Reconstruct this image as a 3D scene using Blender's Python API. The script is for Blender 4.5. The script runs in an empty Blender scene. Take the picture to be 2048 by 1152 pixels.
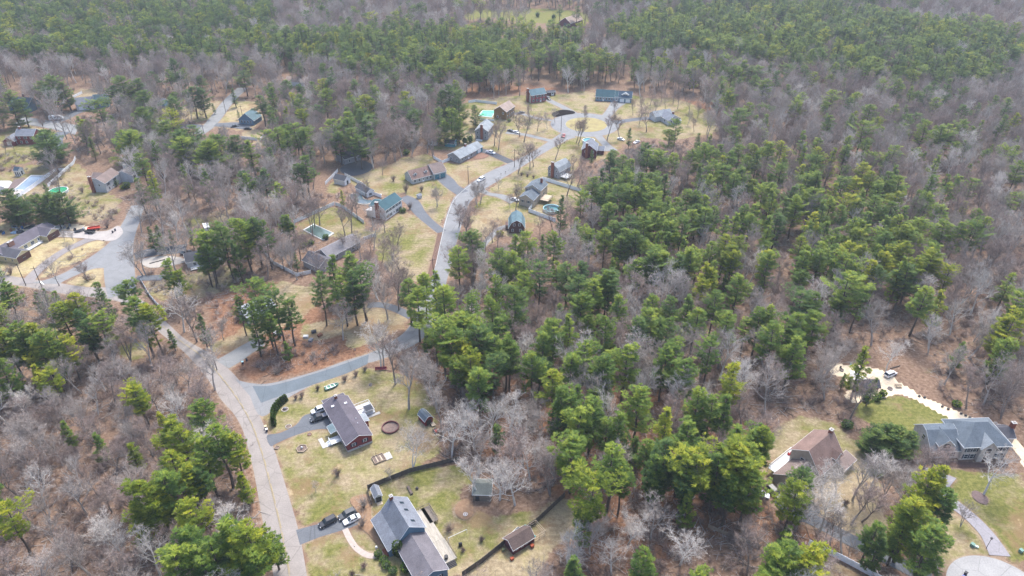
import bpy, math, random
import numpy as np
from mathutils import Vector, Matrix
R=math.radians
random.seed(7); rng=np.random.default_rng(7)
S=bpy.context.scene; C=S.collection
# ---------------- camera, sky, sun, exposure
F=1420.; CH=150.; TH=R(32.9)
cd=bpy.data.cameras.new('camera'); cam=bpy.data.objects.new('camera',cd); C.objects.link(cam)
cam.location=(0,0,CH); cam.rotation_euler=(R(90)-TH,0,0)
cd.sensor_width=36; cd.lens=F/2048*36; cd.clip_start=1; cd.clip_end=20000
S.camera=cam
SUN_EL=R(58); SUN_AZ=R(20)      # azimuth measured from +Y towards +X
w=bpy.data.worlds.new('World'); S.world=w; w.use_nodes=True
nt=w.node_tree; bg=nt.nodes['Background']
sk=nt.nodes.new('ShaderNodeTexSky'); sk.sky_type='NISHITA'; sk.sun_disc=False
sk.sun_elevation=SUN_EL; sk.sun_rotation=SUN_AZ; sk.air_density=1.0; sk.dust_density=3.0; sk.ozone_density=1.0
nt.links.new(sk.outputs[0],bg.inputs[0]); bg.inputs[1].default_value=0.15
sl=bpy.data.lights.new('sun','SUN'); sl.energy=1.65; sl.angle=R(12); sl.color=(1,.965,.92)
so=bpy.data.objects.new('sun',sl); C.objects.link(so)
sd=Vector((math.cos(SUN_EL)*math.sin(SUN_AZ),math.cos(SUN_EL)*math.cos(SUN_AZ),math.sin(SUN_EL)))
so.rotation_euler=sd.to_track_quat('Z','Y').to_euler(); so.location=(0,200,300)
S.view_settings.view_transform='Standard'; S.view_settings.look='None'
S.view_settings.exposure=1.4; S.view_settings.gamma=1

# ---------------- picture <-> ground
def G(u,v,z=0.):
    x=(u-1024)/F; y=-(v-576)/F
    d=(x, math.cos(TH)+y*math.sin(TH), -math.sin(TH)+y*math.cos(TH))
    t=(z-CH)/d[2]
    return (d[0]*t,d[1]*t)
def P(X,Y,Z=0.):
    z=Z-CH
    dep=Y*math.cos(TH)-z*math.sin(TH); up=Y*math.sin(TH)+z*math.cos(TH)
    return (1024+F*X/dep, 576-F*up/dep)

# ---------------- materials
def mat(name,col,rough=.85,var=.12,scale=1.2,metal=0,col2=None,spec=.3,stretch=None,bump=0,obj=True,lowvar=0):
    m=bpy.data.materials.new(name); m.use_nodes=True; n=m.node_tree; b=n.nodes['Principled BSDF']
    b.inputs['Roughness'].default_value=rough; b.inputs['Metallic'].default_value=metal
    b.inputs['Specular IOR Level'].default_value=spec
    tc=n.nodes.new('ShaderNodeTexCoord'); no=n.nodes.new('ShaderNodeTexNoise'); no.inputs['Scale'].default_value=scale
    no.inputs['Detail'].default_value=6; no.inputs['Roughness'].default_value=.65
    src=tc.outputs['Object']
    if stretch:
        mp=n.nodes.new('ShaderNodeMapping'); mp.inputs['Scale'].default_value=stretch; n.links.new(src,mp.inputs[0]); src=mp.outputs[0]
    n.links.new(src,no.inputs['Vector'])
    r=n.nodes.new('ShaderNodeValToRGB'); r.color_ramp.elements[0].position=.3; r.color_ramp.elements[1].position=.7
    c2=col2 or tuple(min(1,c*(1+var)) for c in col); c1=tuple(c*(1-var) for c in col) if not col2 else col
    r.color_ramp.elements[0].color=(*c1,1); r.color_ramp.elements[1].color=(*c2,1)
    n.links.new(no.outputs['Fac'],r.inputs[0]); n.links.new(r.outputs[0],b.inputs['Base Color'])
    if bump:
        bp=n.nodes.new('ShaderNodeBump'); bp.inputs['Strength'].default_value=bump; bp.inputs['Distance'].default_value=.05
        n.links.new(no.outputs['Fac'],bp.inputs['Height']); n.links.new(bp.outputs[0],b.inputs['Normal'])
    return m
_mc={}
def M(name,*a,**k):
    if name not in _mc: _mc[name]=mat(name,*a,**k)
    return _mc[name]
def siding(name,col=None,brick=False):
    """clapboard / shingle courses as fine lines in the wall"""
    if name in _mc: return _mc[name]
    m=mat(name,col,rough=.75,var=.14,scale=.9); n=m.node_tree; b=n.nodes['Principled BSDF']
    tc=[x for x in n.nodes if x.type=='TEX_COORD'][0]; r=[x for x in n.nodes if x.type=='VALTORGB'][0]
    wv=n.nodes.new('ShaderNodeTexWave'); wv.bands_direction='Z'; wv.wave_profile='SAW'; wv.inputs['Scale'].default_value=.9; wv.inputs['Distortion'].default_value=0
    n.links.new(tc.outputs['Object'],wv.inputs[0])
    mr=n.nodes.new('ShaderNodeMapRange'); mr.inputs[3].default_value=.82; mr.inputs[4].default_value=1.06
    n.links.new(wv.outputs['Fac'],mr.inputs[0])
    mx=n.nodes.new('ShaderNodeVectorMath'); mx.operation='SCALE'
    n.links.new(r.outputs[0],mx.inputs[0]); n.links.new(mr.outputs[0],mx.inputs['Scale']); n.links.new(mx.outputs[0],b.inputs['Base Color'])
    _mc[name]=m; return m
def roofm(name,col=None,streak=.22):
    """asphalt shingles: speckle, courses and long weather streaks"""
    if name in _mc: return _mc[name]
    m=mat(name,col,rough=.9,var=streak,scale=.35); n=m.node_tree; b=n.nodes['Principled BSDF']
    tc=[x for x in n.nodes if x.type=='TEX_COORD'][0]; r=[x for x in n.nodes if x.type=='VALTORGB'][0]
    n2=n.nodes.new('ShaderNodeTexNoise'); n2.inputs['Scale'].default_value=4.5; n2.inputs['Detail'].default_value=3
    n.links.new(tc.outputs['Object'],n2.inputs[0])
    mr=n.nodes.new('ShaderNodeMapRange'); mr.inputs[1].default_value=.3; mr.inputs[2].default_value=.7; mr.inputs[3].default_value=.78; mr.inputs[4].default_value=1.22
    n.links.new(n2.outputs['Fac'],mr.inputs[0])
    mx=n.nodes.new('ShaderNodeVectorMath'); mx.operation='SCALE'
    n.links.new(r.outputs[0],mx.inputs[0]); n.links.new(mr.outputs[0],mx.inputs['Scale']); n.links.new(mx.outputs[0],b.inputs['Base Color'])
    _mc[name]=m; return m
WHITE=M('white_paint',(.74,.75,.76),var=.06); GLASS=M('window_glass',(.03,.045,.06),rough=.12,spec=.8,var=.3,scale=.6)
BRICK=M('red_brick',(.22,.075,.05),var=.3,scale=3); DARK=M('dark_metal',(.03,.03,.035),rough=.5); CONC=M('concrete',(.42,.41,.39),var=.12)
WOODD=M('weathered_wood',(.17,.145,.12),var=.3,scale=2.2); DECK=M('deck_wood',(.33,.29,.23),var=.25,scale=.8,stretch=(1,6,1))
RUB=M('rubber',(.02,.02,.02),rough=.8); CHROME=M('chrome',(.5,.5,.52),rough=.3,metal=.8); BARKD=M('dark_bark',(.10,.08,.07),var=.35,scale=2)

# ---------------- mesh building
class MB:
    def __init__(s): s.v=[]; s.f=[]
    def add(s,vs,fs):
        n=len(s.v); s.v+= [tuple(p) for p in vs]; s.f+=[tuple(i+n for i in f) for f in fs]; return s
    def box(s,x0,y0,z0,x1,y1,z1):
        return s.add([(x0,y0,z0),(x1,y0,z0),(x1,y1,z0),(x0,y1,z0),(x0,y0,z1),(x1,y0,z1),(x1,y1,z1),(x0,y1,z1)],
            [(3,2,1,0),(4,5,6,7),(0,1,5,4),(1,2,6,5),(2,3,7,6),(3,0,4,7)])
    def obox(s,p,ax,l,wd,h,z0=0):
        """box of length l along ax (radians) centred at p"""
        c,sn=math.cos(ax),math.sin(ax); q=[]
        for z in (z0,z0+h):
            for a,b in ((-l/2,-wd/2),(l/2,-wd/2),(l/2,wd/2),(-l/2,wd/2)): q.append((p[0]+a*c-b*sn,p[1]+a*sn+b*c,z))
        return s.add(q,[(3,2,1,0),(4,5,6,7),(0,1,5,4),(1,2,6,5),(2,3,7,6),(3,0,4,7)])
    def tube(s,pts,rad,n=6,cap=True):
        pts=[Vector(p) for p in pts]; rings=[]
        for i,p in enumerate(pts):
            d=(pts[min(i+1,len(pts)-1)]-pts[max(i-1,0)]).normalized()
            a=d.orthogonal().normalized() if abs(d.z)<.99 else Vector((1,0,0)); a=(a-d*a.dot(d)).normalized(); b=d.cross(a)
            r=rad[i] if isinstance(rad,(list,tuple)) else rad
            rings.append([p+(a*math.cos(2*math.pi*k/n)+b*math.sin(2*math.pi*k/n))*r for k in range(n)])
        vs=[q for r_ in rings for q in r_]; fs=[]
        for i in range(len(pts)-1):
            for k in range(n): fs.append((i*n+k,i*n+(k+1)%n,(i+1)*n+(k+1)%n,(i+1)*n+k))
        if cap: fs+=[tuple(range(n-1,-1,-1)),tuple((len(pts)-1)*n+k for k in range(n))]
        return s.add(vs,fs)
    def prism(s,poly,z0,z1):
        n=len(poly); vs=[(x,y,z0) for x,y in poly]+[(x,y,z1) for x,y in poly]
        fs=[tuple(range(n-1,-1,-1)),tuple(range(n,2*n))]+[(i,(i+1)%n,n+(i+1)%n,n+i) for i in range(n)]
        return s.add(vs,fs)
    def ball(s,c,r,n=8,m=5,sx=1,sy=1,sz=1,jit=0):
        vs=[];fs=[]
        for i in range(m+1):
            ph=math.pi*i/m
            for k in range(n):
                t=2*math.pi*k/n; q=1+random.uniform(-jit,jit)
                vs.append((c[0]+r*sx*q*math.sin(ph)*math.cos(t),c[1]+r*sy*q*math.sin(ph)*math.sin(t),c[2]-r*sz*q*math.cos(ph)))
        for i in range(m):
            for k in range(n): fs.append((i*n+k,i*n+(k+1)%n,(i+1)*n+(k+1)%n,(i+1)*n+k))
        return s.add(vs,fs)
    def mesh(s,name,m=None,smooth=False):
        me=bpy.data.meshes.new(name); me.from_pydata(s.v,[],s.f); 
        if m: me.materials.append(m)
        if smooth: me.polygons.foreach_set('use_smooth',[True]*len(me.polygons))
        return me
    def build(s,name,m,parent=None,loc=None,rz=0,smooth=False):
        o=bpy.data.objects.new(name,s.mesh(name,m,smooth)); C.objects.link(o)
        if parent: o.parent=parent
        if loc: o.location=(loc[0],loc[1],loc[2] if len(loc)>2 else 0)
        o.rotation_euler[2]=rz
        return o
def tag(o,label=None,cat=None,group=None,kind=None):
    if label: o['label']=label
    if cat: o['category']=cat
    if group: o['group']=group
    if kind: o['kind']=kind
    return o
def empty(name,loc,rz=0,label=None,cat=None,group=None):
    o=bpy.data.objects.new(name,None); C.objects.link(o); o.location=(loc[0],loc[1],loc[2] if len(loc)>2 else 0); o.rotation_euler[2]=rz
    return tag(o,label,cat,group)
def copy_tree(o,parent=None):
    c=o.copy(); C.objects.link(c)
    if parent: c.parent=parent
    for ch in list(o.children): copy_tree(ch,c)
    return c
def inpoly(u,v,poly):
    u=np.asarray(u,float); v=np.asarray(v,float); r=np.zeros(u.shape,bool); n=len(poly)
    for i in range(n):
        x1,y1=poly[i]; x2,y2=poly[(i+1)%n]
        if y1==y2: continue
        c=((y1>v)!=(y2>v)) & (u<(x2-x1)*(v-y1)/(y2-y1)+x1); r^=c
    return r
LAND=[]   # landmarks used to word the labels of trees
def land(words,x,y): LAND.append((words,x,y))

# ---------------- picture-read outlines of the open ground
# (outline, green 0..1, pale 0..1)
LAWN=[
([(528,832),(536,812),(574,797),(641,763),(712,733),(762,738),(808,752),(850,772),(866,810),(872,850),(878,905),(820,938),(737,976),(736,1010),(712,1030),(600,1054),(590,1040),(565,945),(545,890),(532,860)],.42,.35),
([(598,1090),(640,1074),(690,1060),(745,1040),(745,978),(822,948),(890,928),(925,940),(945,960),(922,985),(925,1008),(950,1018),(985,1028),(1030,1035),(1090,1008),(1126,992),(1072,1046),(1015,1084),(965,1124),(926,1152),(900,1160),(616,1160)],.45,.38),
([(926,1156),(965,1126),(1015,1088),(1073,1050),(1130,996),(1150,1000),(1160,1050),(1130,1090),(1090,1110),(1080,1160)],.12,.30),
([(418,690),(470,668),(500,640),(520,600),(560,560),(600,570),(640,580),(632,610),(600,640),(560,660),(520,675),(485,692),(440,716)],.18,.22),
([(690,640),(730,610),(760,606),(822,632),(812,652),(760,682),(720,694),(690,690)],.15,.30),
([(735,470),(770,445),(806,420),(830,430),(884,466),(872,535),(858,566),(800,560),(760,520)],.40,.25),
([(655,372),(690,352),(730,345),(770,330),(812,315),(850,308),(880,325),(900,330),(925,330),(975,306),(1012,326),(960,352),(920,382),(905,395),(893,420),(882,455),(862,446),(840,420),(828,400),(808,385),(760,392),(730,380),(690,360),(675,385),(655,385)],.35,.32),
([(595,446),(660,414),(700,425),(728,446),(738,470),(700,480),(645,470),(600,470)],.5,.2),
([(868,300),(880,250),(905,235),(925,210),(945,200),(1000,195),(1045,190),(1060,200),(1100,190),(1150,186),(1190,180),(1190,205),(1255,205),(1262,190),(1300,198),(1350,196),(1400,214),(1430,240),(1440,262),(1400,272),(1340,280),(1290,276),(1250,286),(1232,306),(1210,320),(1160,320),(1145,350),(1170,385),(1165,410),(1120,420),(1090,440),(1062,462),(1060,478),(1000,470),(975,492),(950,470),(940,440),(955,405),(1000,362),(1070,318),(1010,320),(975,300),(950,290),(900,300)],.38,.34),
([(1715,800),(1740,793),(1790,788),(1830,800),(1890,826),(1950,852),(1960,862),(1850,862),(1842,885),(1800,880),(1745,850),(1712,825)],.72,.12),
([(1885,935),(1960,945),(2060,950),(2060,1126),(2020,1108),(1996,1102),(1950,1040),(1905,1000),(1880,985)],.66,.12),
([(1900,1000),(1930,1032),(1988,1106),(1960,1116),(1935,1132),(1920,1152),(1880,1152),(1850,1080)],.3,.28),
([(1520,880),(1560,850),(1600,830),(1650,838),(1690,860),(1725,900),(1745,940),(1768,985),(1775,1050),(1760,1075),(1700,1072),(1640,1028),(1560,1010),(1520,960)],.28,.22),
([(1600,1106),(1640,1108),(1740,1154),(1545,1160),(1570,1130)],.12,.32),
([(-20,530),(0,440),(40,452),(120,458),(150,470),(210,476),(212,496),(180,510),(120,540),(60,570),(-20,575)],.22,.62),
([(112,574),(145,556),(185,538),(218,536),(224,560),(224,602),(165,586)],.14,.5),
([(-10,360),(0,345),(60,330),(150,326),(170,336),(176,380),(215,385),(240,400),(235,430),(160,452),(130,420),(100,395),(60,390),(30,408),(-10,420)],.3,.34),
([(-10,270),(50,245),(110,266),(122,280),(115,300),(60,322),(-10,340)],.5,.36),
([(150,214),(162,188),(180,186),(176,200),(155,215),(130,232)],.2,.4),
([(300,205),(360,195),(420,195),(450,205),(430,232),(400,245),(350,243),(310,225)],.3,.3),
([(440,232),(478,200),(520,205),(530,235),(500,262),(470,262),(430,252)],.15,.5),
([(490,255),(530,262),(530,290),(480,285)],.1,.4),
([(925,30),(960,17),(1020,20),(1080,17),(1130,20),(1176,26),(1180,42),(1150,52),(1100,48),(1040,44),(985,34),(935,40)],.85,.1),
([(365,446),(400,430),(470,416),(495,424),(450,440),(372,456)],.3,.2),
([(285,566),(330,556),(378,548),(470,530),(480,560),(430,590),(380,600),(330,600),(300,590)],.3,.25),
([(0,665),(60,645),(125,640),(120,680),(60,690),(0,690)],.6,.1),
([(232,690),(290,684),(300,712),(250,722)],.6,.2),
([(1530,350),(1560,345),(1555,360),(1535,365)],.1,.1),
([(130,185),(185,175),(215,180),(190,192),(150,200)],.05,.1),
([(660,640),(700,640),(700,660),(650,680),(600,680),(610,650)],.1,.1),
]
SAND=[
[(1652,726),(1700,730),(1740,734),(1775,744),(1795,762),(1850,796),(1905,818),(1965,846),(2012,858),(2050,900),(2050,935),(2028,900),(1990,878),(1950,858),(1900,838),(1830,799),(1795,787),(1772,796),(1740,800),(1705,806),(1688,792),(1700,776),(1690,756),(1665,748)],
[(20,466),(50,452),(105,446),(150,448),(195,456),(190,470),(120,470),(60,470)],
]
DIRT=[[(1780,730),(1850,760),(1950,800),(2048,840),(2048,890),(2012,856),(1965,842),(1905,814),(1850,792),(1797,760)]]
ORANGE=[ # fallen needles
[(380,560),(560,560),(640,600),(700,660),(780,690),(740,720),(600,750),(480,765),(440,720),(420,640)],
[(790,640),(1000,700),(1400,800),(1560,850),(1520,1000),(1600,1060),(1700,1090),(1650,1110),(1450,1060),(1300,1152),(1150,1152),(1130,1000),(1000,940),(900,860),(850,770)],
[(1290,180),(860,160),(860,210),(1000,190),(1180,180)],
[(1470,210),(1340,195),(1400,230)],
[(1750,1080),(1850,1090),(1860,1152),(1760,1152)],
[(455,800),(475,790),(560,1100),(560,1152),(530,1152),(500,1000)],
]
NLAWN=len(LAWN)
CLEAR=[p for p,_,_ in LAWN]+SAND+[[(1612,1078),(1750,1150),(1730,1170),(1604,1100)]]
LEFTY=[i for i,(p,_,_) in enumerate(LAWN) if sum(a for a,b in p)/len(p)<560 and sum(b for a,b in p)/len(p)<600]
# ---------------- ground sheet
def smooth(pts,per=6,closed=False):
    n=len(pts); out=[]
    rngi=range(n if closed else n-1)
    for i in rngi:
        p0=pts[(i-1)%n] if closed or i>0 else pts[0]; p1=pts[i]; p2=pts[(i+1)%n]; p3=pts[(i+2)%n] if closed or i+2<n else pts[-1]
        for k in range(per):
            t=k/per
            out.append(tuple(.5*((2*b)+(-a+c)*t+(2*a-5*b+4*c-d)*t*t+(-a+3*b-3*c+d)*t**3) for a,b,c,d in zip(p0,p1,p2,p3)))
    if not closed: out.append(tuple(pts[-1]))
    return out
def mkground():
    ys=[-200,-60,20]; y=60.
    while y<1100: ys.append(y); y+=max(.8,y*.0045)
    ys+=[1200,1400,1800,2500,4000,8000]
    xs=[-8000,-4000,-2500,-1600,-1100]+list(np.arange(-760,-250,3.0))+list(np.arange(-250,250,1.1))+list(np.arange(250,760,3.0))+[1100,1600,2500,4000,8000]
    xs=np.array(xs,float); ys=np.array(ys,float); X,Y=np.meshgrid(xs,ys); nx,ny=len(xs),len(ys)
    Yc=np.clip(Y,40,None); dep=Yc*math.cos(TH)+CH*math.sin(TH); up=Yc*math.sin(TH)-CH*math.cos(TH)
    U=1024+F*X/dep; V=576-F*up/dep
    col=np.zeros((ny,nx,4)); 
    for poly,g,p in LAWN:
        k=inpoly(U,V,poly); col[k,0]=1; col[k,1]=g; col[k,3]=p
    # lawn tint must not drop to zero beyond the outline: spread by averaging
    for poly in SAND:
        k=inpoly(U,V,poly); col[k,0]=0; col[k,2]=1
    org=np.zeros((ny,nx))
    for poly in ORANGE: org[inpoly(U,V,poly)]=1
    
    def blur(a,n):
        for _ in range(n):
            a=(np.roll(a,1,0)+np.roll(a,-1,0)+2*a)/4; a=(np.roll(a,1,1)+np.roll(a,-1,1)+2*a)/4
        return a
    lw_=col[...,0].copy(); 
    g_=blur(col[...,1]*lw_,6); pl_=blur(col[...,3]*lw_,6); wt=blur(lw_,6)+1e-6
    col[...,1]=g_/wt; col[...,3]=pl_/wt; col[...,0]=blur(lw_,4); org=blur(org,14)
    sh=np.zeros((ny,nx))
    for poly in ROADW:
        px_=[q[0] for q in poly]; py_=[q[1] for q in poly]
        i0,i1=np.searchsorted(ys,min(py_)-3),np.searchsorted(ys,max(py_)+3); j0,j1=np.searchsorted(xs,min(px_)-3),np.searchsorted(xs,max(px_)+3)
        sh[i0:i1,j0:j1]=np.maximum(sh[i0:i1,j0:j1],inpoly(X[i0:i1,j0:j1],Y[i0:i1,j0:j1],poly))
    sh=blur(sh,2)
    verts=np.stack([X.ravel(),Y.ravel(),np.zeros(X.size)],1)
    # very gentle undulation away from built places is left out: the lots are level
    idx=np.arange(nx*ny).reshape(ny,nx)
    faces=np.stack([idx[:-1,:-1],idx[:-1,1:],idx[1:,1:],idx[1:,:-1]],-1).reshape(-1,4)
    me=bpy.data.meshes.new('ground'); me.vertices.add(len(verts)); me.vertices.foreach_set('co',verts.ravel())
    me.loops.add(faces.size); me.loops.foreach_set('vertex_index',faces.ravel().astype('i'))
    me.polygons.add(len(faces)); me.polygons.foreach_set('loop_start',np.arange(0,faces.size,4,dtype='i')); me.polygons.foreach_set('loop_total',np.full(len(faces),4,'i'))
    me.update(calc_edges=True)
    a=me.attributes.new('cover','FLOAT_COLOR','POINT'); a.data.foreach_set('color',col.reshape(-1))
    b=me.attributes.new('needles','FLOAT','POINT'); b.data.foreach_set('value',org.ravel())
    c=me.attributes.new('shoulder','FLOAT','POINT'); c.data.foreach_set('value',sh.ravel())
    o=bpy.data.objects.new('ground',me); C.objects.link(o); tag(o,kind='structure')
    m=bpy.data.materials.new('ground'); m.use_nodes=True; n=m.node_tree; L=n.links.new; bs=n.nodes['Principled BSDF']; bs.inputs['Roughness'].default_value=.95; bs.inputs['Specular IOR Level'].default_value=.1
    def N(t,**k):
        x=n.nodes.new(t)
        for a_,v_ in k.items(): setattr(x,a_,v_)
        return x
    tc=N('ShaderNodeTexCoord')
    def noise(sc,det=5,ro=.6):
        x=N('ShaderNodeTexNoise'); x.inputs['Scale'].default_value=sc; x.inputs['Detail'].default_value=det; x.inputs['Roughness'].default_value=ro; L(tc.outputs['Object'],x.inputs[0]); return x.outputs['Fac']
    def ramp(fac,stops):
        r=N('ShaderNodeValToRGB'); e=r.color_ramp.elements
        while len(e)<len(stops): e.new(.5)
        for q,(p_,c_) in zip(e,stops): q.position=p_; q.color=(*c_,1)
        L(fac,r.inputs[0]); return r.outputs[0]
    def mix(f,a_,b_,bt='MIX'):
        x=N('ShaderNodeMix',data_type='RGBA',blend_type=bt)
        if isinstance(f,float): x.inputs[0].default_value=f
        else: L(f,x.inputs[0])
        for i,q in ((6,a_),(7,b_)):
            if isinstance(q,tuple): x.inputs[i].default_value=(*q,1)
            else: L(q,x.inputs[i])
        return x.outputs[2]
    def math_(op,a_,b_=0.,c_=None):
        x=N('ShaderNodeMath',operation=op)
        for i,q in enumerate((a_,b_,c_)):
            if q is None: continue
            if isinstance(q,(float,int)): x.inputs[i].default_value=q
            else: L(q,x.inputs[i])
        return x.outputs[0]
    def sstep(f,a_,b_):
        x=N('ShaderNodeMapRange',interpolation_type='SMOOTHSTEP'); x.inputs[1].default_value=a_; x.inputs[2].default_value=b_; L(f,x.inputs[0]); return x.outputs[0]
    at=N('ShaderNodeAttribute',attribute_name='cover'); sp=N('ShaderNodeSeparateColor'); L(at.outputs['Color'],sp.inputs[0])
    an=N('ShaderNodeAttribute',attribute_name='needles')
    big=noise(.03,4); mid=noise(.14,6,.65); fine=noise(.9,6,.75); tiny=noise(4.,4,.8)
    lit=ramp(fine,[(.30,(.08,.052,.039)),(.45,(.165,.107,.075)),(.58,(.24,.165,.118)),(.72,(.36,.28,.215))])
    lit2=ramp(fine,[(.30,(.09,.046,.031)),(.46,(.19,.10,.06)),(.6,(.265,.15,.092)),(.74,(.37,.25,.16))])
    nf=math_('ADD',an.outputs['Fac'],math_('MULTIPLY',math_('SUBTRACT',mid,.5),2.4))
    litter=mix(sstep(nf,.35,.9),lit,lit2)
    moss=sstep(math_('ADD',math_('MULTIPLY',mid,.7),math_('MULTIPLY',big,.4)),.64,.72)
    litter=mix(math_('MULTIPLY',moss,.35),litter,(.16,.16,.06))
    # lawns: straw, tan and green in patches
    straw=ramp(fine,[(.28,(.185,.14,.088)),(.5,(.275,.22,.14)),(.72,(.41,.345,.235))])
    pale=ramp(fine,[(.3,(.31,.25,.135)),(.7,(.50,.42,.24))])
    green=ramp(fine,[(.3,(.075,.085,.024)),(.5,(.145,.148,.042)),(.72,(.25,.235,.085))])
    pm=sstep(math_('ADD',at.outputs['Alpha'],math_('MULTIPLY',math_('SUBTRACT',mid,.5),1.6)),.2,.75)
    gm=sstep(math_('ADD',math_('MULTIPLY',sp.outputs[1],1.15),math_('ADD',math_('MULTIPLY',math_('SUBTRACT',mid,.5),2.2),math_('MULTIPLY',math_('SUBTRACT',big,.5),1.6))),.15,.85)
    lawn=mix(gm,mix(pm,straw,pale),green)
    mow=N('ShaderNodeTexNoise'); mow.inputs['Scale'].default_value=.5; mow.inputs['Detail'].default_value=4; mp=N('ShaderNodeMapping'); mp.inputs['Rotation'].default_value=(0,0,.6); mp.inputs['Scale'].default_value=(.25,2.2,1); L(tc.outputs['Object'],mp.inputs[0]); L(mp.outputs[0],mow.inputs[0])
    mr_=N('ShaderNodeMapRange'); mr_.inputs[1].default_value=.35; mr_.inputs[2].default_value=.65; mr_.inputs[3].default_value=.92; mr_.inputs[4].default_value=1.08; L(mow.outputs['Fac'],mr_.inputs[0]); ms=N('ShaderNodeVectorMath',operation='SCALE'); L(lawn,ms.inputs[0]); L(mr_.outputs[0],ms.inputs['Scale']); lawn=ms.outputs[0]
    brown=sstep(math_('SUBTRACT',noise(.055,6,.72),math_('MULTIPLY',sp.outputs[1],.06)),.49,.60)
    lawn=mix(math_('MULTIPLY',brown,.75),lawn,(.215,.14,.08))
    bald=sstep(noise(.11,5,.6),.66,.72)
    lawn=mix(math_('MULTIPLY',bald,.7),lawn,(.46,.37,.22))
    lm=sstep(math_('ADD',sp.outputs[0],math_('ADD',math_('MULTIPLY',math_('SUBTRACT',mid,.5),2.0),math_('MULTIPLY',math_('SUBTRACT',fine,.5),.8))),.36,.64)
    base=mix(lm,litter,lawn)
    sand=ramp(fine,[(.3,(.58,.47,.33)),(.7,(.76,.65,.49))])
    base=mix(sstep(math_('ADD',sp.outputs[2],math_('MULTIPLY',math_('SUBTRACT',fine,.5),.4)),.4,.6),base,sand)
    as_=N('ShaderNodeAttribute',attribute_name='shoulder')
    shm=sstep(math_('ADD',as_.outputs['Fac'],math_('MULTIPLY',math_('SUBTRACT',fine,.5),1.2)),.12,.55)
    base=mix(math_('MULTIPLY',shm,.85),base,ramp(mid,[(.4,(.20,.125,.085)),(.6,(.33,.26,.19))]))
    tv=N('ShaderNodeMapRange'); tv.inputs[1].default_value=.3; tv.inputs[2].default_value=.7; tv.inputs[3].default_value=.72; tv.inputs[4].default_value=1.25; L(tiny,tv.inputs[0])
    sc=N('ShaderNodeVectorMath',operation='SCALE'); L(base,sc.inputs[0]); L(tv.outputs[0],sc.inputs['Scale'])
    L(sc.outputs[0],bs.inputs['Base Color'])
    bp=N('ShaderNodeBump'); bp.inputs['Strength'].default_value=.5; bp.inputs['Distance'].default_value=.25; L(fine,bp.inputs['Height']); L(bp.outputs[0],bs.inputs['Normal'])
    me.materials.append(m)
ROADW=[]

# ---------------- roads, drives, paths
def asphalt(name,col,patch=.12):
    m=mat(name,col,rough=.9,var=patch,scale=.25,spec=.2); n=m.node_tree; b=n.nodes['Principled BSDF']
    tc=[x for x in n.nodes if x.type=='TEX_COORD'][0]; r=[x for x in n.nodes if x.type=='VALTORGB'][0]
    f=n.nodes.new('ShaderNodeTexNoise'); f.inputs['Scale'].default_value=3; f.inputs['Detail'].default_value=5; n.links.new(tc.outputs['Object'],f.inputs[0])
    v=n.nodes.new('ShaderNodeTexVoronoi'); v.feature='DISTANCE_TO_EDGE'; v.inputs['Scale'].default_value=.12; n.links.new(tc.outputs['Object'],v.inputs[0])
    wv=n.nodes.new('ShaderNodeTexNoise'); wv.inputs['Scale'].default_value=.3
    mr=n.nodes.new('ShaderNodeMapRange'); mr.inputs[1].default_value=0; mr.inputs[2].default_value=.012; mr.inputs[3].default_value=.72; mr.inputs[4].default_value=1; n.links.new(v.outputs['Distance'],mr.inputs[0])
    m2=n.nodes.new('ShaderNodeMapRange'); m2.inputs[1].default_value=.3; m2.inputs[2].default_value=.7; m2.inputs[3].default_value=.88; m2.inputs[4].default_value=1.12; n.links.new(f.outputs['Fac'],m2.inputs[0])
    mu=n.nodes.new('ShaderNodeMath'); mu.operation='MULTIPLY'; n.links.new(mr.outputs[0],mu.inputs[0]); n.links.new(m2.outputs[0],mu.inputs[1])
    sc=n.nodes.new('ShaderNodeVectorMath'); sc.operation='SCALE'; n.links.new(r.outputs[0],sc.inputs[0]); n.links.new(mu.outputs[0],sc.inputs['Scale']); n.links.new(sc.outputs[0],b.inputs['Base Color'])
    return m
A_PINK=asphalt('road_concrete',(.27,.245,.228)); A_BLUE=asphalt('road_asphalt',(.125,.15,.17)); A_GREY=asphalt('road_grey',(.215,.22,.225)); A_DARK=asphalt('drive_asphalt',(.085,.09,.10)); A_MID=asphalt('drive_mid',(.125,.135,.15)); A_LIGHT=asphalt('drive_light',(.22,.225,.225))
BRN=M('mulch',(.13,.075,.055),var=.3,scale=2)
LEVEL=[0]
def sheet(name,poly,m,label=None,z=None):
    """flat sheet over the ground; each new one lies 4 mm above the last"""
    LEVEL[0]+=1; z=z or .006+.004*LEVEL[0]
    import mathutils.geometry as mg
    tri=mg.tessellate_polygon([[Vector((x,y,0)) for x,y in poly]])
    b=MB(); b.add([(x,y,z) for x,y in poly],[t for t in tri]); me=b.mesh(name,m)
    # normals up
    if len(me.polygons) and me.polygons[0].normal.z<0: me.flip_normals()
    ROADW.append(poly)
    o=bpy.data.objects.new(name,me); C.objects.link(o); tag(o,kind='structure'); return o
def lr(name,left,right,m,per=5):
    """road between two picture-read edges"""
    l=smooth([G(*p) for p in left],per); r=smooth([G(*p) for p in right],per)
    px=left+right[::-1]; CLEAR.append(px)
    return sheet(name,l+r[::-1],m)
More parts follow.
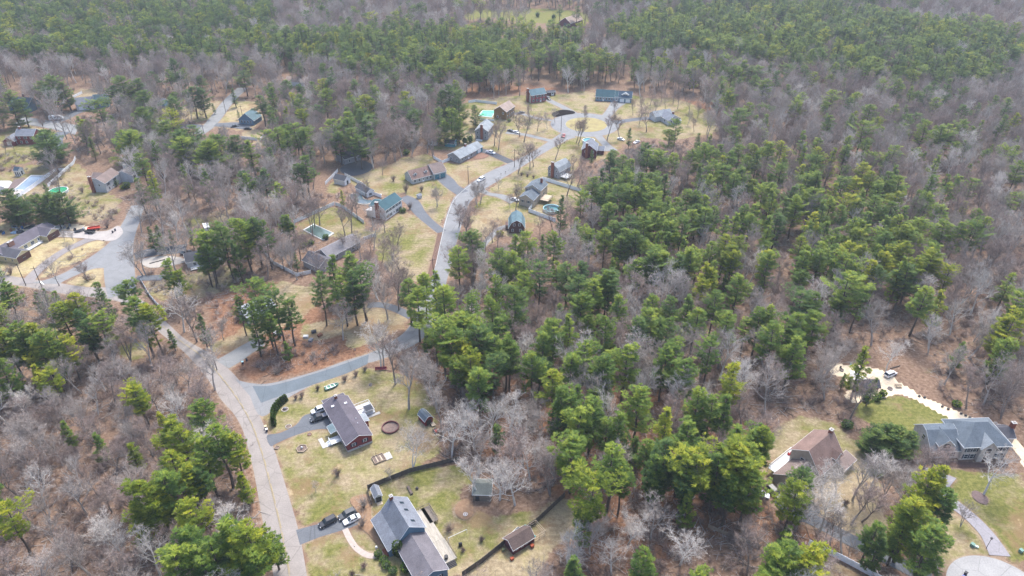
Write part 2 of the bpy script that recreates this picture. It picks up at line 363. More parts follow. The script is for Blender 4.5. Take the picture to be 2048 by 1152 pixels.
def strip_world(pts,wd):
    L=[];Rr=[]
    for i,p in enumerate(pts):
        a=pts[max(i-1,0)]; b=pts[min(i+1,len(pts)-1)]; d=Vector((b[0]-a[0],b[1]-a[1])).normalized(); w_=(wd[i] if isinstance(wd,list) else wd)/2
        L.append((p[0]-d.y*w_,p[1]+d.x*w_)); Rr.append((p[0]+d.y*w_,p[1]-d.x*w_))
    return L+Rr[::-1]
def road(name,px,wd,m,per=6,clear=True):
    if not isinstance(wd,list): wd=[wd]*len(px)
    pw=smooth([(*G(*p),k) for p,k in zip(px,wd)],per)
    q=strip_world([p[:2] for p in pw],[p[2] for p in pw])
    if clear: CLEAR.append([P(x,y) for x,y in q])
    return sheet(name,q,m)
def area(name,px,m,sm=True,clear=True):
    q=[G(*p) for p in px]; q=smooth(q,4,True) if sm else q
    if clear: CLEAR.append(px)
    return sheet(name,q,m)
# lower-left main road
lr('main_road',[(549,1175),(547,1152),(528,1057),(508,945),(497,900),(484,856),(466,826),(442,799),(428,776),(404,744),(380,716),(352,690),(318,664),(276,622),(240,604),(200,596),(160,592),(100,583),(50,573),(0,566),(-40,560)],
   [(617,1175),(614,1152),(596,1057),(563,945),(545,890),(522,838),(502,795),(478,760),(458,739),(436,718),(408,700),(370,678),(335,646),(306,620),(283,600),(262,590),(226,576),(170,574),(118,566),(60,558),(0,549),(-40,545)],A_PINK)
lr('side_road',[(470,758),(500,766),(544,766),(630,743),(690,722),(742,705),(786,681),(812,661),(830,632),(838,600),(850,570),(869,537),(883,470),(897,419),(914,389),(957,356),(988,339),(1022,325),(1074,298),(1121,267),(1135,259)],
   [(500,792),(524,833),(574,797),(641,762),(712,732),(752,722),(800,704),(840,682),(868,650),(880,610),(890,575),(902,529),(913,485),(934,417),(945,399),(967,380),(999,360),(1032,341),(1084,308),(1133,281),(1152,275)],A_GREY)
lr('asphalt_patch',[(522,806),(560,792),(630,768),(690,748),(735,728)],[(505,772),(548,770),(630,747),(690,727),(738,709)],A_BLUE,4)
road('junction_road',[(244,590),(240,556),(238,520),(243,490),(254,462),(266,436),(276,410)],[9.5,11,11,9.5,8,7,6],A_GREY)
lr('connector_road',[(58,566),(90,560),(130,545),(170,521),(205,497),(228,476)],[(118,568),(140,556),(185,538),(215,536),(236,536),(250,500)],A_GREY,4)
cx,cy=G(1169,249); ring=[(cx+20.5*math.cos(t*math.pi/24),cy+20.5*math.sin(t*math.pi/24)) for t in range(48)]
CLEAR.append([P(x,y) for x,y in ring]); sheet('turning_circle',ring,A_GREY)
ix,iy=G(1172.5,249.3); isl=[(ix+12.4*math.cos(t*math.pi/24),iy+12.4*math.sin(t*math.pi/24)) for t in range(48)]
LAWNM=None
gm_=mat('island_grass',(.24,.19,.095),var=.3,scale=.25,col2=(.34,.30,.13),rough=.95)
b=MB(); b.prism(isl,0,.13); tag(b.build('grass_island',gm_),kind='structure')
kc=[(ix+12.55*math.cos(t*math.pi/24),iy+12.55*math.sin(t*math.pi/24)) for t in range(48)]
b=MB(); b.prism(kc,0,.10); tag(b.build('kerb',M('granite_kerb',(.36,.35,.34))),kind='structure')
rx,ry=G(2003,1196); rr=[(rx+11.5*math.cos(t*math.pi/24),ry+11.5*math.sin(t*math.pi/24)) for t in range(48)]
CLEAR.append([P(x,y) for x,y in rr]); sheet('turning_circle',rr,asphalt('circle_light',(.31,.31,.31)))
# drives
area('driveway',[(534,871),(560,866),(592,850),(609,831),(640,826),(668,838),(676,862),(650,858),(622,861),(585,873),(555,886),(541,892)],A_MID)
area('driveway',[(592,1060),(641,1047),(682,1034),(712,1036),(722,1046),(700,1056),(660,1068),(640,1074),(600,1090)],A_MID,False)
road('garden_path',[(690,1058),(701,1080),(716,1099),(742,1112),(772,1105)],1.5,M('path_paving',(.40,.34,.30)))
lr('driveway',[(432,721),(458,706),(486,690),(520,672)],[(458,737),(483,722),(505,706),(530,690)],A_LIGHT,4)
road('driveway',[(735,611),(763,610),(794,619),(824,634)],3.6,A_MID)
road('driveway',[(806,394),(824,404),(840,426),(861,446),(884,464)],[5,6.5,5.5,4.5,4.5],A_MID)
road('driveway',[(880,350),(894,362),(906,374),(925,386)],[7,7.5,6.5,7],A_MID)
road('driveway',[(960,301),(975,304),(996,313),(1022,325)],[6,5,5,5],A_DARK)
road('driveway',[(1012,265),(1047,269),(1074,275),(1106,283)],3.6,A_LIGHT)
road('driveway',[(1026,229),(1040,227),(1072,236),(1104,241)],3,A_LIGHT)
road('driveway',[(1090,197),(1113,208),(1133,218),(1152,229)],4.5,A_LIGHT)
road('driveway',[(1237,205),(1228,214),(1216,229),(1206,238)],[10,7,6,7],A_LIGHT)
road('driveway',[(1330,237),(1294,237),(1255,241),(1228,246)],[6,5,5,6],A_MID)
road('driveway',[(1193,268),(1205,282),(1214,292),(1222,302)],[5,4.5,5,8],A_LIGHT)
road('driveway',[(962,380),(978,388),(1000,392),(1030,403)],[4,3,4,6.5],A_LIGHT)
road('driveway',[(1016,452),(998,458),(985,470),(972,484),(958,504)],2.8,A_LIGHT)
area('parking_yard',[(1560,985),(1600,985),(1640,1020),(1610,1045),(1575,1030),(1550,1010)],A_MID)
road('driveway',[(1595,1026),(1625,1040),(1661,1058),(1700,1080),(1776,1117),(1820,1139),(1860,1160)],4.0,A_MID)
road('driveway',[(2000,1112),(1977,1073),(1950,1043),(1927,1023),(1898,1000),(1878,972),(1880,945)],[5,3.8,3.6,3.6,4,5,8],asphalt('drive_plum',(.27,.26,.28)))
road('driveway',[(52,568),(70,547),(94,526),(125,504),(156,489),(180,479),(214,472),(232,470)],[5,4.4,4,4,4,4.5,5,6],asphalt('drive_worn',(.24,.22,.215)))
area('gravel_yard',[(60,466),(110,462),(170,463),(214,462),(236,452),(246,466),(225,482),(180,478),(120,474),(60,474)],asphalt('gravel_yard',(.36,.33,.31)))
road('driveway',[(270,512),(300,505),(330,501),(372,497)],[6,7,7,8],A_DARK)
road('driveway',[(272,557),(300,556),(326,556)],4,A_MID)
area('paved_court',[(282,520),(330,512),(368,518),(360,528),(300,536)],M('court_paving',(.36,.33,.29)))
lr('residential_road',[(30,248),(70,252),(120,262),(150,270)],[(44,232),(85,240),(130,246),(160,252)],A_LIGHT,4)
road('driveway',[(110,246),(132,236),(150,226),(168,219)],[6,6,7,8],A_MID)
road('driveway',[(128,264),(114,274),(112,284),(116,294)],[8,8,7,6],A_MID)
road('residential_road',[(350,254),(385,253),(412,258)],7,A_MID)
road('residential_road',[(396,268),(413,257),(432,236),(452,209),(470,190),(486,176)],7.5,A_LIGHT)
road('driveway',[(430,250),(455,250),(480,251),(500,254)],[5,8,10,10],A_MID)
area('driveway',[(680,338),(715,320),(745,330),(735,345),(700,352)],A_DARK)
road('verge',[(856,566),(866,528),(874,494),(880,466)],2.0,BRN)
area('mulch_bed',[(1104,228),(1122,220),(1144,222),(1150,227),(1132,230),(1112,234)],M('black_mulch',(.014,.010,.010),spec=.02,rough=1.),True)
area('mulch_bed',[(1885,922),(1925,924),(1985,928),(2010,924),(2010,934),(1930,936),(1890,931)],M('brown_mulch',(.10,.06,.05),var=.3,scale=2),True)
area('mulch_bed',[(1943,985),(1952,982),(1968,990),(1976,1000),(1973,1009),(1958,1006),(1946,996)],M('mulch2',(.14,.10,.095),var=.4,scale=3))
area('mulch_bed',[(945,310),(962,306),(978,311),(968,317),(950,318)],M('red_mulch',(.20,.11,.075),var=.3))
area('leaf_bed',[(700,1000),(735,990),(742,1010),(745,1050),(770,1090),(765,1100),(738,1070),(716,1050),(722,1035)],M('leaf_bed',(.20,.115,.07),var=.35,scale=1.5,col2=(.30,.20,.12)))
area('leaf_bed',[(912,1012),(930,998),(944,1005),(946,1028),(930,1040),(912,1030)],M('leaf_bed'))
# road paint
YEL=M('yellow_paint',(.42,.335,.17),var=.15,scale=2); WHT=M('white_line',(.62,.62,.6),var=.15,scale=2)
def paint(name,px,wd,m,dash=None,z=.33,per=6):
    pts=smooth([G(*p) for p in px],per); b=MB(); acc=0; on=True
    for i in range(len(pts)-1):
        a=Vector(pts[i]); c=Vector(pts[i+1]); d=(c-a); L=d.length; d.normalize()
        acc+=L
        if dash and (acc%(sum(dash)))>dash[0]: continue
        nn=Vector((-d.y,d.x))*wd/2
        b.add([(*(a-nn),z),(*(c-nn),z),(*(c+nn),z),(*(a+nn),z)],[(0,1,2,3)])
    return tag(b.build(name,m),kind='structure')
cl=[(582,1175),(580,1152),(562,1057),(535,945),(520,893),(503,847),(484,812),(464,782),(442,754),(420,728),(392,704),(358,680),(326,652)]
def offs(px,d):
    p=smooth([G(*q) for q in px],4); o_=[]
    for i,a in enumerate(p):
        q=p[min(i+1,len(p)-1)]; r_=p[max(i-1,0)]; t=Vector((q[0]-r_[0],q[1]-r_[1])).normalized(); o_.append((a[0]-t.y*d,a[1]+t.x*d))
    return o_
def line(name,w,wd,m,z,dash=None):
    b=MB(); acc=0
    for i in range(len(w)-1):
        a=Vector(w[i]); c=Vector(w[i+1]); d=c-a; L=d.length
        if L<1e-6: continue
        d.normalize(); acc+=L
        if dash and acc%sum(dash)>dash[0]: continue
        nn=Vector((-d.y,d.x))*wd/2; b.add([(*(a-nn),z),(*(c-nn),z),(*(c+nn),z),(*(a+nn),z)],[(0,1,2,3)])
    return tag(b.build(name,m),kind='structure')
ZP=.006+.004*LEVEL[0]+.004
line('centre_line',smooth(offs(cl,.11),3),.09,YEL,ZP); line('centre_line',smooth(offs(cl,-.11),3),.09,YEL,ZP,(3.2,1.4))
line('edge_line',[G(*p) for p in smooth([(871,533),(885,470),(899,420),(916,391),(958,358)],8)],.12,WHT,ZP)
line('stop_line',[G(80,563),G(88,570)],.5,WHT,ZP)

mkground()
# ---------------- trees
def arr_mesh(name,V,Fc,mats,mi=None,attrs=None,smooth_=False):
    """V (n,3), Fc list of index tuples (3 or 4)"""
    me=bpy.data.meshes.new(name); me.from_pydata([tuple(v) for v in V],[],Fc)
    for m in mats: me.materials.append(m)
    if mi is not None: me.polygons.foreach_set('material_index',mi)
    if attrs:
        for k,a in attrs.items():
            at=me.attributes.new(k,'FLOAT','FACE'); at.data.foreach_set('value',a)
    return me
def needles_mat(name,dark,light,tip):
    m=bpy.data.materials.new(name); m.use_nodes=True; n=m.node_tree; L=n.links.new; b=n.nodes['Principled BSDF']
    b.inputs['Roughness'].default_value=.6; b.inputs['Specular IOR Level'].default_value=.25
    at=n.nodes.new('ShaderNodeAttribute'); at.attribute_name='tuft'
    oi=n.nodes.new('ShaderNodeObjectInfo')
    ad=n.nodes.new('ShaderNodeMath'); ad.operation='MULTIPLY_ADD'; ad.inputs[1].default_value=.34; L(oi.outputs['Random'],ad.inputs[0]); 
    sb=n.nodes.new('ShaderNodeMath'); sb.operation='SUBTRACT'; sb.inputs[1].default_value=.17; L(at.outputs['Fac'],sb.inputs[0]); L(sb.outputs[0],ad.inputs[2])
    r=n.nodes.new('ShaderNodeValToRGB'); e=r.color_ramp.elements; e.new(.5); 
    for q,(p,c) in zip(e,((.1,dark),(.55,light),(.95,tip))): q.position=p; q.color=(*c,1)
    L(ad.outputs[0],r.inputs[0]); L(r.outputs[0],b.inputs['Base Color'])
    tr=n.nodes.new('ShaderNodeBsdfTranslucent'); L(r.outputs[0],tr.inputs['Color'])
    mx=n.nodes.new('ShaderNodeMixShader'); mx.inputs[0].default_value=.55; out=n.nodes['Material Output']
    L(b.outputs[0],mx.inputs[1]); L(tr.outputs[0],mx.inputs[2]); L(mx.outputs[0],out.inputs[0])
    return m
ND=needles_mat('needles_dark',(.042,.098,.034),(.11,.20,.055),(.26,.34,.065))
NG=needles_mat('needles_green',(.052,.12,.030),(.17,.27,.046),(.40,.46,.06))
NY=needles_mat('needles_yellow',(.075,.135,.02),(.25,.32,.03),(.54,.52,.045))
PB=M('pine_bark',(.085,.068,.058),var=.35,scale=2)
def twig_mat(name,a,b_):
    m=mat(name,a,rough=.9,var=.2,scale=.35,col2=b_); n=m.node_tree
    oi=n.nodes.new('ShaderNodeObjectInfo'); hs=n.nodes.new('ShaderNodeHueSaturation'); mr=n.nodes.new('ShaderNodeMapRange'); mr.inputs[3].default_value=.72; mr.inputs[4].default_value=1.28
    n.links.new(oi.outputs['Random'],mr.inputs[0]); n.links.new(mr.outputs[0],hs.inputs['Value'])
    b=n.nodes['Principled BSDF']; lk=b.inputs['Base Color'].links[0].from_socket; n.links.new(lk,hs.inputs['Color']); n.links.new(hs.outputs[0],b.inputs['Base Color']); return m
TW_GREY=twig_mat('twigs_grey',(.25,.207,.178),(.43,.375,.335)); TW_PINK=twig_mat('twigs_purple',(.21,.15,.128),(.37,.29,.255)); TW_PALE=twig_mat('twigs_pale',(.35,.305,.27),(.57,.52,.47))
BK_GREY=M('grey_bark',(.27,.245,.225),var=.3,scale=1.5,col2=(.45,.42,.395)); BK_PALE=M('pale_bark',(.44,.42,.395),var=.3,scale=1.5,col2=(.68,.66,.63)); BK_BRN=M('brown_bark',(.17,.14,.125),var=.3,scale=1.5,col2=(.27,.235,.215))

# ---------------- houses
def block(root,x0,y0,L,D,eave,rise=2.,ridge='x',wall=None,roof=None,zb=0,over=.35,prof=None,wins=(),split=.5,hip=False,glass=None,found=0,trim=None,shut=None,th=.16):
    W=D if ridge=='x' else L; E=L if ridge=='x' else D
    if prof is None: prof=[(0,eave),(W*split,eave+rise),(W,eave)]
    T=(lambda s,e,z:(x0+e,y0+s,z)) if ridge=='x' else (lambda s,e,z:(x0+s,y0+e,z))
    # walls
    if hip:
        b=MB().box(x0,y0,zb,x0+L,y0+D,eave)
    else:
        pl=[(0,zb)]+[(s,z-.03) for s,z in prof]+[(W,zb)]; n=len(pl); b=MB()
        vs=[T(s,0,z) for s,z in pl]+[T(s,E,z) for s,z in pl]; fs=[tuple(range(n)),tuple(range(2*n-1,n-1,-1))]+[(i,n+i,n+(i+1)%n,(i+1)%n) for i in range(n)]
        if ridge=='x': fs=[f[::-1] for f in fs]
        b.add(vs,[f[::-1] for f in fs])
    me=b.mesh('wall',wall); bm_fix(me); wo=bpy.data.objects.new('wall',me); C.objects.link(wo); wo.parent=root
    if found:
        fo=MB().box(x0-.04,y0-.04,zb,x0+L+.04,y0+D+.04,zb+found).build('foundation',CONC,root)
    # roof
    b=MB()
    if hip:
        o=over; r=hip; x1,x2,y1,y2=x0-o,x0+L+o,y0-o,y0+D+o; ze=eave-.05; zr=eave+rise
        ra=(x0+L/2-r/2,y0+D/2,zr); rb=(x0+L/2+r/2,y0+D/2,zr)
        for dz in (0,):
            b.add([(x1,y1,ze),(x2,y1,ze),(x2,y2,ze),(x1,y2,ze),ra,rb,(x1,y1,ze-th),(x2,y1,ze-th),(x2,y2,ze-th),(x1,y2,ze-th)],
              [(0,1,5,4),(1,2,5),(2,3,4,5),(3,0,4),(9,8,7,6),(0,6,7,1),(1,7,8,2),(2,8,9,3),(3,9,6,0)])
        fb=MB(); fb.box(x1-.06,y1-.06,ze-th-.1,x2+.06,y1-.003,ze+.02).box(x1-.06,y2+.003,ze-th-.1,x2+.06,y2+.06,ze+.02).box(x1-.06,y1,ze-th-.1,x1-.003,y2,ze+.02).box(x2+.003,y1,ze-th-.1,x2+.06,y2,ze+.02); fb.build('trim',WHITE,root)
    else:
        P2=list(prof); (s0,z0),(s1,z1)=P2[0],P2[1]; k=(z1-z0)/(s1-s0); P2[0]=(s0-over,z0-k*over)
        (s0,z0),(s1,z1)=P2[-1],P2[-2]; k=(z1-z0)/(s1-s0); P2[-1]=(s0+over,z0+k*over)
        top=[(s,z+th) for s,z in P2]; n=len(P2); lo=P2; e0,e1=-over*.7,E+over*.7
        vs=[T(s,e0,z) for s,z in top]+[T(s,e1,z) for s,z in top]+[T(s,e0,z) for s,z in lo]+[T(s,e1,z) for s,z in lo]; fs=[]
        for i in range(n-1): fs+=[(i,i+1,n+i+1,n+i),(2*n+i,3*n+i,3*n+i+1,2*n+i+1),(i,2*n+i,2*n+i+1,i+1),(n+i,n+i+1,3*n+i+1,3*n+i)]
        fs+=[(0,n,3*n,2*n),(n-1,3*n-1,4*n-1,2*n-1)]
        b.add(vs,fs)
    me=b.mesh('roof',roof); bm_fix(me); ro=bpy.data.objects.new('roof',me); C.objects.link(ro); ro.parent=root
    # pale rake and eave boards
    if trim is not False and not hip:
        b=MB(); 
        for e in (e0-.05,e1):
            for i in range(n-1):
                a,c=lo[i],lo[i+1]; vs=[T(a[0],e,a[1]-.02),T(c[0],e,c[1]-.02),T(c[0],e,c[1]+th-.02),T(a[0],e,a[1]+th-.02),T(a[0],e+.05,a[1]-.02),T(c[0],e+.05,c[1]-.02),T(c[0],e+.05,c[1]+th-.02),T(a[0],e+.05,a[1]+th-.02)]
                b.add(vs,[(0,1,2,3),(7,6,5,4),(0,4,5,1),(3,2,6,7)])
        for (s,z),d in ((lo[0],-1),(lo[-1],1)):
            vs=[T(s+d*.05,e0,z-.04),T(s+d*.05,e1,z-.04),T(s+d*.05,e1,z+th-.02),T(s+d*.05,e0,z+th-.02)]; vs+=[T(s+d*.005,e0,z-.04),T(s+d*.005,e1,z-.04),T(s+d*.005,e1,z+th-.02),T(s+d*.005,e0,z+th-.02)]
            b.add(vs,[(0,1,2,3),(4,7,6,5),(3,2,6,7),(0,4,5,1)])
        b.build('trim',trim or WHITE,root)
    for wd in wins:
        face,t,z,ww,hh=wd[:5]; ty=wd[5] if len(wd)>5 else 'w'
        if face=='f': Q=lambda a,o_,h_:(x0+t+a,y0-o_,z+h_)
        elif face=='b': Q=lambda a,o_,h_:(x0+t+a,y0+D+o_,z+h_)
        elif face=='l': Q=lambda a,o_,h_:(x0-o_,y0+t+a,z+h_)
        else: Q=lambda a,o_,h_:(x0+L+o_,y0+t+a,z+h_)
        def slab(a0,a1,h0,h1,o0,o1,arch=False):
            m_=MB()
            if arch:
                pts=[(a0,h0),(a1,h0)]+[((a0+a1)/2+(a1-a0)/2*math.cos(q),h1-(a1-a0)*.35+(a1-a0)*.35*math.sin(q)) for q in [math.pi*i/6 for i in range(7)]]
                n_=len(pts); m_.add([Q(a,o0,h) for a,h in pts]+[Q(a,o1,h) for a,h in pts],[tuple(range(n_)),tuple(range(2*n_-1,n_-1,-1))]+[(i,n_+i,n_+(i+1)%n_,(i+1)%n_) for i in range(n_)])
            else:
                m_.add([Q(a0,o0,h0),Q(a1,o0,h0),Q(a1,o0,h1),Q(a0,o0,h1),Q(a0,o1,h0),Q(a1,o1,h0),Q(a1,o1,h1),Q(a0,o1,h1)],[(0,1,2,3),(7,6,5,4),(0,4,5,1),(1,5,6,2),(2,6,7,3),(3,7,4,0)])
            return m_
        def mk(nm,m_,mt,par):
            me=m_.mesh(nm,mt); bm_fix(me); o=bpy.data.objects.new(nm,me); C.objects.link(o); o.parent=par; return o
        if ty in('w','a','s'):
            fr=mk('window',slab(-ww/2-.1,ww/2+.1,-hh/2-.1,hh/2+.1,-.05,.04,ty=='a'),WHITE,root)
            mk('pane',slab(-ww/2,ww/2,-hh/2,hh/2,0,.06,ty=='a'),GLASS,fr)
            mu=slab(-ww/2,ww/2,-.03,.03,.03,.08); mu.v+=[]; mk('glazing_bar',mu,WHITE,fr)
            if ty=='s':
                for sg in (-1,1): 
                    c_=sg*(ww/2+.32); mk('shutter',slab(c_-.2,c_+.2,-hh/2-.05,hh/2+.05,-.02,.05),shut or DARK,root)
        elif ty=='d':
            dcol=wd[6] if len(wd)>6 else WHITE
            fr=mk('door',slab(-ww/2,ww/2,-hh/2,hh/2,-.05,.05),dcol,root); mk('door_panel',slab(-ww*.3,ww*.3,0,hh*.4,0,.08),GLASS if len(wd)<=7 else wd[7],fr)
        elif ty=='g':
            dcol=wd[6] if len(wd)>6 else WHITE
            fr=mk('garage_door',slab(-ww/2,ww/2,-hh/2,hh/2,-.05,.05),dcol,root)
            for q in (-.25,0,.25): mk('panel_line',slab(-ww/2+.1,ww/2-.1,hh*q-.02,hh*q+.02,0,.07),WHITE,fr)
    return ro
import bmesh
def bm_fix(me):
    bm=bmesh.new(); bm.from_mesh(me); bmesh.ops.recalc_face_normals(bm,faces=bm.faces); bm.to_mesh(me); bm.free()
def chimney(par,x,y,z0,z1,w=.9,d=.9,m=None):
    c=MB().box(x-w/2,y-d/2,z0,x+w/2,y+d/2,z1).build('chimney',m or BRICK,par)
    MB().box(x-w/2-.08,y-d/2-.08,z1,x+w/2+.08,y+d/2+.08,z1+.14).build('chimney_cap',CONC,c)
    MB().box(x-.2,y-.2,z1+.142,x+.2,y+.2,z1+.42).build('flue',M('flue_clay',(.45,.38,.34)),c)
def house(A,B,label,cat='house',xy=False,name='house',ang=None,lw=None,group=None):
    a=A if xy else G(*A); b_=B if xy else (G(*B) if B else None)
    r=ang if ang is not None else math.atan2(b_[1]-a[1],b_[0]-a[0])
    e=empty(name,a,r,label,cat,group); e['_r']=r
    if lw:
        c=Matrix.Rotation(r,2)@Vector((4,5)); land(lw,a[0]+c.x,a[1]+c.y)
    del e['_r']
    return e
def W_(e,x,y,z=0):
    r=e.rotation_euler[2]; return (e.location.x+x*math.cos(r)-y*math.sin(r),e.location.y+x*math.sin(r)+y*math.cos(r),z)
def deck(e,x0,y0,x1,y1,z=.9,m=None,rail=True,rm=None,sides='lrf',name='deck'):
    m=m or DECK; b=MB().box(x0,y0,z-.15,x1,y1,z)
    for px in (x0+.1,x1-.2):
        for py in (y0+.1,y1-.2): b.box(px,py,0,px+.12,py+.12,z-.152)
    d=b.build(name,m,e)
    if rail:
        b=MB(); rm=rm or m
        def rl(ax,ay,bx,by):
            L=math.hypot(bx-ax,by-ay); n=max(1,int(L/.45))
            for i in range(n+1):
                t=i/n; x=ax+(bx-ax)*t; y=ay+(by-ay)*t; b.box(x-.03,y-.03,z+.003,x+.03,y+.03,z+.9)
            b.obox(((ax+bx)/2,(ay+by)/2),math.atan2(by-ay,bx-ax),L,.1,.08,z+.903)
        if 'f' in sides: rl(x0+.06,y0+.06,x1-.06,y0+.06)
        if 'b' in sides: rl(x0+.06,y1-.06,x1-.06,y1-.06)
        if 'l' in sides: rl(x0+.06,y0+.2,x0+.06,y1-.2)
        if 'r' in sides: rl(x1-.06,y0+.2,x1-.06,y1-.2)
        b.build('railing',rm,d)
    return d
def steps(e,x,y,w,n,dirx,diry,z,m):
    b=MB()
    for i in range(n):
        h=z*(n-i)/(n+1); cx_=x+dirx*(i+.5)*.3; cy_=y+diry*(i+.5)*.3
        if dirx: b.box(cx_-.15,y-w/2,0,cx_+.149,y+w/2,h)
        else: b.box(x-w/2,cy_-.15,0,x+w/2,cy_+.149,h)
    b.build('steps',m,e)
RED=siding('red_clapboard',(.19,.035,.042)); BURG=siding('burgundy_clapboard',(.12,.035,.045)); GREY=siding('grey_clapboard',(.27,.27,.29)); LGREY=siding('pale_clapboard',(.50,.51,.53)); WCL=siding('white_clapboard',(.66,.67,.68)); BLUEC=siding('blue_clapboard',(.12,.21,.29)); TAN=siding('tan_clapboard',(.42,.37,.31)); CREAM=siding('cream_clapboard',(.55,.48,.30)); BRW=siding('brown_shingle_wall',(.22,.13,.06)); TEAL=siding('teal_clapboard',(.05,.21,.26)); STONE=M('stone_veneer',(.48,.44,.415),var=.25,scale=1.6); SAGE=siding('sage_clapboard',(.40,.42,.41)); DBR=siding('dark_brown_wall',(.10,.055,.05)); REDF=siding('faded_red_clapboard',(.27,.06,.075)); WEATH=siding('weathered_shingle',(.25,.245,.25))
R_PLUM=roofm('shingles_plum',(.105,.095,.115)); R_GREY=roofm('shingles_grey',(.17,.185,.215)); R_SLATE=roofm('shingles_slate',(.115,.14,.165)); R_LSL=roofm('shingles_pale',(.24,.265,.285)); R_BRN=roofm('shingles_brown',(.20,.135,.115)); R_BRN2=roofm('shingles_taupe',(.20,.155,.14)); R_NAVY=roofm('shingles_navy',(.035,.065,.10)); R_GRN=roofm('shingles_green',(.045,.10,.12)); R_TEAL=roofm('shingles_bluegreen',(.11,.175,.20)); R_TAN=roofm('shingles_tan',(.30,.235,.20)); R_DK=roofm('shingles_dark',(.06,.065,.08)); R_CH=roofm('shingles_char',(.085,.085,.10))

# red ranch
h=house((696,905),(745,885),'burgundy ranch house with plum-grey shingle roof beside the drive with two parked vehicles',lw='the burgundy ranch house')
L=math.dist(G(696,905),G(745,885))
block(h,0,0,L,19.6,3.1,1.75,'y',RED,R_PLUM,found=.7,wins=[('f',2.0,2.1,.85,1.0,'s'),('f',5.4,2.1,.85,1.0,'s'),('l',14,2.0,1.6,1.1),('l',17,2.0,1,1.1),('l',5,2,1.4,1.2),('l',2,2,1,1.1),('r',3,2,1.2,1.1),('r',7,2,1,1.),('f',3.7,.5,.8,.35)],shut=M('navy_paint',(.02,.03,.06)))
block(h,.5,19.6,L-1.,2.4,2.5,.3,'x',RED,R_PLUM,prof=[(0,2.95),(2.4,2.5)])
block(h,-1.9,7.4,1.9,3.0,2.5,0,'y',WHITE,roofm('shingles_porch',(.13,.18,.20)),prof=[(0,2.45),(1.9,3.0)],zb=2.3)
deck(h,-3.2,4.6,-.05,7.3,.8,M('white_deck',(.60,.62,.63)),True,WHITE,'lf')
steps(h,-3.2,6.0,1.8,4,-1,0,.8,M('white_deck'))
MB().box(-5.6,5.2,0,-4.4,9.5,.1).build('step_stone',CONC,h)
block(h,L,6.8,1.7,3.2,2.4,0,'y',RED,R_LSL,prof=[(0,2.9),(1.7,2.4)])
deck(h,L+.06,11.2,L+5.6,16.6,.5,M('white_deck'),True,WHITE,'rb')
MB().box(L+.2,10.1,0,L+6.8,11.15,.12).build('patio',CONC,h)
chimney(h,L/2,18.3,4.3,6.0,.8,.7)
for (x,y) in ((1.9,16.2),(5.7,15.6)):
    z=3.1+1.75*(1-abs(x-L/2)/(L/2)); b=MB(); b.box(x-.45,y-.3,z+.0,x+.45,y+.3,z+.36); b.build('skylight',WHITE,h)
for (x,y) in ((5.9,7.5),(5.6,5.4)): MB().box(x-.08,y-.08,3.4,x+.08,y+.08,4.5).build('vent_pipe',WHITE,h)
RR=h
# lower grey house
O=(-29.9,110.3)
h=house(O,None,'large grey two-part house with streaked slate roof and wooden deck, bottom of photo',xy=True,ang=R(31.7),lw='the large grey house with the deck')
block(h,0,0,9.7,10.6,2.8,0,'y',BLUEC,R_GREY,prof=[(0,2.75),(2.5,4.2),(5.6,7.8),(9.7,5.0)],wins=[('l',5,1.6,1.6,1.3),('l',8,1.6,1.2,1.3),('r',3,3.4,1.1,1.2),('r',7,3.4,1.1,1.2),('f',1.2,1.4,.9,1.2)])
block(h,2.1,-12.3,7.5,12.25,3.0,2.1,'y',BLUEC,roofm('shingles_mauve',(.15,.14,.155)),wins=[('f',2.2,1.7,1.,1.1,'s'),('f',5.2,1.7,1.,1.1,'s'),('l',9.5,1.6,1.4,1.3),('l',6.5,1.6,1.4,1.2),('l',3,1.6,1.,1.2),('r',4,1.6,1.2,1.2)])
chimney(h,5.5,10.1,6.4,8.8,.8,.8)
for y in (2.,5.9,8.5):
    s=7.6; z=7.8-(s-5.6)*2.8/4.1+.18
    k=2.8/4.1; b=MB(); b.add([(s-.5,y-.35,z+.5*k+.05),(s+.5,y-.35,z-.5*k+.05),(s+.5,y+.35,z-.5*k+.05),(s-.5,y+.35,z+.5*k+.05),(s-.5,y-.35,z-.4),(s+.5,y-.35,z-.4),(s+.5,y+.35,z-.4),(s-.5,y+.35,z-.4)],[(0,1,2,3),(0,4,5,1),(1,5,6,2),(2,6,7,3),(3,7,4,0)])
    sk_=b.build('skylight',GLASS,h)
dk=deck(h,9.75,-2.5,13.4,8.6,1.0,M('grey_deck',(.36,.33,.28),var=.3,scale=.6,stretch=(5,1,1)),True,WOODD,'b')
deck(h,9.9,-9.4,13.6,-2.55,1.0,M('grey_deck'),True,WOODD,'r')
steps(h,11.9,-9.4,2.2,4,0,-1,1.0,DARK)
deck(h,12.5,3.2,14.9,8.6,1.0,WOODD,True,WOODD,'rb')
MB().tube([(11.3,-8.2,1.0),(11.3,-8.2,1.9)],[.45,.5],10).build('grill',DARK,h)
b=MB().box(-.9,.5,0,-.1,2.8,.45); b.build('porch',BRICK,h)
LH=h
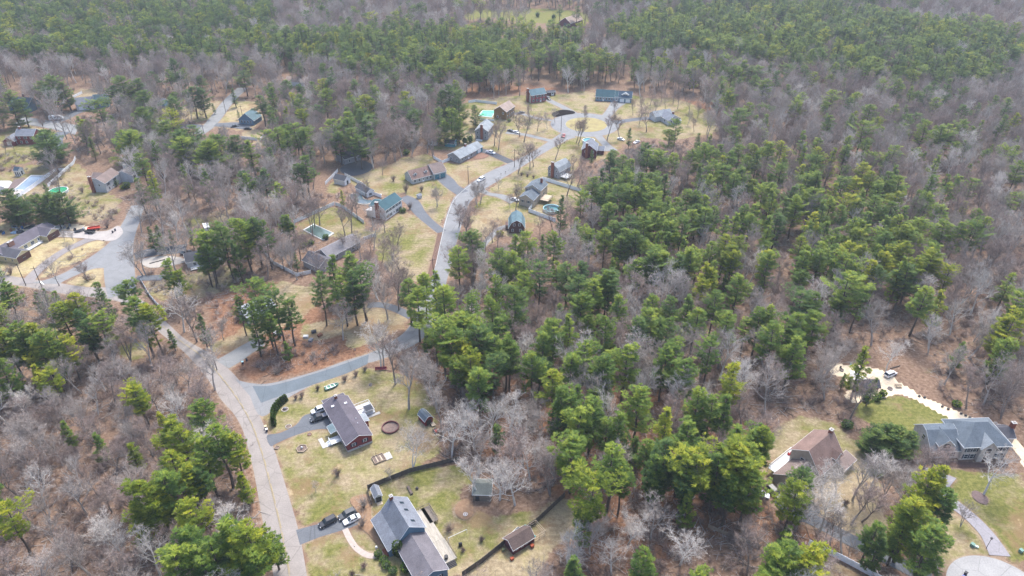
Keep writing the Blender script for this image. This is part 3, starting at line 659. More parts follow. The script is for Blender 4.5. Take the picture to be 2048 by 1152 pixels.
# brown roofed house
h=house((83.1,133.7),(93.0,141.7),'tan house with tall reddish-brown roof and garage wing above the right-hand drive',xy=True,lw='the tan house with the brown roof')
block(h,0,0,11.6,9.0,3.5,0,'x',TAN,R_BRN,prof=[(0,3.6),(4.4,9.0),(9,5.9)],wins=[('l',1.5,1.5,.8,1.0),('f',3,1.7,1.2,1.3),('f',5.5,1.7,1.2,1.3),('l',5.5,4.6,1,1.2),('r',4.5,4.6,1,1.2)],over=.45)
block(h,-8.6,.6,8.55,7.4,2.8,2.7,'x',TAN,R_BRN2,wins=[('l',3.7,1.5,1.2,1.2),('f',2.3,1.3,2.6,2.2,'g'),('f',5.8,1.3,2.6,2.2,'g')])
block(h,7.2,-.3,2.6,3.4,5.0,1.3,'y',TAN,R_BRN,zb=3.2,wins=[('f',1.3,4.7,1.2,1.1,'a')])
block(h,8.2,-2.9,5.6,2.85,2.4,0,'x',TAN,R_BRN2,prof=[(0,2.45),(2.85,3.3)],wins=[('f',2.8,1.2,1,1.9,'d')])
chimney(h,10.9,4.6,7.5,10.0,1.1,.9)
deck(h,-7.5,8.2,3.5,10.8,2.2,M('white_deck'),True,WHITE,'lb')
fc=MB(); 
for (a,c) in ((1,9),(1.9,9.6),(2.8,9),(2.2,8.7),(1.2,9.9)): fc.box(a-.3,c-.3,2.21,a+.3,c+.3,2.65); fc.box(a-.3,c+.2,2.652,a+.3,c+.3,3.0)
fc.build('patio_furniture',M('red_cushion',(.35,.03,.03)),h)
BH=h
# stone-fronted mansion
h=house((126.35,142.26),(139.13,142.83),'large stone-fronted house with slate hip roof and arched windows, lower right',xy=True,lw='the large stone-fronted house')
NV=M('navy_paint')
block(h,0,0,13.2,10.6,5.3,4.0,'x',STONE,R_SLATE,hip=3.6,over=.45,wins=[('f',1.6,3.9,1.0,1.4,'s'),('f',3.3,3.9,.01,.01,'w'),('f',1.6,1.4,1.0,1.5,'s'),('f',3.2,3.9,1.0,1.4,'s'),('f',3.2,1.4,1.0,1.5,'s'),('f',10.2,3.9,1.,1.4,'s'),('f',12,3.9,1.,1.4,'s'),('f',10.2,1.4,1.,1.5,'s'),('f',12,1.4,1.,1.5,'s'),('l',1,3.9,.8,1.3)][0:1]+[('f',1.6,1.4,1.0,1.5,'s'),('f',3.3,3.9,1.0,1.4,'s'),('f',3.3,1.4,1.0,1.5,'s'),('f',10.0,3.9,1.,1.4,'s'),('f',11.9,3.9,1.,1.4,'s'),('f',10.0,1.4,1.,1.5,'s'),('f',11.9,1.4,1.,1.5,'s')],shut=NV)
block(h,4.5,-.9,4.2,6.2,5.25,2.3,'y',STONE,R_LSL,wins=[('f',2.1,4.1,1.7,2.0,'a'),('f',2.1,1.1,1.1,2.1,'d',M('dark_door',(.06,.02,.02)))])
block(h,-8.4,.8,8.35,9.4,3.2,0,'x',STONE,R_SLATE,prof=[(0,3.2),(4.5,6.7),(6.4,7.0),(9.4,4.2)],wins=[('f',6.2,1.6,1.,1.4,'s'),('f',3,1.3,2.6,2.2,'g'),('l',4.6,4.1,1.2,1.5)],shut=NV)
block(h,-6.4,1.0,4.0,5.2,5.0,2.0,'y',STONE,R_SLATE,zb=3.0,wins=[('f',2.0,4.7,2.2,1.9,'a')])
block(h,13.2,5.0,5.4,5.0,3.0,1.6,'x',STONE,R_CH,wins=[('f',2.6,1.5,1.4,1.3)])
chimney(h,18.7,7.6,0,6.3,1.2,1.0)
# yellow ranch with brown gables, left edge
h=house((37.5,528.6),(62.5,513.7),'long yellow ranch house with brown gable ends and grey roof at the left edge',lw='the yellow ranch house')
BRG=siding('brown_gable',(.11,.05,.045))
block(h,0,0,6.6,14,3.0,1.7,'y',CREAM,R_CH,wins=[('f',3.3,1.5,1.5,1.2),('l',2.5,1.5,.8,.9),('l',6,1.5,.8,.9)])
MB().box(.15,-.06,.1,6.45,-.012,2.9).build('gable_cladding',BRG,h)
block(h,.6,6.6,26,8.2,3.0,1.75,'x',CREAM,R_PLUM,wins=[('f',10,1.5,1.6,1.3),('f',13.5,1.5,1.6,1.3),('f',16.6,1.2,1.1,2.1,'d')])
e2=W_(h,20.5,0)
block(h,18.6,3.0,6.4,7.2,3.0,1.7,'y',CREAM,R_PLUM,wins=[('f',3.2,1.5,1.7,1.3)])
MB().box(18.75,2.94,.1,24.85,2.988,2.9).build('gable_cladding',BRG,h)
chimney(h,6.5,8.6,3.5,5.9,2.6,1.0,M('tan_brick',(.27,.14,.10),var=.3,scale=3))
deck(h,8.8,4.6,17.4,6.55,.5,M('white_deck'),True,WHITE,'f')
# white house left
h=house((187.5,384),(208,385),'pale two-storey house with brick chimney and taupe roofs near the green round pool',lw='the pale house by the green round pool')
block(h,0,0,7.2,12.5,5.0,2.4,'y',LGREY,R_BRN2,wins=[('f',4.2,3.8,.8,1.0),('r',2.5,3.6,1,1.2,'s'),('r',8,3.6,1,1.2,'s'),('r',2.5,1.4,1,1.2),('r',5.5,1.1,1,2,'d')])
block(h,-6.2,9.4,6.1,5.6,3.0,1.7,'x',LGREY,R_BRN2)
block(h,4.4,12.6,9.0,8.6,3.8,2.2,'y',LGREY,roofm('shingles_mid',(.17,.155,.155)),wins=[('r',2.5,2.2,2.4,1.2),('r',6,2.2,1,1.2)])
chimney(h,.7,-.55,0,8.4,1.3,1.0); chimney(h,8,17,5,7.4,1.2,1.1,CONC)
# red colonial NW
h=house((32,291.7),(57.6,291.7),'dark red two-storey house with blue-grey roof and low side wings, upper left',lw='the dark red colonial')
block(h,0,2,10.4,8.0,5.3,2.4,'x',RED,R_GREY,wins=[('f',2,4.0,1,1.2),('f',5.5,4.0,1.6,1.2),('f',2.5,1.5,1,1.3),('f',5.5,1.5,1,1.3),('f',8.6,4.0,1,1.2),('l',4,4,1,1.2)])
block(h,-6.4,0,6.35,6.4,2.8,2.2,'y',RED,R_GREY,wins=[('f',3.1,1.3,2.6,2.1,'g'),('r',2.2,1.5,1,1.4),('r',4.4,1.5,1,1.4)])
block(h,10.45,1.0,6.5,7,2.8,2.2,'y',RED,R_SLATE,wins=[('f',3,1.5,1.4,1.3)])
chimney(h,1.5,6,6,9,.9,.9)
h=house((20,222),(50,224),'house with dark navy roof half hidden behind big pines, far upper left',lw='the navy-roofed house')
block(h,0,0,15,9.0,4.5,3.4,'x',BLUEC,R_NAVY,wins=[('f',3,2.6,1.2,1.4),('f',9,2.6,1.2,1.4)]); chimney(h,8,6,7,9.4)
h=house((155,222),(176,220),'blue-grey house with pale wall at the end of its driveway, upper left',lw='the blue-grey house')
block(h,0,0,10,9,4.2,2.8,'x',LGREY,R_GREY,wins=[('f',2.5,1.4,2.4,2.1,'g'),('f',7,2,1.2,1.4)]); block(h,10.05,2,8,8,4.5,3,'x',BLUEC,R_TEAL,wins=[('f',4,2,1,1.4)])
h=house((313,215),(325,215),'small blue-grey outbuilding with steep roof behind the pines, upper left',cat='shed',name='shed',lw='the small blue-grey outbuilding')
block(h,0,0,5.6,5.4,2.8,2.2,'x',BLUEC,R_GREY,wins=[('f',2.8,1.1,1.2,2,'d')])
h=house((479,248),(502,250),'blue-grey cottage with a row of front windows beside the upper-left road',lw='the blue-grey cottage')
block(h,0,0,10,9,3.0,4.0,'y',BLUEC,R_TEAL,wins=[('f',2,1.7,1,1.5),('f',4,1.7,1,1.5),('f',6,1.7,1,1.5),('f',8,1.7,1,1.5)],split=.5)
h=house((572,171),(602,173),'pale tan house partly hidden behind two small pines, upper middle left',lw='the pale tan house')
block(h,0,0,15,8,3.0,2.4,'x',WCL,R_TAN,wins=[('f',3,1.6,1.4,1.2),('f',11,1.6,1.4,1.2)])
# white colonial with dark green roof
h=house((772,441),(805,418),'white two-storey house with dark green roof and brick chimney above the curved drive',lw='the white house with the dark green roof')
DG=M('dark_green_paint',(.015,.03,.03))
block(h,0,0,13.0,7.4,5.2,2.4,'x',WCL,R_GRN,wins=[('f',t,z,.9,1.25,'s') for z in (1.4,4.0) for t in (1.6,4,9,11.4)]+[('f',6.5,4.0,.9,1.25,'s'),('f',6.5,1.1,1.1,2.1,'d'),('l',2.5,4,.8,1.1),('r',3.5,4,.8,1.1)],shut=DG)
block(h,4.2,7.45,7.5,4.6,3.0,1.6,'y',WCL,R_GRN)
block(h,.2,7.45,3.9,3.4,2.6,0,'x',WCL,M('white_roof',(.62,.63,.64)),prof=[(0,3.1),(3.4,2.6)])
chimney(h,-.6,3.9,0,8.6,1.2,1.5)
# brown-roofed cape with teal garage doors
h=house((825,369),(859,360),'long cape with brown roof, two white dormers and garage with twin teal doors',lw='the cape with teal garage doors')
block(h,0,0,11.6,8.2,2.7,3.2,'x',SAGE,R_BRN,wins=[('f',1.5,1.5,1,1.2),('f',4,1.5,1,1.2),('f',6.2,1.1,1,2.1,'d'),('f',8.5,1.5,1,1.2),('f',10.5,1.5,1,1.2)])
for x in (2.6,8.6): block(h,x-.8,1.3,1.6,2.6,4.6,.7,'y',WCL,R_BRN,zb=3.0,over=.2,wins=[('f',.8,4.2,.7,.9)])
TL=M('teal_door',(.02,.14,.18))
block(h,11.65,-1.2,7.2,9.4,3.4,3.3,'x',SAGE,R_BRN2,wins=[('f',1.9,1.2,2.5,2.2,'g',TL),('f',5.2,1.2,2.5,2.2,'g',TL)])
# grey ranch with teal garage end
h=house((920,327),(965,304),'grey ranch with pale grey roof and teal garage end, beside the dark driveway',lw='the grey ranch with the teal garage')
block(h,0,0,14.5,8.4,3.0,2.2,'x',WEATH,R_LSL,wins=[('f',2,1.7,1.2,1.3),('f',5,1.7,1.2,1.3),('f',7.6,1.2,1.2,2.1,'d'),('f',10,1.7,1.6,1.3),('l',2,1.7,1,1.2),('l',6,1.7,1,1.2)])
block(h,14.55,0.6,6.0,7.4,2.9,2.1,'x',TEAL,R_LSL,wins=[('f',3,1.2,2.6,2.1,'g',WHITE),('r',3.7,1.2,2.6,2.1,'g',WHITE)])
chimney(h,10.5,4.5,4.6,6.6,.9,.9)
# grey colonial with brick chimney
h=house((951,278),(975,280),'grey two-storey house with tall brick chimney on its gable, behind the bare tree',lw='the grey house with the tall brick chimney')
block(h,0,0,7.4,12.5,5.2,2.4,'y',GREY,R_LSL,wins=[('f',1.4,4,.9,1.2),('f',1.4,1.5,.9,1.2),('f',5.9,4,.9,1.2),('f',5.9,1.5,.9,1.2)]+[('r',t,z,.9,1.2,'s') for z in (1.5,4) for t in (2,5,8,11)])
chimney(h,3.9,-.55,0,9,1.3,1.0)
MB().box(1.0,-3.2,.0,4.6,-1.6,.6).build('bulkhead',LGREY,h)
h=house((988,236),(1012,240),'brown wood-gabled house with tan roof beside the pool with green cover',lw='the brown-gabled house')
block(h,0,0,8.3,12.2,5.2,2.7,'y',BRW,R_TAN,wins=[('f',6.3,3.9,.9,1.2),('f',2.5,1.3,.9,1.2)]+[('r',t,z,1.,1.3,'s') for z in (1.5,4) for t in (2,5,8,10.8)])
h=house((1062,206.6),(1092,202),'far red-fronted two-storey house with teal-grey roof and brick chimney at the woods edge',lw='the red-fronted far house')
block(h,0,0,11,7.6,5.2,2.6,'x',REDF,R_TEAL,wins=[('f',t,z,1,1.3,'s') for z in (1.5,4.0) for t in (1.8,4.6,9.4)]+[('f',7,4,1,1.3,'s'),('f',7,1.1,1.1,2.1,'d')])
MB().box(-.06,.05,.1,-.012,7.5,5.1).build('side_cladding',TAN,h)
chimney(h,-.6,3.6,0,8.8,1.2,1.4)
h=house((1191,201.5),(1252,205),'long blue-fronted house with navy roof and white garage doors at the woods edge',lw='the long blue house')
block(h,0,0,12,8.2,3.0,3.4,'x',BLUEC,R_GRN,wins=[('f',1.3,1.7,1,1.4),('f',3.1,1.7,1,1.4),('f',5,1.2,1.1,2.1,'d'),('f',7,1.7,1,1.4),('f',8.8,1.7,1,1.4),('f',10.6,1.7,1,1.4)])
block(h,12.05,.9,2.8,7,3.3,2.8,'x',LGREY,R_GRN,wins=[('f',1.4,1.2,1.2,2.1,'d')])
block(h,14.9,-.4,8.4,8.6,3.2,3.0,'x',BLUEC,R_NAVY,wins=[('f',2.2,1.2,2.8,2.2,'g'),('f',6.0,1.2,2.8,2.2,'g')])
block(h,17,1.0,4.2,4,4.8,1.0,'y',WCL,R_LSL,zb=3.2,wins=[('f',2.1,4.4,2.8,.9)])
h=house((1336,251),(1367,246),'pale blue-roofed house with brick chimney right of the turning circle',lw='the pale blue-roofed house')
block(h,0,0,8.6,12.5,3.2,2.4,'y',LGREY,R_GREY,wins=[('f',2,1.8,1.,1.2),('f',6.5,1.8,1.,1.2),('l',4,1.8,1.2,1.2),('l',9,1.8,1.2,1.2)])
block(h,-4.0,8.2,12,6.6,3.4,2.2,'x',LGREY,R_LSL); chimney(h,4.8,3,4.5,6.8,.9,.9)
MB().box(8.7,.5,0,9.9,2.6,1.8).build('porch',WHITE,h)
h=house((1163,315),(1190,317),'dark red gabled house with brick chimney and grey roof among the pines',lw='the dark red house by the pines')
block(h,0,0,7.8,10.2,4.6,2.7,'y',BURG,R_GREY,wins=[('f',6,3.6,.8,1.1),('f',2,3.6,.8,1.1),('f',6,1.3,.9,1.2)]+[('r',t,z,1,1.2) for z in (1.4,3.6) for t in (2,5,8)])
block(h,7.85,6,3.6,5,2.6,1.3,'x',BURG,R_GREY); chimney(h,2.6,-.55,0,8.6,1.3,1.0)
h=house((1095.6,351),(1117.5,358),'grey gambrel-gabled house with brick chimney and white back deck',lw='the grey gabled house with the white deck')
block(h,0,0,7.0,10.2,4.6,2.5,'y',GREY,R_LSL,prof=[(0,4.3),(.9,5.6),(3.5,7.1),(6.1,5.6),(7,4.3)],wins=[('f',1.2,3.8,.8,1.1),('f',1.2,1.4,.8,1.1),('f',5.5,3.8,.8,1.1),('f',5.5,1.4,.8,1.1),('r',3,1.2,1.8,2.0,'d',WHITE),('r',7,3.4,.9,1.1)])
chimney(h,3.2,-.55,0,8.4,1.3,1.0); deck(h,7.1,.5,11.4,6.0,1.4,M('white_deck'),True,WHITE,'rf')
h=house((1038,410),(1065,415.6),'tan split house with two dark blue-grey roofs and side deck by the blue round pool',lw='the tan split-roofed house')
block(h,0,0,7.2,7.8,4.0,2.0,'y',TAN,R_SLATE,wins=[('f',1.8,2.6,.8,1.1,'s'),('f',4.9,2.6,.8,1.1,'s'),('r',3,2.4,1,1.2)])
block(h,-.4,7.85,8.0,8.6,5.6,2.2,'y',TAN,R_SLATE,wins=[('f',1.4,5.,.8,1.1,'s'),('r',4,2.4,1,1.2),('r',6,4.6,1,1.2),('l',3,4.6,1,1.2)])
chimney(h,5.5,14,6.8,9.2,.9,.9); deck(h,8.0,6.0,12.4,12.5,1.9,M('tan_deck',(.48,.40,.30)),True,M('tan_deck'),'rf')
h=house((1018,466.7),(1047,466.7),'brown gambrel-gabled house with blue-grey roof above the yellow shrub',lw='the brown gambrel house')
block(h,0,0,6.8,9.6,3.2,0,'y',DBR,R_TEAL,prof=[(0,3.0),(1.1,5.1),(3.4,6.4),(5.7,5.1),(6.8,3.0)],wins=[('f',2.3,4.2,.8,1.1),('f',4.6,4.2,.8,1.1),('f',1.6,1.5,.8,1.1),('f',5,1.5,.8,1.1),('r',3,1.5,1,1.2),('r',6,1.5,1,1.2)])
MB().box(-1.6,3,0,-.06,6.5,2.4).build('side_bay',DBR,h)
# grey ranch below leafless trees (middle)
h=house((640,548),(668,533),'weathered grey L-shaped ranch beneath leafless trees beside the fenced pool',lw='the weathered grey ranch by the fenced pool')
block(h,0,0,7.6,10,3.0,2.4,'y',GREY,R_CH,wins=[('f',2.4,1.6,1,1.2),('f',5.2,1.6,1,1.2),('l',4,1.6,1.2,1.2)])
block(h,7.65,3.0,17,8.0,3.0,2.3,'x',GREY,roofm('shingles_faded',(.20,.19,.20)),wins=[('f',4,1.6,1.6,1.2),('f',9,1.2,1,2,'d'),('f',13,1.6,1.4,1.2)])
h=house((690,372),(700,366),'small white outhouse with dark roof beside tall pines at the fence corner',cat='shed',name='shed',lw='the small white outhouse')
block(h,0,0,4.6,6.8,2.8,1.6,'y',WCL,R_DK,wins=[('f',2.3,1.1,1.2,2,'d',DARK)])
h=house((690,330),(716,322),'grey house with dark roof hidden behind the tallest pines, centre left',lw='the house behind the tall pines')
block(h,0,0,10,8,3.2,2.2,'x',GREY,R_DK,wins=[('f',3,1.6,1,1.2),('f',7,1.6,1,1.2)])
h=house((735,395),(746,391),'white pool house with dark roof along the white fence',cat='shed',name='pool_house',lw='the white pool house')
block(h,-.2,0,4.2,9.6,2.5,1.3,'y',WCL,R_DK,wins=[('f',2,1.2,1.6,1.2)])
h=house((497,648),(535,632),'pale grey house glimpsed under the tall roadside pines, lower middle left',lw='the pale grey house under the pines')
block(h,0,0,11,8,3.0,2.0,'x',LGREY,roofm('shingles_silver',(.33,.36,.38)),wins=[('f',3,1.6,1.2,1.2),('f',8,1.6,1.2,1.2)])
h=house((376,538),(412,530),'low house with white porch glimpsed behind the pines right of the junction',lw='the low house behind the junction pines')
block(h,0,0,14,8,3.0,2.2,'x',LGREY,R_DK,wins=[('f',3,1.6,1.2,1.2),('f',8,1.6,1.2,1.2)]); deck(h,1,-2.4,9,-.05,.5,M('white_deck'),True,WHITE,'f')
h=house((1119,52),(1150,54),'dark red barn standing alone below the far green field',cat='barn',name='barn',ang=R(-38),lw='the far red barn')
block(h,0,0,12,20,4,4,'y',BURG,R_TAN,wins=[('f',6,2,3,3.4,'g',DARK)])
# ---------------- sheds and small buildings
def shed(A,B,D,ea,ri,ridge,wall,roof,label,lw=None,wins=(),prof=None,cat='shed',name='shed',over=.2,trim=None):
    h=house(A,B,label,cat=cat,name=name,lw=lw); L=math.dist(G(*A),G(*B)); block(h,0,0,L,D,ea,ri,ridge,wall,roof,wins=wins,prof=prof,over=over,trim=trim); return h,L
h,L=shed((751,1006),(765,1001),3.6,2.0,.9,'y',LGREY,R_GREY,'small grey shed with dark open door in the corner of the dark fence','the small grey shed',wins=[])
MB().box(.25,-.07,.1,L-.25,-.012,1.8).build('door',DARK,h); MB().box(.2,-1.2,0,L-.2,-.2,.12).build('door_ramp',M('tan_deck'),h)
h,L=shed((946,1002),(983,1003),5.2,2.6,1.3,'x',WOODD,roofm('shingles_moss',(.15,.165,.15)),'weathered grey-roofed shed under the pale leafless trees','the weathered grey shed',wins=[('f',1.2,1.0,1.1,1.8,'d',DARK)])
h,L=shed((851,853),(865,846),4.0,2.2,0,'y',RED,R_SLATE,'small dark red gambrel shed with open doors at the lawn edge','the small red gambrel shed',prof=[(0,2.1),(.6,2.9),(1.4,3.3),(2.2,2.9),(2.75,2.1)])
MB().box(.5,-.07,.1,L-.5,-.012,1.9).build('door',DARK,h)
h,L=shed((1026,1110),(1068,1084),4.0,2.1,1.5,'x',BURG,roofm('shingles_umber',(.12,.088,.08)),'burgundy chicken house with mesh run against the dark wooden fence','the burgundy chicken house',wins=[('f',1.2,1.3,.5,.5),('f',2.8,1.3,.5,.5),('f',4.2,1.3,.5,.5),('l',1.6,1.0,.9,1.7,'d',BURG)],over=.3)
b=MB(); 
x0=L+.1
for (x,y) in ((x0,0),(x0+3.4,0),(x0+3.4,3.9),(x0,3.9),(x0+1.7,0),(x0+1.7,3.9)): b.box(x-.05,y-.05,0,x+.05,y+.05,1.9)
for z in (.05,.95,1.85):
    for (xa,ya,xb,yb) in ((x0,0,x0+3.4,0),(x0,3.9,x0+3.4,3.9),(x0+3.4,0,x0+3.4,3.9)): b.obox(((xa+xb)/2,(ya+yb)/2),math.atan2(yb-ya,xb-xa),math.hypot(xb-xa,yb-ya),.07,.07,z)
b.build('run_frame',M('tan_deck'),h); MB().box(L+.08,-.2,2.0,L+.3,4.1,2.3).build('teal_tarp',M('teal_tarp',(.02,.42,.42)),h)
h,L=shed((890,293),(909,295),4.4,2.4,0,'x',TEAL,R_DK,'teal garden shed with dark gambrel roof beside the evergreens','the teal shed',prof=[(0,2.2),(.7,3.3),(2.2,4.0),(3.7,3.3),(4.4,2.2)],wins=[('r',2.2,1.1,1.4,1.9,'d',WHITE)])
h,L=shed((857,290),(871,292),3.6,2.3,1.2,'y',LGREY,R_LSL,'pale grey shed left of the teal shed by the trees','the pale grey shed',wins=[('f',1.8,1.0,1,1.8,'d',LGREY)])
h,L=shed((1095,192),(1111,191),4,2.4,.6,'x',DBR,R_DK,'small dark shed with pale door behind the red-fronted far house','the far dark shed',wins=[('f',3.4,1.1,1.8,1.9,'d',WHITE)])
h,L=shed((31,352.5),(41,353),3.6,3.2,1.2,'x',WCL,R_NAVY,'white pool cabana with arched openings and navy roof at the head of the pool','the white cabana',wins=[('f',.7,1.4,.6,1.9,'a'),('f',1.9,1.4,.6,1.9,'a'),('f',3.1,1.4,.6,1.9,'a'),('r',1.8,1.4,1.2,1.9,'a')])
h,L=shed((2,388),(13,385),3.4,2.7,1.,'y',WCL,M('white_roof'),'small white garden house by the pool terrace at the left edge','the small white garden house',wins=[('f',1.,1.3,.7,1.1),('f',3,1.3,.7,1.1)])
h,L=shed((1721,785),(1755,784),3.4,2.3,1.3,'x',siding('orange_log_wall',(.24,.075,.03)),R_DK,'small red-brown log cabin with dark roof on the sandy yard','the log cabin',wins=[('f',1.5,1.3,.7,.7),('f',3.5,1.0,.9,1.8,'d',DARK)],over=.5,trim=M('dark_trim',(.06,.03,.02)))
h,L=shed((1706,783),(1716,787),3.0,2.4,.9,'y',siding('orange_log_wall'),R_DK,'low red-brown log lean-to left of the cabin',None,over=.3)
h,L=shed((733,832),(747,827),2.2,1.9,.2,'x',LGREY,R_DK,'low hot-tub hut with flat dark cover on the white deck',None)
h,L=shed((838,420-22),(844,396),2.0,1.6,.4,'x',LGREY,R_GREY,'tiny pale play hut behind the white house',None)
# pergola frame in the sandy yard
h=empty('pergola',(*G(1697,770),0),R(-25),'white and grey pergola frames left of the log cabin','pergola'); 
b=MB()
for x in (0,2.2,4.4):
    for y in (0,3): b.box(x,y,0,x+.12,y+.12,2.4)
b.build('post',WHITE,h)
b=MB()
for i in range(8): b.box(-.3,.1+i*.4,2.42,4.9,.2+i*.4,2.55)
b.build('slat',WHITE,h); MB().box(-.2,3.3,2.0,2.6,5.0,2.3).build('white_panel',WHITE,h)

# ---------------- fences
def fence(px,H,m,label,post=2.4,th=.06,pm=None,xy=False,cap=False):
    pts=px if xy else [G(*p) for p in px]
    cx_=sum(p[0] for p in pts)/len(pts); cy_=sum(p[1] for p in pts)/len(pts)
    e=empty('fence',(pts[0][0],pts[0][1],0),0,label,'fence'); o=pts[0]; b=MB(); pp=[]
    for a,c in zip(pts[:-1],pts[1:]):
        L=math.dist(a,c); r=math.atan2(c[1]-a[1],c[0]-a[0]); n=max(1,round(L/post))
        b.obox(((a[0]+c[0])/2-o[0],(a[1]+c[1])/2-o[1]),r,L-.02,th,H-.08,.05)
        if cap: b.obox(((a[0]+c[0])/2-o[0],(a[1]+c[1])/2-o[1]),r,L-.02,th+.06,.07,H-.028)
        for i in range(n+1): 
            q=(a[0]+(c[0]-a[0])*i/n-o[0],a[1]+(c[1]-a[1])*i/n-o[1])
            if all(math.dist(q,k)>.6 for k in pp): pp.append(q)
    b.build('panel',m,e)
    me=MB().box(-.075,-.075,0,.075,.075,H+.09).mesh('post',pm or m)
    for q in pp[:95]:
        p=bpy.data.objects.new('post',me); C.objects.link(p); p.parent=e; p.location=(q[0],q[1],0)
    return e
VIN=M('white_vinyl',(.78,.81,.85),var=.07,scale=.5); WFEN=M('greyed_fence',(.70,.71,.72),var=.18,scale=1.2); WDK=M('dark_fence_wood',(.095,.082,.075),var=.35,scale=1.5); WTN=M('tan_fence_wood',(.30,.24,.18),var=.3,scale=1.5)
for px,H,m,lb in [
 ([(34.7,398),(80,366),(112,343),(130,343)],1.9,VIN,'bright white vinyl fence along the pool terrace, left edge'),
 ([(97,374),(130,344),(148,328),(152,318)],1.8,VIN,'white vinyl fence running past the green round pool'),
 ([(651,370),(676,344)],1.8,WFEN,'pale fence climbing to the small white outhouse'),
 ([(690,352),(728,373),(745,388)],1.8,WFEN,'pale fence from the outhouse down to the pool house'),
 ([(747,390),(763,396)],1.8,VIN,'short white fence against the white colonial house'),
 ([(588,447),(669,410)],1.8,WFEN,'long pale fence behind the rectangular fenced pool'),
 ([(671,411),(684,415),(728,447)],1.8,WFEN,'pale fence right of the fenced pool lawn'),
 ([(527,502),(543,486),(568,464)],1.8,WFEN,'pale fence seen through the tall pine trunks'),
 ([(527,504),(548,529),(595,553),(622,547)],1.7,WFEN,'weathered pale fence below the fenced pool yard'),
 ([(728,480),(752,472)],1.6,WFEN,'short pale fence beside the weathered grey ranch'),
 ([(1085,360),(1130,374),(1182,390)],1.9,VIN,'long pale vinyl fence below the grey gabled house'),
 ([(1067,411),(1057,424),(1111,444)],1.9,VIN,'pale vinyl fence around the blue round pool'),
 ([(867,317),(884,327),(899,321)],1.7,VIN,'white fence joining the grey ranch at its left end'),
 ([(937,206),(951,204),(994,209)],1.7,VIN,'white fence behind the pool with the green cover'),
 ([(960,240),(988,243)],1.4,VIN,'low white fence in front of the pool with the green cover'),
 ([(147,196),(165,187)],1.7,VIN,'white fence beside the woods, far upper left'),
 ([(736,979),(770,965),(821,945),(870,933),(919,921)],1.8,WDK,'dark weathered wood fence between the two near gardens'),
 ([(736,980),(738,995),(744,1010)],1.7,WDK,'short dark fence return beside the small grey shed'),
 ([(925,1153),(965,1125),(1015,1084),(1073,1046),(1129,994)],1.9,WDK,'long dark wood fence passing the burgundy chicken house'),
 ([(1304,1014),(1336,1026)],1.3,WDK,'short fallen dark fence piece in the needle-covered wood'),
 ([(1416,1055),(1458,1073),(1520,1096)],1.3,WTN,'low weathered fence in the wood left of the white fence'),
 ([(552,247+0),(520,258+24)],1.5,VIN,'pale fence among trees beside the blue-grey cottage'),
 ([(483,278),(515,281)],1.8,VIN,'pale fence just below the blue-grey cottage'),
 ([(300,528),(330,520)],.5,WDK,'low dark edging beside the paved court'),
]: fence(px,H,m,lb,pm=(WHITE if m in (VIN,) else None))
e=fence([(1616,1090),(1680,1120),(1742,1153),(1760,1163)],2.0,M('blue_white_vinyl',(.78,.82,.88)),'bright white vinyl fence with knobbed posts at the lower right',pm=WHITE,cap=True)
e=fence([(282,562),(299,592),(314,610),(333,627)],1.5,VIN,'white and dark fence beside the road below the junction',pm=DARK)

for w_,u,v in (('the grey road junction at left',238,520),('the bend of the side road',850,600),('the sandy yard',1790,765),('the long white fence, lower right',1680,1120),('the pale turning circle, lower right',2000,1150),('the grass island of the circle',1172,249),('the cedar hedge',556,820),('the white box truck',415,462),('the far green field',1050,32),('the fenced rectangular pool',628,465),('the motorhome',113,240),('the cluttered yard',110,455),('the triangle of grass, left',180,565),('the upper-left road',440,230),('the long dark wood fence',1072,1046)): land(w_,*G(u,v))
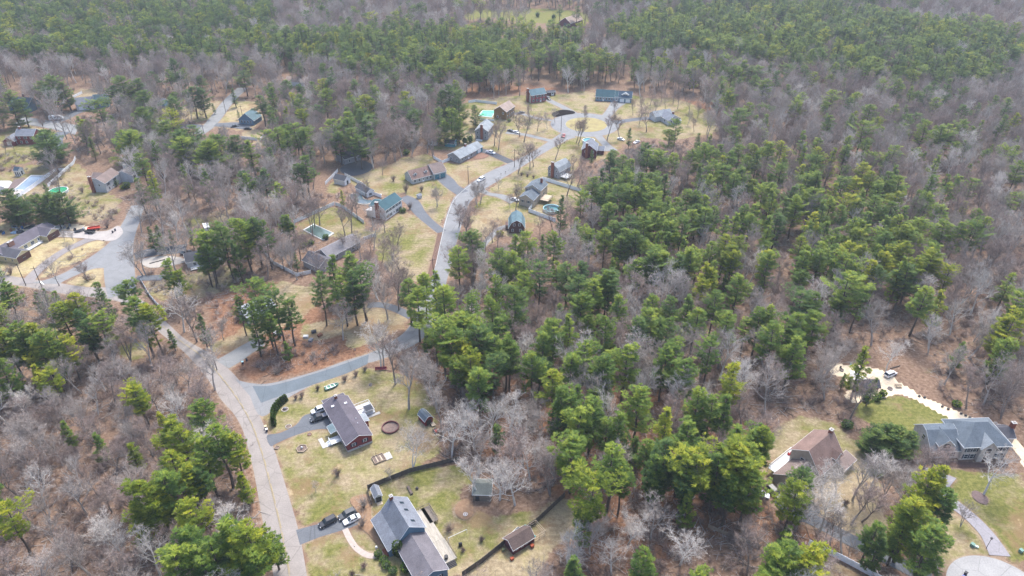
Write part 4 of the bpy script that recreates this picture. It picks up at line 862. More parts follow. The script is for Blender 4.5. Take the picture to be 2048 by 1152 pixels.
# ---------------- vehicles
def paintm(name,col):
    if name not in _mc:
        m=mat(name,col,rough=.35,var=.05,scale=.8,spec=.5); m.node_tree.nodes['Principled BSDF'].inputs['Coat Weight'].default_value=.4; _mc[name]=m
    return _mc[name]
def loft(b,secs):
    """join cross-sections (lists of points of equal count) along the car"""
    n=len(secs[0]); vs=[p for s in secs for p in s]; fs=[]
    for i in range(len(secs)-1):
        for k in range(n): fs.append((i*n+k,i*n+(k+1)%n,(i+1)*n+(k+1)%n,(i+1)*n+k))
    fs+=[tuple(range(n-1,-1,-1)),tuple((len(secs)-1)*n+k for k in range(n))]; b.add(vs,fs)
def car(kind,c,nose,pm,label,cat=None,group=None,scale=1.):
    a=G(*c); q=G(*nose); r=math.atan2(q[1]-a[1],q[0]-a[0])
    e=empty({'suv':'parked_suv','pickup':'pickup_truck','car':'parked_car'}[kind],a,r,label,cat or {'suv':'suv','pickup':'pickup truck','car':'car'}[kind],group)
    L={'suv':4.8,'pickup':5.7,'car':4.6}[kind]; W=1.9 if kind!='car' else 1.8; hl=L/2; hw=W/2
    def sec(x,w,zb,zt,tw=.92): return [(x,-w*tw,zb),(x,w*tw,zb),(x,w,zb+.25),(x,w,zt-.12),(x,w*.93,zt),(x,-w*.93,zt),(x,-w,zt-.12),(x,-w,zb+.25)]
    b=MB(); belt={'suv':1.05,'pickup':1.15,'car':.92}[kind]; hood=belt-.04
    loft(b,[sec(-hl,hw*.86,.42,belt-.08),sec(-hl+.18,hw*.97,.34,belt),sec(-hl+1.2,hw,.30,belt),sec(0,hw,.30,belt),sec(hl-1.35,hw,.30,hood),sec(hl-.35,hw*.95,.32,hood-.12),sec(hl-.05,hw*.84,.38,hood-.28)])
    H={'suv':1.78,'pickup':1.86,'car':1.45}[kind]
    if kind=='suv': cab=(-hl+.12,-hl+.45,hl-1.9,hl-1.25)
    elif kind=='pickup': cab=(-.75,-.55,1.0,1.75)
    else: cab=(-hl+.75,-hl+1.35,hl-2.05,hl-1.3)
    x0,x1,x2,x3=cab; rw=hw*.78; zr=H
    # roof skin with pillars
    b.add([(x1,-rw,zr-.05),(x2,-rw,zr-.05),(x2,rw,zr-.05),(x1,rw,zr-.05),(x1+.1,-rw*.9,zr),(x2-.15,-rw*.9,zr),(x2-.15,rw*.9,zr),(x1+.1,rw*.9,zr)],[(4,5,6,7),(0,1,5,4),(1,2,6,5),(2,3,7,6),(3,0,4,7),(3,2,1,0)])
    for sx in ((x0,x1),(x3,x2),((x0+x3)/2,(x1+x2)/2)):
        for sg in (-1,1):
            b.add([(sx[0]-.05,sg*hw*.93,belt-.02),(sx[0]+.06,sg*hw*.93,belt-.02),(sx[1]+.06,sg*rw,zr-.04),(sx[1]-.05,sg*rw,zr-.04),(sx[0]-.05,sg*(hw*.93-.06),belt-.02),(sx[0]+.06,sg*(hw*.93-.06),belt-.02),(sx[1]+.06,sg*(rw-.06),zr-.04),(sx[1]-.05,sg*(rw-.06),zr-.04)],[(0,1,2,3),(7,6,5,4),(0,3,7,4),(1,5,6,2)])
    me=b.mesh('body',pm); bm_fix(me); bo=bpy.data.objects.new('body',me); C.objects.link(bo); bo.parent=e
    g=MB(); k=.02
    g.add([(x0,-hw*.9,belt-.01),(x3,-hw*.9,belt-.01),(x3,hw*.9,belt-.01),(x0,hw*.9,belt-.01),(x1,-rw+k,zr-.055),(x2,-rw+k,zr-.055),(x2,rw-k,zr-.055),(x1,rw-k,zr-.055)],[(0,1,5,4),(1,2,6,5),(2,3,7,6),(3,0,4,7),(4,5,6,7)])
    me=g.mesh('windows',GLASS); bm_fix(me); o=bpy.data.objects.new('windows',me); C.objects.link(o); o.parent=e
    if kind=='pickup':
        MB().box(-hl+.1,-hw*.86,belt+.005,-.85,hw*.86,belt+.10).build('bed_cover',M('grey_cover',(.30,.30,.33)),e)
    for wx in (-hl+.95,hl-.92):
        for sg in (-1,1):
            t=MB(); t.tube([(wx,sg*(hw-.2),.35),(wx,sg*(hw+.02),.35)],.36,12); to=t.build('wheel',RUB,e)
            t=MB(); t.tube([(wx,sg*(hw+.021),.35),(wx,sg*(hw+.035),.35)],.2,8); t.build('rim',CHROME,to)
    for sg in (-1,1):
        MB().box(hl-.32,sg*.62-.16,hood-.36,hl-.06,sg*.62+.16,hood-.20).build('headlight',M('lamp_glass',(.6,.62,.65),rough=.2),e)
        MB().box(-hl-.02,sg*.68-.1,belt-.38,-hl+.12,sg*.68+.1,belt-.12).build('tail_light',M('tail_red',(.35,.02,.02)),e)
    return e
BLK=paintm('black_paint',(.018,.02,.026)); WHC=paintm('white_car_paint',(.72,.73,.75)); SIL=paintm('silver_paint',(.42,.45,.50)); RDC=paintm('red_car_paint',(.45,.06,.05)); BLUP=paintm('blue_paint',(.03,.06,.28)); DGR=paintm('charcoal_paint',(.06,.065,.07))
car('pickup',(640,838),(619,845),BLK,'black pickup with grey bed cover parked beside the burgundy ranch house')
car('suv',(638,823),(621,829),WHC,'white suv parked behind the black pickup, nose to the road')
car('suv',(656,1047),(637,1057),BLK,'black suv with silver roof, nearest the road on the lower drive')
car('suv',(695,1032),(676,1041),DGR,'dark estate with pale roof parked behind the black suv')
car('car',(704,1042),(689,1049),WHC,'small white car parked beside the pale-roofed estate')
car('suv',(962,361),(954,365),WHC,'white suv driving on the grey side road')
car('car',(1127,273),(1125,277),RDC,'red car entering the turning circle')
car('car',(1033,266),(1040,268),WHC,'white car on the drive of the grey brick-chimney house')
car('car',(1021,263),(1014,261),DGR,'dark grey car parked end to end with the white car')
car('pickup',(981,307),(989,309),WHC,'white pickup on the dark asphalt driveway')
car('suv',(1097,199),(1100,201),BLK,'dark suv beside the red-fronted far house')
car('car',(253,359),(250,363),SIL,'silver car beside the pale house near the green pool')
car('suv',(1780,751),(1787,748),WHC,'white suv at the top of the sandy yard')
car('car',(1521,991),(1531,994),WHC,'white car half under the pines beside the parking yard')
car('suv',(1548,988),(1556,996),DGR,'dark suv at the edge of the parking yard')
car('car',(1043,227),(1048,226),DGR,'dark car on the drive of the brown-gabled house')
car('car',(1030,401),(1038,403),WHC,'white car on the drive of the tan split-roofed house')
car('car',(1242,280),(1249,282),WHC,'white car half hidden by the small pine near the circle')
car('car',(1273,286),(1266,289),WHC,'second white car right of the small pine near the circle')
car('car',(372,507),(380,504),BLK,'black car at the end of the dark drive right of the junction')
car('car',(470,254),(476,253),BLK,'black car in front of the blue-grey cottage')
car('car',(408,478),(414,474),SIL,'silver car near the white box truck')
car('car',(496,241+18),(504,259),BLK,'dark car right of the cottage forecourt')
# box truck, motorhome, trailers
h=empty('box_truck',G(415,462),R(120),'white box truck seen between pine crowns, left of centre','truck')
MB().box(-3,-1.15,.8,2.2,1.15,3.1).build('cargo_box',WHC,h); b=MB(); loft(b,[[(2.25,-1.05,.5),(2.25,1.05,.5),(2.25,1.05,2.2),(2.25,-1.05,2.2)],[(3.1,-1.05,.5),(3.1,1.05,.5),(3.1,1,2.1),(3.1,-1,2.1)],[(3.9,-1,.5),(3.9,1,.5),(3.9,1,1.2),(3.9,-1,1.2)]]); b.build('cab',WHC,h); MB().box(3.2,-.9,1.45,3.55,.9,1.9).build('windscreen',GLASS,h)
for x in (-2,3):
    for s_ in (-1,1): MB().tube([(x,s_*.9,.45),(x,s_*1.18,.45)],.45,10).build('wheel',RUB,h)
h=empty('motorhome',G(113,240),R(16),'white motorhome parked beside the big pines, upper left','motorhome')
b=MB(); loft(b,[[(-3.6,-1.15,.6),(-3.6,1.15,.6),(-3.6,1.15,2.9),(-3.6,-1.15,2.9)],[(2.2,-1.15,.6),(2.2,1.15,.6),(2.2,1.15,3.1),(2.2,-1.15,3.1)],[(3.3,-1.1,.6),(3.3,1.1,.6),(3.3,1.1,2.4),(3.3,-1.1,2.4)],[(4.2,-1,.6),(4.2,1,.6),(4.2,1,1.3),(4.2,-1,1.3)]]); b.build('body',WHC,h)
for x in (-2.4,-.2,1.4): MB().box(x-.5,-1.18,1.6,x+.5,-1.152,2.3).build('window',GLASS,h)
MB().box(-.6,-.4,3.05,.4,.4,3.3).build('roof_vent',LGREY,h)
for x in (-2.2,3.1):
    for s_ in (-1,1): MB().tube([(x,s_*.9,.42),(x,s_*1.19,.42)],.42,10).build('wheel',RUB,h)
def trailer(u,v,ang,L,W,m,label,load=None):
    h=empty('trailer',G(u,v),R(ang),label,'trailer')
    MB().box(-L/2,-W/2,.55,L/2,W/2,.65).build('bed',m,h); b=MB(); t=.06
    b.box(-L/2,-W/2,.652,L/2,-W/2+t,1.15).box(-L/2,W/2-t,.652,L/2,W/2,1.15).box(-L/2,-W/2+t+.002,.652,-L/2+t,W/2-t-.002,1.15); b.build('side_rail',m,h)
    MB().tube([(L/2,0,.6),(L/2+1.3,0,.5)],.06,6).build('drawbar',m,h)
    for s_ in (-1,1): MB().tube([(0,s_*(W/2+.02),.35),(0,s_*(W/2+.24),.35)],.35,10).build('wheel',RUB,h)
    return h
trailer(188,459,20,5.0,2.2,M('red_steel',(.45,.05,.03)),'red flat trailer in the cluttered yard, left')
trailer(181,466,-12,4.2,2.0,M('black_steel',(.03,.03,.035)),'black utility trailer in front of the red trailer')
# garden tractor and cart beside the small red shed
h=empty('garden_tractor',G(871,863),R(-60),'red garden tractor parked in front of the small red gambrel shed','tractor')
RD=M('red_steel'); MB().box(.2,-.35,.35,1.1,.35,.95).build('bonnet',RD,h); MB().box(-.7,-.45,.35,.18,.45,.6).build('rear_body',RD,h); MB().box(-.5,-.22,.602,-.1,.22,1.05).build('seat',DARK,h)
for x,r_ in ((-.45,.38),(.8,.25)):
    for s_ in (-1,1): MB().tube([(x,s_*.38,r_),(x,s_*.62,r_)],r_,10).build('wheel',RUB,h)
h=empty('garden_cart',G(866,850),R(-60),'tan wooden cart between the red shed and the tractor','cart')
MB().box(-.9,-.6,.4,.9,.6,.5).build('cart_bed',M('tan_deck'),h)
for s_ in (-1,1): MB().tube([(0,s_*.62,.3),(0,s_*.78,.3)],.3,10).build('wheel',RUB,h)
# ---------------- boats
def boat(u,v,nose,L,W,hull,inner,label,name='rowing_boat',cat='boat',seats=3,z=.25,flip=False):
    a=G(u,v); q=G(*nose); r=math.atan2(q[1]-a[1],q[0]-a[0]); h=empty(name,(a[0],a[1],z),r,label,cat)
    st=[(-.5,.42),(-.3,.5),(0,.5),(.2,.43),(.36,.27),(.5,.02)]
    def ring(sc,zt,zb): return [[(x*L,-w*W*sc,zt+(.12 if x>.3 else 0)),(x*L,-w*W*.62*sc,zb),(x*L,w*W*.62*sc,zb),(x*L,w*W*sc,zt+(.12 if x>.3 else 0))] for x,w in st]
    def skin(rs):
        vs=[p for r_ in rs for p in r_]; fs=[]
        for i in range(len(rs)-1):
            for k in range(3): fs.append((i*4+k,i*4+k+1,(i+1)*4+k+1,(i+1)*4+k))
        fs.append((0,1,2,3)); return vs,fs
    b=MB(); b.add(*skin(ring(1,.55,.02))); me=b.mesh('hull',hull); s_=bpy.data.objects.new('hull',me); C.objects.link(s_); s_.parent=h
    b=MB(); b.add(*skin([[(x*.95,y,z_) for x,y,z_ in r_] for r_ in ring(.9,.54,.1)])); b.build('inner_hull',inner,h)
    b=MB(); vo=ring(1.03,.56,.0); vi=ring(.86,.56,.0)
    for i in range(len(st)-1):
        for k in (0,3): b.add([vo[i][k],vo[i+1][k],vi[i+1][k],vi[i][k]],[(0,1,2,3)])
    b.build('gunwale',WHITE,h)
    for i in range(seats):
        x=(-.34+.27*i)*L; MB().box(x-.16,-W*.42,.38,x+.16,W*.42,.43).build('thwart',WHITE,h)
    return h
boat(664,775,(675,771),4.6,1.7,M('teal_hull',(.04,.38,.34)),M('pale_green_inner',(.22,.40,.28)),'green and white open boat on the lawn above the burgundy ranch house')
boat(1030,1069,(1040,1055),4.4,1.4,M('red_steel'),M('pale_inner',(.50,.50,.47)),'pale boat with red edge leaning beside the dark fence above the chicken house',seats=1,z=.1)
# ---------------- pools
WT=lambda n,c:M(n,c,rough=.08,var=.12,spec=.6,scale=.4)
def rpool(u,v,r,H,wall,water,label,rim=WHITE,level=.85,name='round_pool',cat='pool'):
    h=empty(name,G(u,v),0,label,cat); n=28; b=MB(); ci=lambda R_,z:[(R_*math.cos(2*math.pi*i/n),R_*math.sin(2*math.pi*i/n),z) for i in range(n)]
    vs=ci(r,0)+ci(r,H)+ci(r-.08,H)+ci(r-.08,.05); fs=[]
    for a in (0,1,2): fs+=[(a*n+i,a*n+(i+1)%n,(a+1)*n+(i+1)%n,(a+1)*n+i) for i in range(n)]
    b.add(vs,fs); b.build('pool_wall',wall,h)
    if rim:
        b=MB(); vs=ci(r+.12,H+.01)+ci(r-.18,H+.01)+ci(r-.18,H+.06)+ci(r+.12,H+.06); b.add(vs,[(a*n+i,a*n+(i+1)%n,((a+1)%4)*n+(i+1)%n,((a+1)%4)*n+i) for a in range(4) for i in range(n)]); b.build('rim',rim,h)
    MB().add(ci(r-.09,H*level),[tuple(range(n))]).build('water' if water.name!='mulch2' else 'soil',water,h)
    return h
rpool(118,385,4.3,1.2,M('pale_wall',(.55,.62,.60)),WT('green_water',(.04,.30,.15)),'round pool with green water beside the white fence, left')
rpool(1103,421,3.9,1.3,M('pale_wall'),WT('teal_water',(.05,.17,.19)),'round pool with pale blue rim and dark water behind the pale fence',rim=M('aqua_rim',(.36,.62,.68)),level=.35)
rpool(1177,284,3.4,1.2,M('pale_wall'),WT('teal_net',(.02,.20,.21)),'round teal pool behind the dark red house near the circle')
h=rpool(781,856,2.5,.55,M('maroon_wall',(.15,.055,.055)),M('dry_leaves',(.24,.17,.14),var=.3),'round maroon-walled sunken ring filled with leaves on the ranch lawn',rim=M('maroon_rim',(.16,.07,.07)),level=.08,name='raised_ring',cat='raised ring')
h=rpool(761,420-30,0.0001+.5,.3,WHITE,WT('teal_water',(.05,.17,.19)),'small white tub on the pool patio of the white colonial',name='tub',cat='tub')
def gpool(px,label,water,cop=CONC,cw=.5,name='swimming_pool',H=.16,sm=True):
    w_=[G(*p) for p in px]; w_=smooth(w_,5,True) if sm else w_
    cx_=sum(p[0] for p in w_)/len(w_); cy_=sum(p[1] for p in w_)/len(w_); h=empty(name,(cx_,cy_,0),0,label,'pool')
    w_=[(x-cx_,y-cy_) for x,y in w_]; out=[]
    for x,y in w_: d=math.hypot(x,y); out.append((x*(1+cw/d),y*(1+cw/d)))
    n=len(w_); Z=.33; b=MB(); b.add([(x,y,Z) for x,y in out]+[(x,y,Z) for x,y in w_]+[(x,y,0) for x,y in out]+[(x,y,Z-.12) for x,y in w_],[(i,(i+1)%n,n+(i+1)%n,n+i) for i in range(n)]+[(2*n+i,2*n+(i+1)%n,(i+1)%n,i) for i in range(n)]+[(n+i,n+(i+1)%n,3*n+(i+1)%n,3*n+i) for i in range(n)]); b.build('coping',cop,h)
    CLEAR.append(px); MB().prism(w_,.0,Z-.1).build('water',water,h); return h
gpool([(609,461),(628,450),(665,467),(645,480)],'rectangular pool with murky green water inside the pale fence, centre left',WT('murky_water',(.10,.15,.135)),M('pale_coping',(.55,.56,.55)),.8,sm=False)
gpool([(958,232),(966,222),(990,222),(983,235)],'rectangular pool under a bright green cover behind the brown-gabled house',M('green_cover',(.01,.36,.20),var=.5,scale=.5,col2=(.25,.55,.42)),M('pale_coping'),.8,sm=False)
gpool([(30,380),(62,353),(86,354),(58,381)],'pale blue-grey rectangular pool below the white cabana',WT('grey_blue_water',(.24,.31,.38)),M('pale_paving',(.50,.50,.50)),1.6,sm=False)
gpool([(700,391),(720,388),(728,399),(745,402),(735,409),(714,406)],'kidney-shaped dark covered pool behind the white colonial',WT('slate_cover',(.09,.13,.15)),M('tan_coping',(.42,.36,.29)),.6)
area('pool_terrace',[(10,398),(30,384),(60,352),(92,350),(88,362),(60,382),(36,398)],M('terrace_paving',(.50,.44,.41)),False)
area('paving',[(0,362),(20,362),(30,368),(20,376),(0,378)],M('pale_paving'),False)
area('planting_bed',[(16,378),(28,360),(48,355),(54,360),(30,380)],M('bed_soil',(.17,.13,.12),var=.3,scale=2),False)
# ---------------- garden things
def ringbed(u,v,r,n,label,wall,inner,H=.3,name='planter',cat='planter',rot=0):
    h=empty(name,G(u,v),rot,label,cat); P1=[(r*math.cos(2*math.pi*i/n),r*math.sin(2*math.pi*i/n)) for i in range(n)]; P2=[(x*.86,y*.86) for x,y in P1]
    b=MB(); m_=len(P1); b.add([(x,y,0) for x,y in P1]+[(x,y,H) for x,y in P1]+[(x,y,H) for x,y in P2]+[(x,y,.05) for x,y in P2],[(a*m_+i,a*m_+(i+1)%m_,(a+1)*m_+(i+1)%m_,(a+1)*m_+i) for a in range(3) for i in range(m_)]); b.build('edging',wall,h)
    MB().prism([(x*.99,y*.99) for x,y in P2],0,H*.55).build('soil',inner,h); return h
SOIL=M('garden_soil',(.16,.12,.10),var=.4,scale=3)
h=ringbed(604,898,1.7,6,'six-sided planter with pale figure on the front lawn',WTN,SOIL,.4); MB().ball((0,0,.6),.35,8,5).build('stone_figure',LGREY,h)
ringbed(577,853,.95,12,'oval flower bed with speckled edging beside the drive',M('pale_stones',(.45,.42,.38),var=.4,scale=4),SOIL,.15,'flower_bed','flower bed')
h=ringbed(570,819,1.1,12,'round bed with grey boulder beside the cedar hedge',M('pale_stones'),SOIL,.15,'flower_bed','flower bed'); MB().ball((0,.1,.45),.55,9,6,1.1,.8,.8,.1).build('boulder',M('grey_boulder',(.26,.25,.26),var=.3),h)
ringbed(619,869,.65,10,'small round bed with thin sapling beside the drive bend',M('red_stones',(.28,.13,.09),var=.3),SOIL,.2,'flower_bed','flower bed')
h=ringbed(554,896,.9,4,'small square planter box at the road edge',WTN,SOIL,.3,rot=.6)
h=ringbed(741,770,.55,10,'small stone fire ring on the upper ranch lawn',M('grey_boulder'),SOIL,.3,'fire_ring','fire ring')
h=empty('raised_bed',G(759,918),R(30),'timber raised bed with planks on the ranch back lawn','raised bed')
b=MB(); b.box(-1.9,-1.5,0,1.5,-1.35,.5).box(-1.9,1.35,0,1.5,1.5,.5).box(-1.9,-1.348,0,-1.75,1.348,.5).box(1.35,-1.348,0,1.5,1.348,.5).box(-.1,-1.34,.1,.05,1.34,.44); b.build('frame',WTN,h); MB().box(-1.74,-1.34,0,1.34,1.34,.3).build('soil',SOIL,h)
MB().box(-.9,-1.1,.32,-.6,1.2,.36).box(.3,-1.1,.32,.65,1.0,.36).build('plank',M('tan_deck'),h); MB().box(-1.3,1.35,.5,-1.2,1.45,1.7).box(-.5,1.35,.5,-.4,1.45,1.7).build('stake',WTN,h)
h=empty('stone_bed',G(776,913),R(30),'low bed of white stones right of the timber raised bed','stone bed')
MB().box(-.9,-1.3,0,1.0,1.4,.22).build('frame',M('pale_stones'),h); b=MB()
for i in range(22): b.ball((random.uniform(-.7,.8),random.uniform(-1.1,1.2),.28),random.uniform(.1,.2),6,4,1,1,.7)
b.build('stone',WHITE,h)
def tub(u,v,r,H,m,label,name='stone',cat='stone'): return tag(MB().ball((0,0,H*.45),r,9,6,1,.9,H/r*.55,.08).build(name,m,None,(*G(u,v),0)),label,cat)
for u,v,r,lb in ((755,1090,.9,'round dark clipped bush beside the path, topmost of four'),(766,1106,.85,'round clipped bush, second of four below the path'),(774,1119,.9,'round clipped bush, third of four below the path'),(784,1134,.95,'round clipped bush, lowest of four below the path')):
    pass
# mailbox posts, bins
def bins(u,v,label,lid,ang=20,name='wheelie_bin'):
    h=empty(name,G(u,v),R(ang),label,'bin'); b=MB(); loft(b,[[(-.26,-.28,.12),(.26,-.28,.12),(.26,.28,.12),(-.26,.28,.12)],[(-.32,-.34,1.0),(.32,-.34,1.0),(.32,.34,1.0),(-.32,.34,1.0)]]); b.build('bin_body',M('bin_dark',(.03,.03,.06)),h); MB().box(-.35,-.37,1.003,.35,.37,1.08).build('lid',lid,h)
    for s_ in (-1,1): MB().tube([(-.3,s_*.22,.13),(-.3,s_*.3,.13)],.12,8).build('wheel',RUB,h)
bins(532,857,'bin with cream lid on the verge beside the hedge, farther of two',M('cream_lid',(.60,.55,.35)))
bins(534,863,'dark bin with white lid on the verge beside the hedge, nearer of two',WHITE)
bins(226,466,'black bin at the yard edge by the grey road, left of two',DARK); bins(231,462,'black bin at the yard edge by the grey road, right of two',DARK)
bins(1930,1150,'dark bin with blue front at the edge of the pale turning circle',DARK,40); bins(1925,1158,'bright blue bin at the bottom edge by the pale turning circle',BLUP,40)
bins(486,728,'blue and white bin beside the short drive under the pines',M('aqua_rim')); bins(494,722,'black bin beside the short drive under the pines',DARK)
def mailbox(u,v,label,m=DARK):
    h=empty('mailbox',G(u,v),R(10),label,'mailbox'); MB().box(-.05,-.05,0,.05,.05,1.1).build('post',WTN,h); MB().tube([(-.28,0,1.22),(.28,0,1.22)],.14,8).build('box',m,h)
mailbox(428,711,'dark mailbox beside the bare tree at the short drive'); mailbox(209,486,'dark mailbox at the tip of the lawn by the grey road'); mailbox(968,382,'dark mailbox at the split-roofed house drive',DARK); mailbox(884,445,'dark mailbox beside the curved drive mouth',DARK); mailbox(1002,352,'left of two dark mailboxes on the inner road bend'); mailbox(1011,348,'right of two dark mailboxes on the inner road bend'); mailbox(1134,284,'dark mailbox on the lawn corner below the circle')
def box_thing(u,v,l,w,H,m,label,name,cat,ang=0,top=None):
    h=empty(name,G(u,v),R(ang),label,cat); b=MB(); b.box(-l/2,-w/2,0,l/2,w/2,H); b.build('cabinet',m,h); MB().box(-l/2-.05,-w/2-.05,H+.002,l/2+.05,w/2+.05,H+.1).build('lid',top or m,h); return h
UG=M('utility_green',(.18,.30,.26)); box_thing(1944,1092,.8,.8,.8,UG,'green utility cabinet on the lawn, left of two','utility_cabinet','utility box',30); box_thing(1951,1094,1.1,.5,.35,M('pale_green',(.5,.6,.55)),'low pale utility cover right of the green cabinet','utility_cabinet','utility box',-30); box_thing(2041,1104,.8,.8,.8,UG,'green utility cabinet at the right edge of the photo','utility_cabinet','utility box',20)
# lamp post
h=empty('lamp_post',G(1972,1097),0,'dark lamp post beside the plum-grey drive, lower right','lamp post'); MB().tube([(0,0,0),(0,0,3.6)],[.07,.045],8).build('pole',DARK,h); MB().box(-.18,-.18,3.6,.18,.18,3.95).build('lantern',DARK,h); MB().box(-.25,-.25,3.96,.25,.25,4.02).build('lantern_cap',DARK,h)
# picnic table, benches
def table(u,v,ang,label,m=WTN):
    h=empty('picnic_table',G(u,v),R(ang),label,'picnic table'); MB().box(-1,-.4,.72,1,.4,.77).build('tabletop',m,h)
    for s_ in (-1,1): MB().box(-1,s_*.72-.14,.43,1,s_*.72+.14,.48).build('bench',m,h)
    for x in (-.7,.7):
        b=MB(); b.tube([(x,-.75,0),(x,-.2,.72)],.05,5).tube([(x,.75,0),(x,.2,.72)],.05,5).tube([(x,-.8,.4),(x,.8,.4)],.05,5); b.build('leg',m,h)
table(1796,773,0,'grey picnic table on the pale sand'); 
h=ringbed(1780,778,.8,10,'round fire pit on the pale sand left of the picnic table',M('grey_boulder'),SOIL,.35,'fire_pit','fire pit')
table(722,820,30,'pale table on the white deck of the burgundy ranch house',M('pale_table',(.55,.50,.44)))
# outdoor lounge group
def chairm(u,v,ang,label,m,group=None):
    h=empty('garden_chair',G(u,v),R(ang),label,'chair',group); MB().box(-.3,-.3,.38,.3,.3,.45).build('seat',m,h); MB().box(-.3,.24,.452,.3,.31,1.0).build('backrest',m,h)
    for x in (-.26,.26):
        for y in (-.26,.26): MB().box(x-.03,y-.03,0,x+.03,y+.03,.378).build('leg',m,h)
chairm(1681,738,0,'dark chair on the sand, left of two by the boulders',DARK); chairm(1702,731,40,'blue-white chair at the back edge of the sand',M('aqua_rim')); chairm(1690,751,120,'dark chair on the sand above the pergola',DARK)
h=ringbed(1683,741,.7,9,'dark fire ring on the upper sand',M('grey_boulder'),SOIL,.4,'fire_ring','fire ring')
k=0
for (u,v,nm) in ((1838,793,'first'),(1849,796,'second'),(1884,814,'third'),(1896,819,'fourth'),(1922,828,'fifth'),(1931,832,'sixth'),(1939,836,'seventh'),(1948,842,'eighth')):
    tag(MB().ball((0,0,.3),.42,8,5,1.1,.9,.8,.12).build('boulder',M('dark_boulder',(.08,.075,.075),var=.3),None,(*G(u,v),0)),'%s dark boulder from the left along the sandy path'%nm,'boulder','boulders lining the sandy path')
for i,(u,v) in enumerate(((1990,848),(1996,852),(2003,856),(2010,858),(2016,862))):
    tag(MB().ball((0,0,.35),.6,8,5,1.1,.9,.8,.12).build('boulder',M('pale_boulder',(.42,.37,.33),var=.3),None,(*G(u,v),0)),'%s pale boulder from the left behind the stone-fronted house'%['first','second','third','fourth','fifth'][i],'boulder','pale boulders behind the house')
# ring swing wheel, log, odd garden pieces near the lower house
h=empty('wagon_wheel',G(931,1032),0,'pale wheel-shaped birdbath on the lawn right of the leaf bed','garden ornament'); b=MB()
for i in range(8): b.tube([(0,0,.75),(.5*math.cos(i*.785),.5*math.sin(i*.785),.75)],.03,4)
b.tube([(.55*math.cos(t*.393),.55*math.sin(t*.393),.75) for t in range(17)],.06,5); b.build('wheel',WHITE,h); MB().tube([(0,0,0),(0,0,.75)],.1,8).build('pedestal',WHITE,h)
h=empty('barbecue',G(921,1092),R(10),'black barbecue on the lawn below the deck stairs','barbecue'); MB().box(-.45,-.3,.1,.45,.3,.9).build('cabinet',DARK,h); MB().tube([(-.45,0,1.0),(.45,0,1.0)],.3,8).build('lid',DARK,h)
h=empty('clothes_line',G(897,1083),0,'thin white pole line stretched over the lawn from the deck','line'); a=Vector((0,0,1.4)); q=G(934,1066); q=Vector((q[0]-h.location.x,q[1]-h.location.y,1.4)); MB().tube([a,q],.05,5).build('line_pole',WHITE,h); MB().tube([a*0,a],.05,5).build('post',WHITE,h); MB().tube([(q.x,q.y,0),q],.05,5).build('post',WHITE,h)
h=empty('garden_trough',G(820,982),R(118),'dark timber trough on the lawn right of the small grey shed','trough'); MB().box(-1.5,-.35,0,1.5,.35,.5).build('trough_body',WDK,h); MB().box(-1.35,-.22,.502,1.35,.22,.53).build('soil',SOIL,h)
tub(834,978,.45,.8,WDK,'dark tub on the lawn near the timber trough','tub','tub')
tub(753,1096,.35,.7,WHITE,'white rounded garden ornament beside the porch','garden_ornament','ornament'); tub(709,1093-0,.2,.3,CONC,'small pale stone beside the path','stone','stone')
h=box_thing(1024,1119,.8,.6,.6,M('red_barrel',(.32,.08,.04)),'red-brown crate below the chicken house door','crate','crate',30); h=box_thing(1064,1094,.8,.7,.8,M('red_barrel'),'red-brown crate at the right corner of the chicken house','crate','crate',30); h=box_thing(1007,1101,.6,.6,.5,M('moss_crate',(.14,.16,.08)),'mossy crate beside the dark fence','crate','crate',10)
h=empty('play_arch',G(762,740),R(5),'faded red timber bench frame beside the side road','bench'); b=MB()
MB().box(-1.9,-.4,.45,1.9,.1,.55).build('seat',REDF,h); MB().box(-1.9,.12,.5,1.9,.22,1.3).build('backrest',REDF,h)
for x in (-1.7,1.6): MB().box(x,-.4,0,x+.12,.2,.448).build('leg',REDF,h)
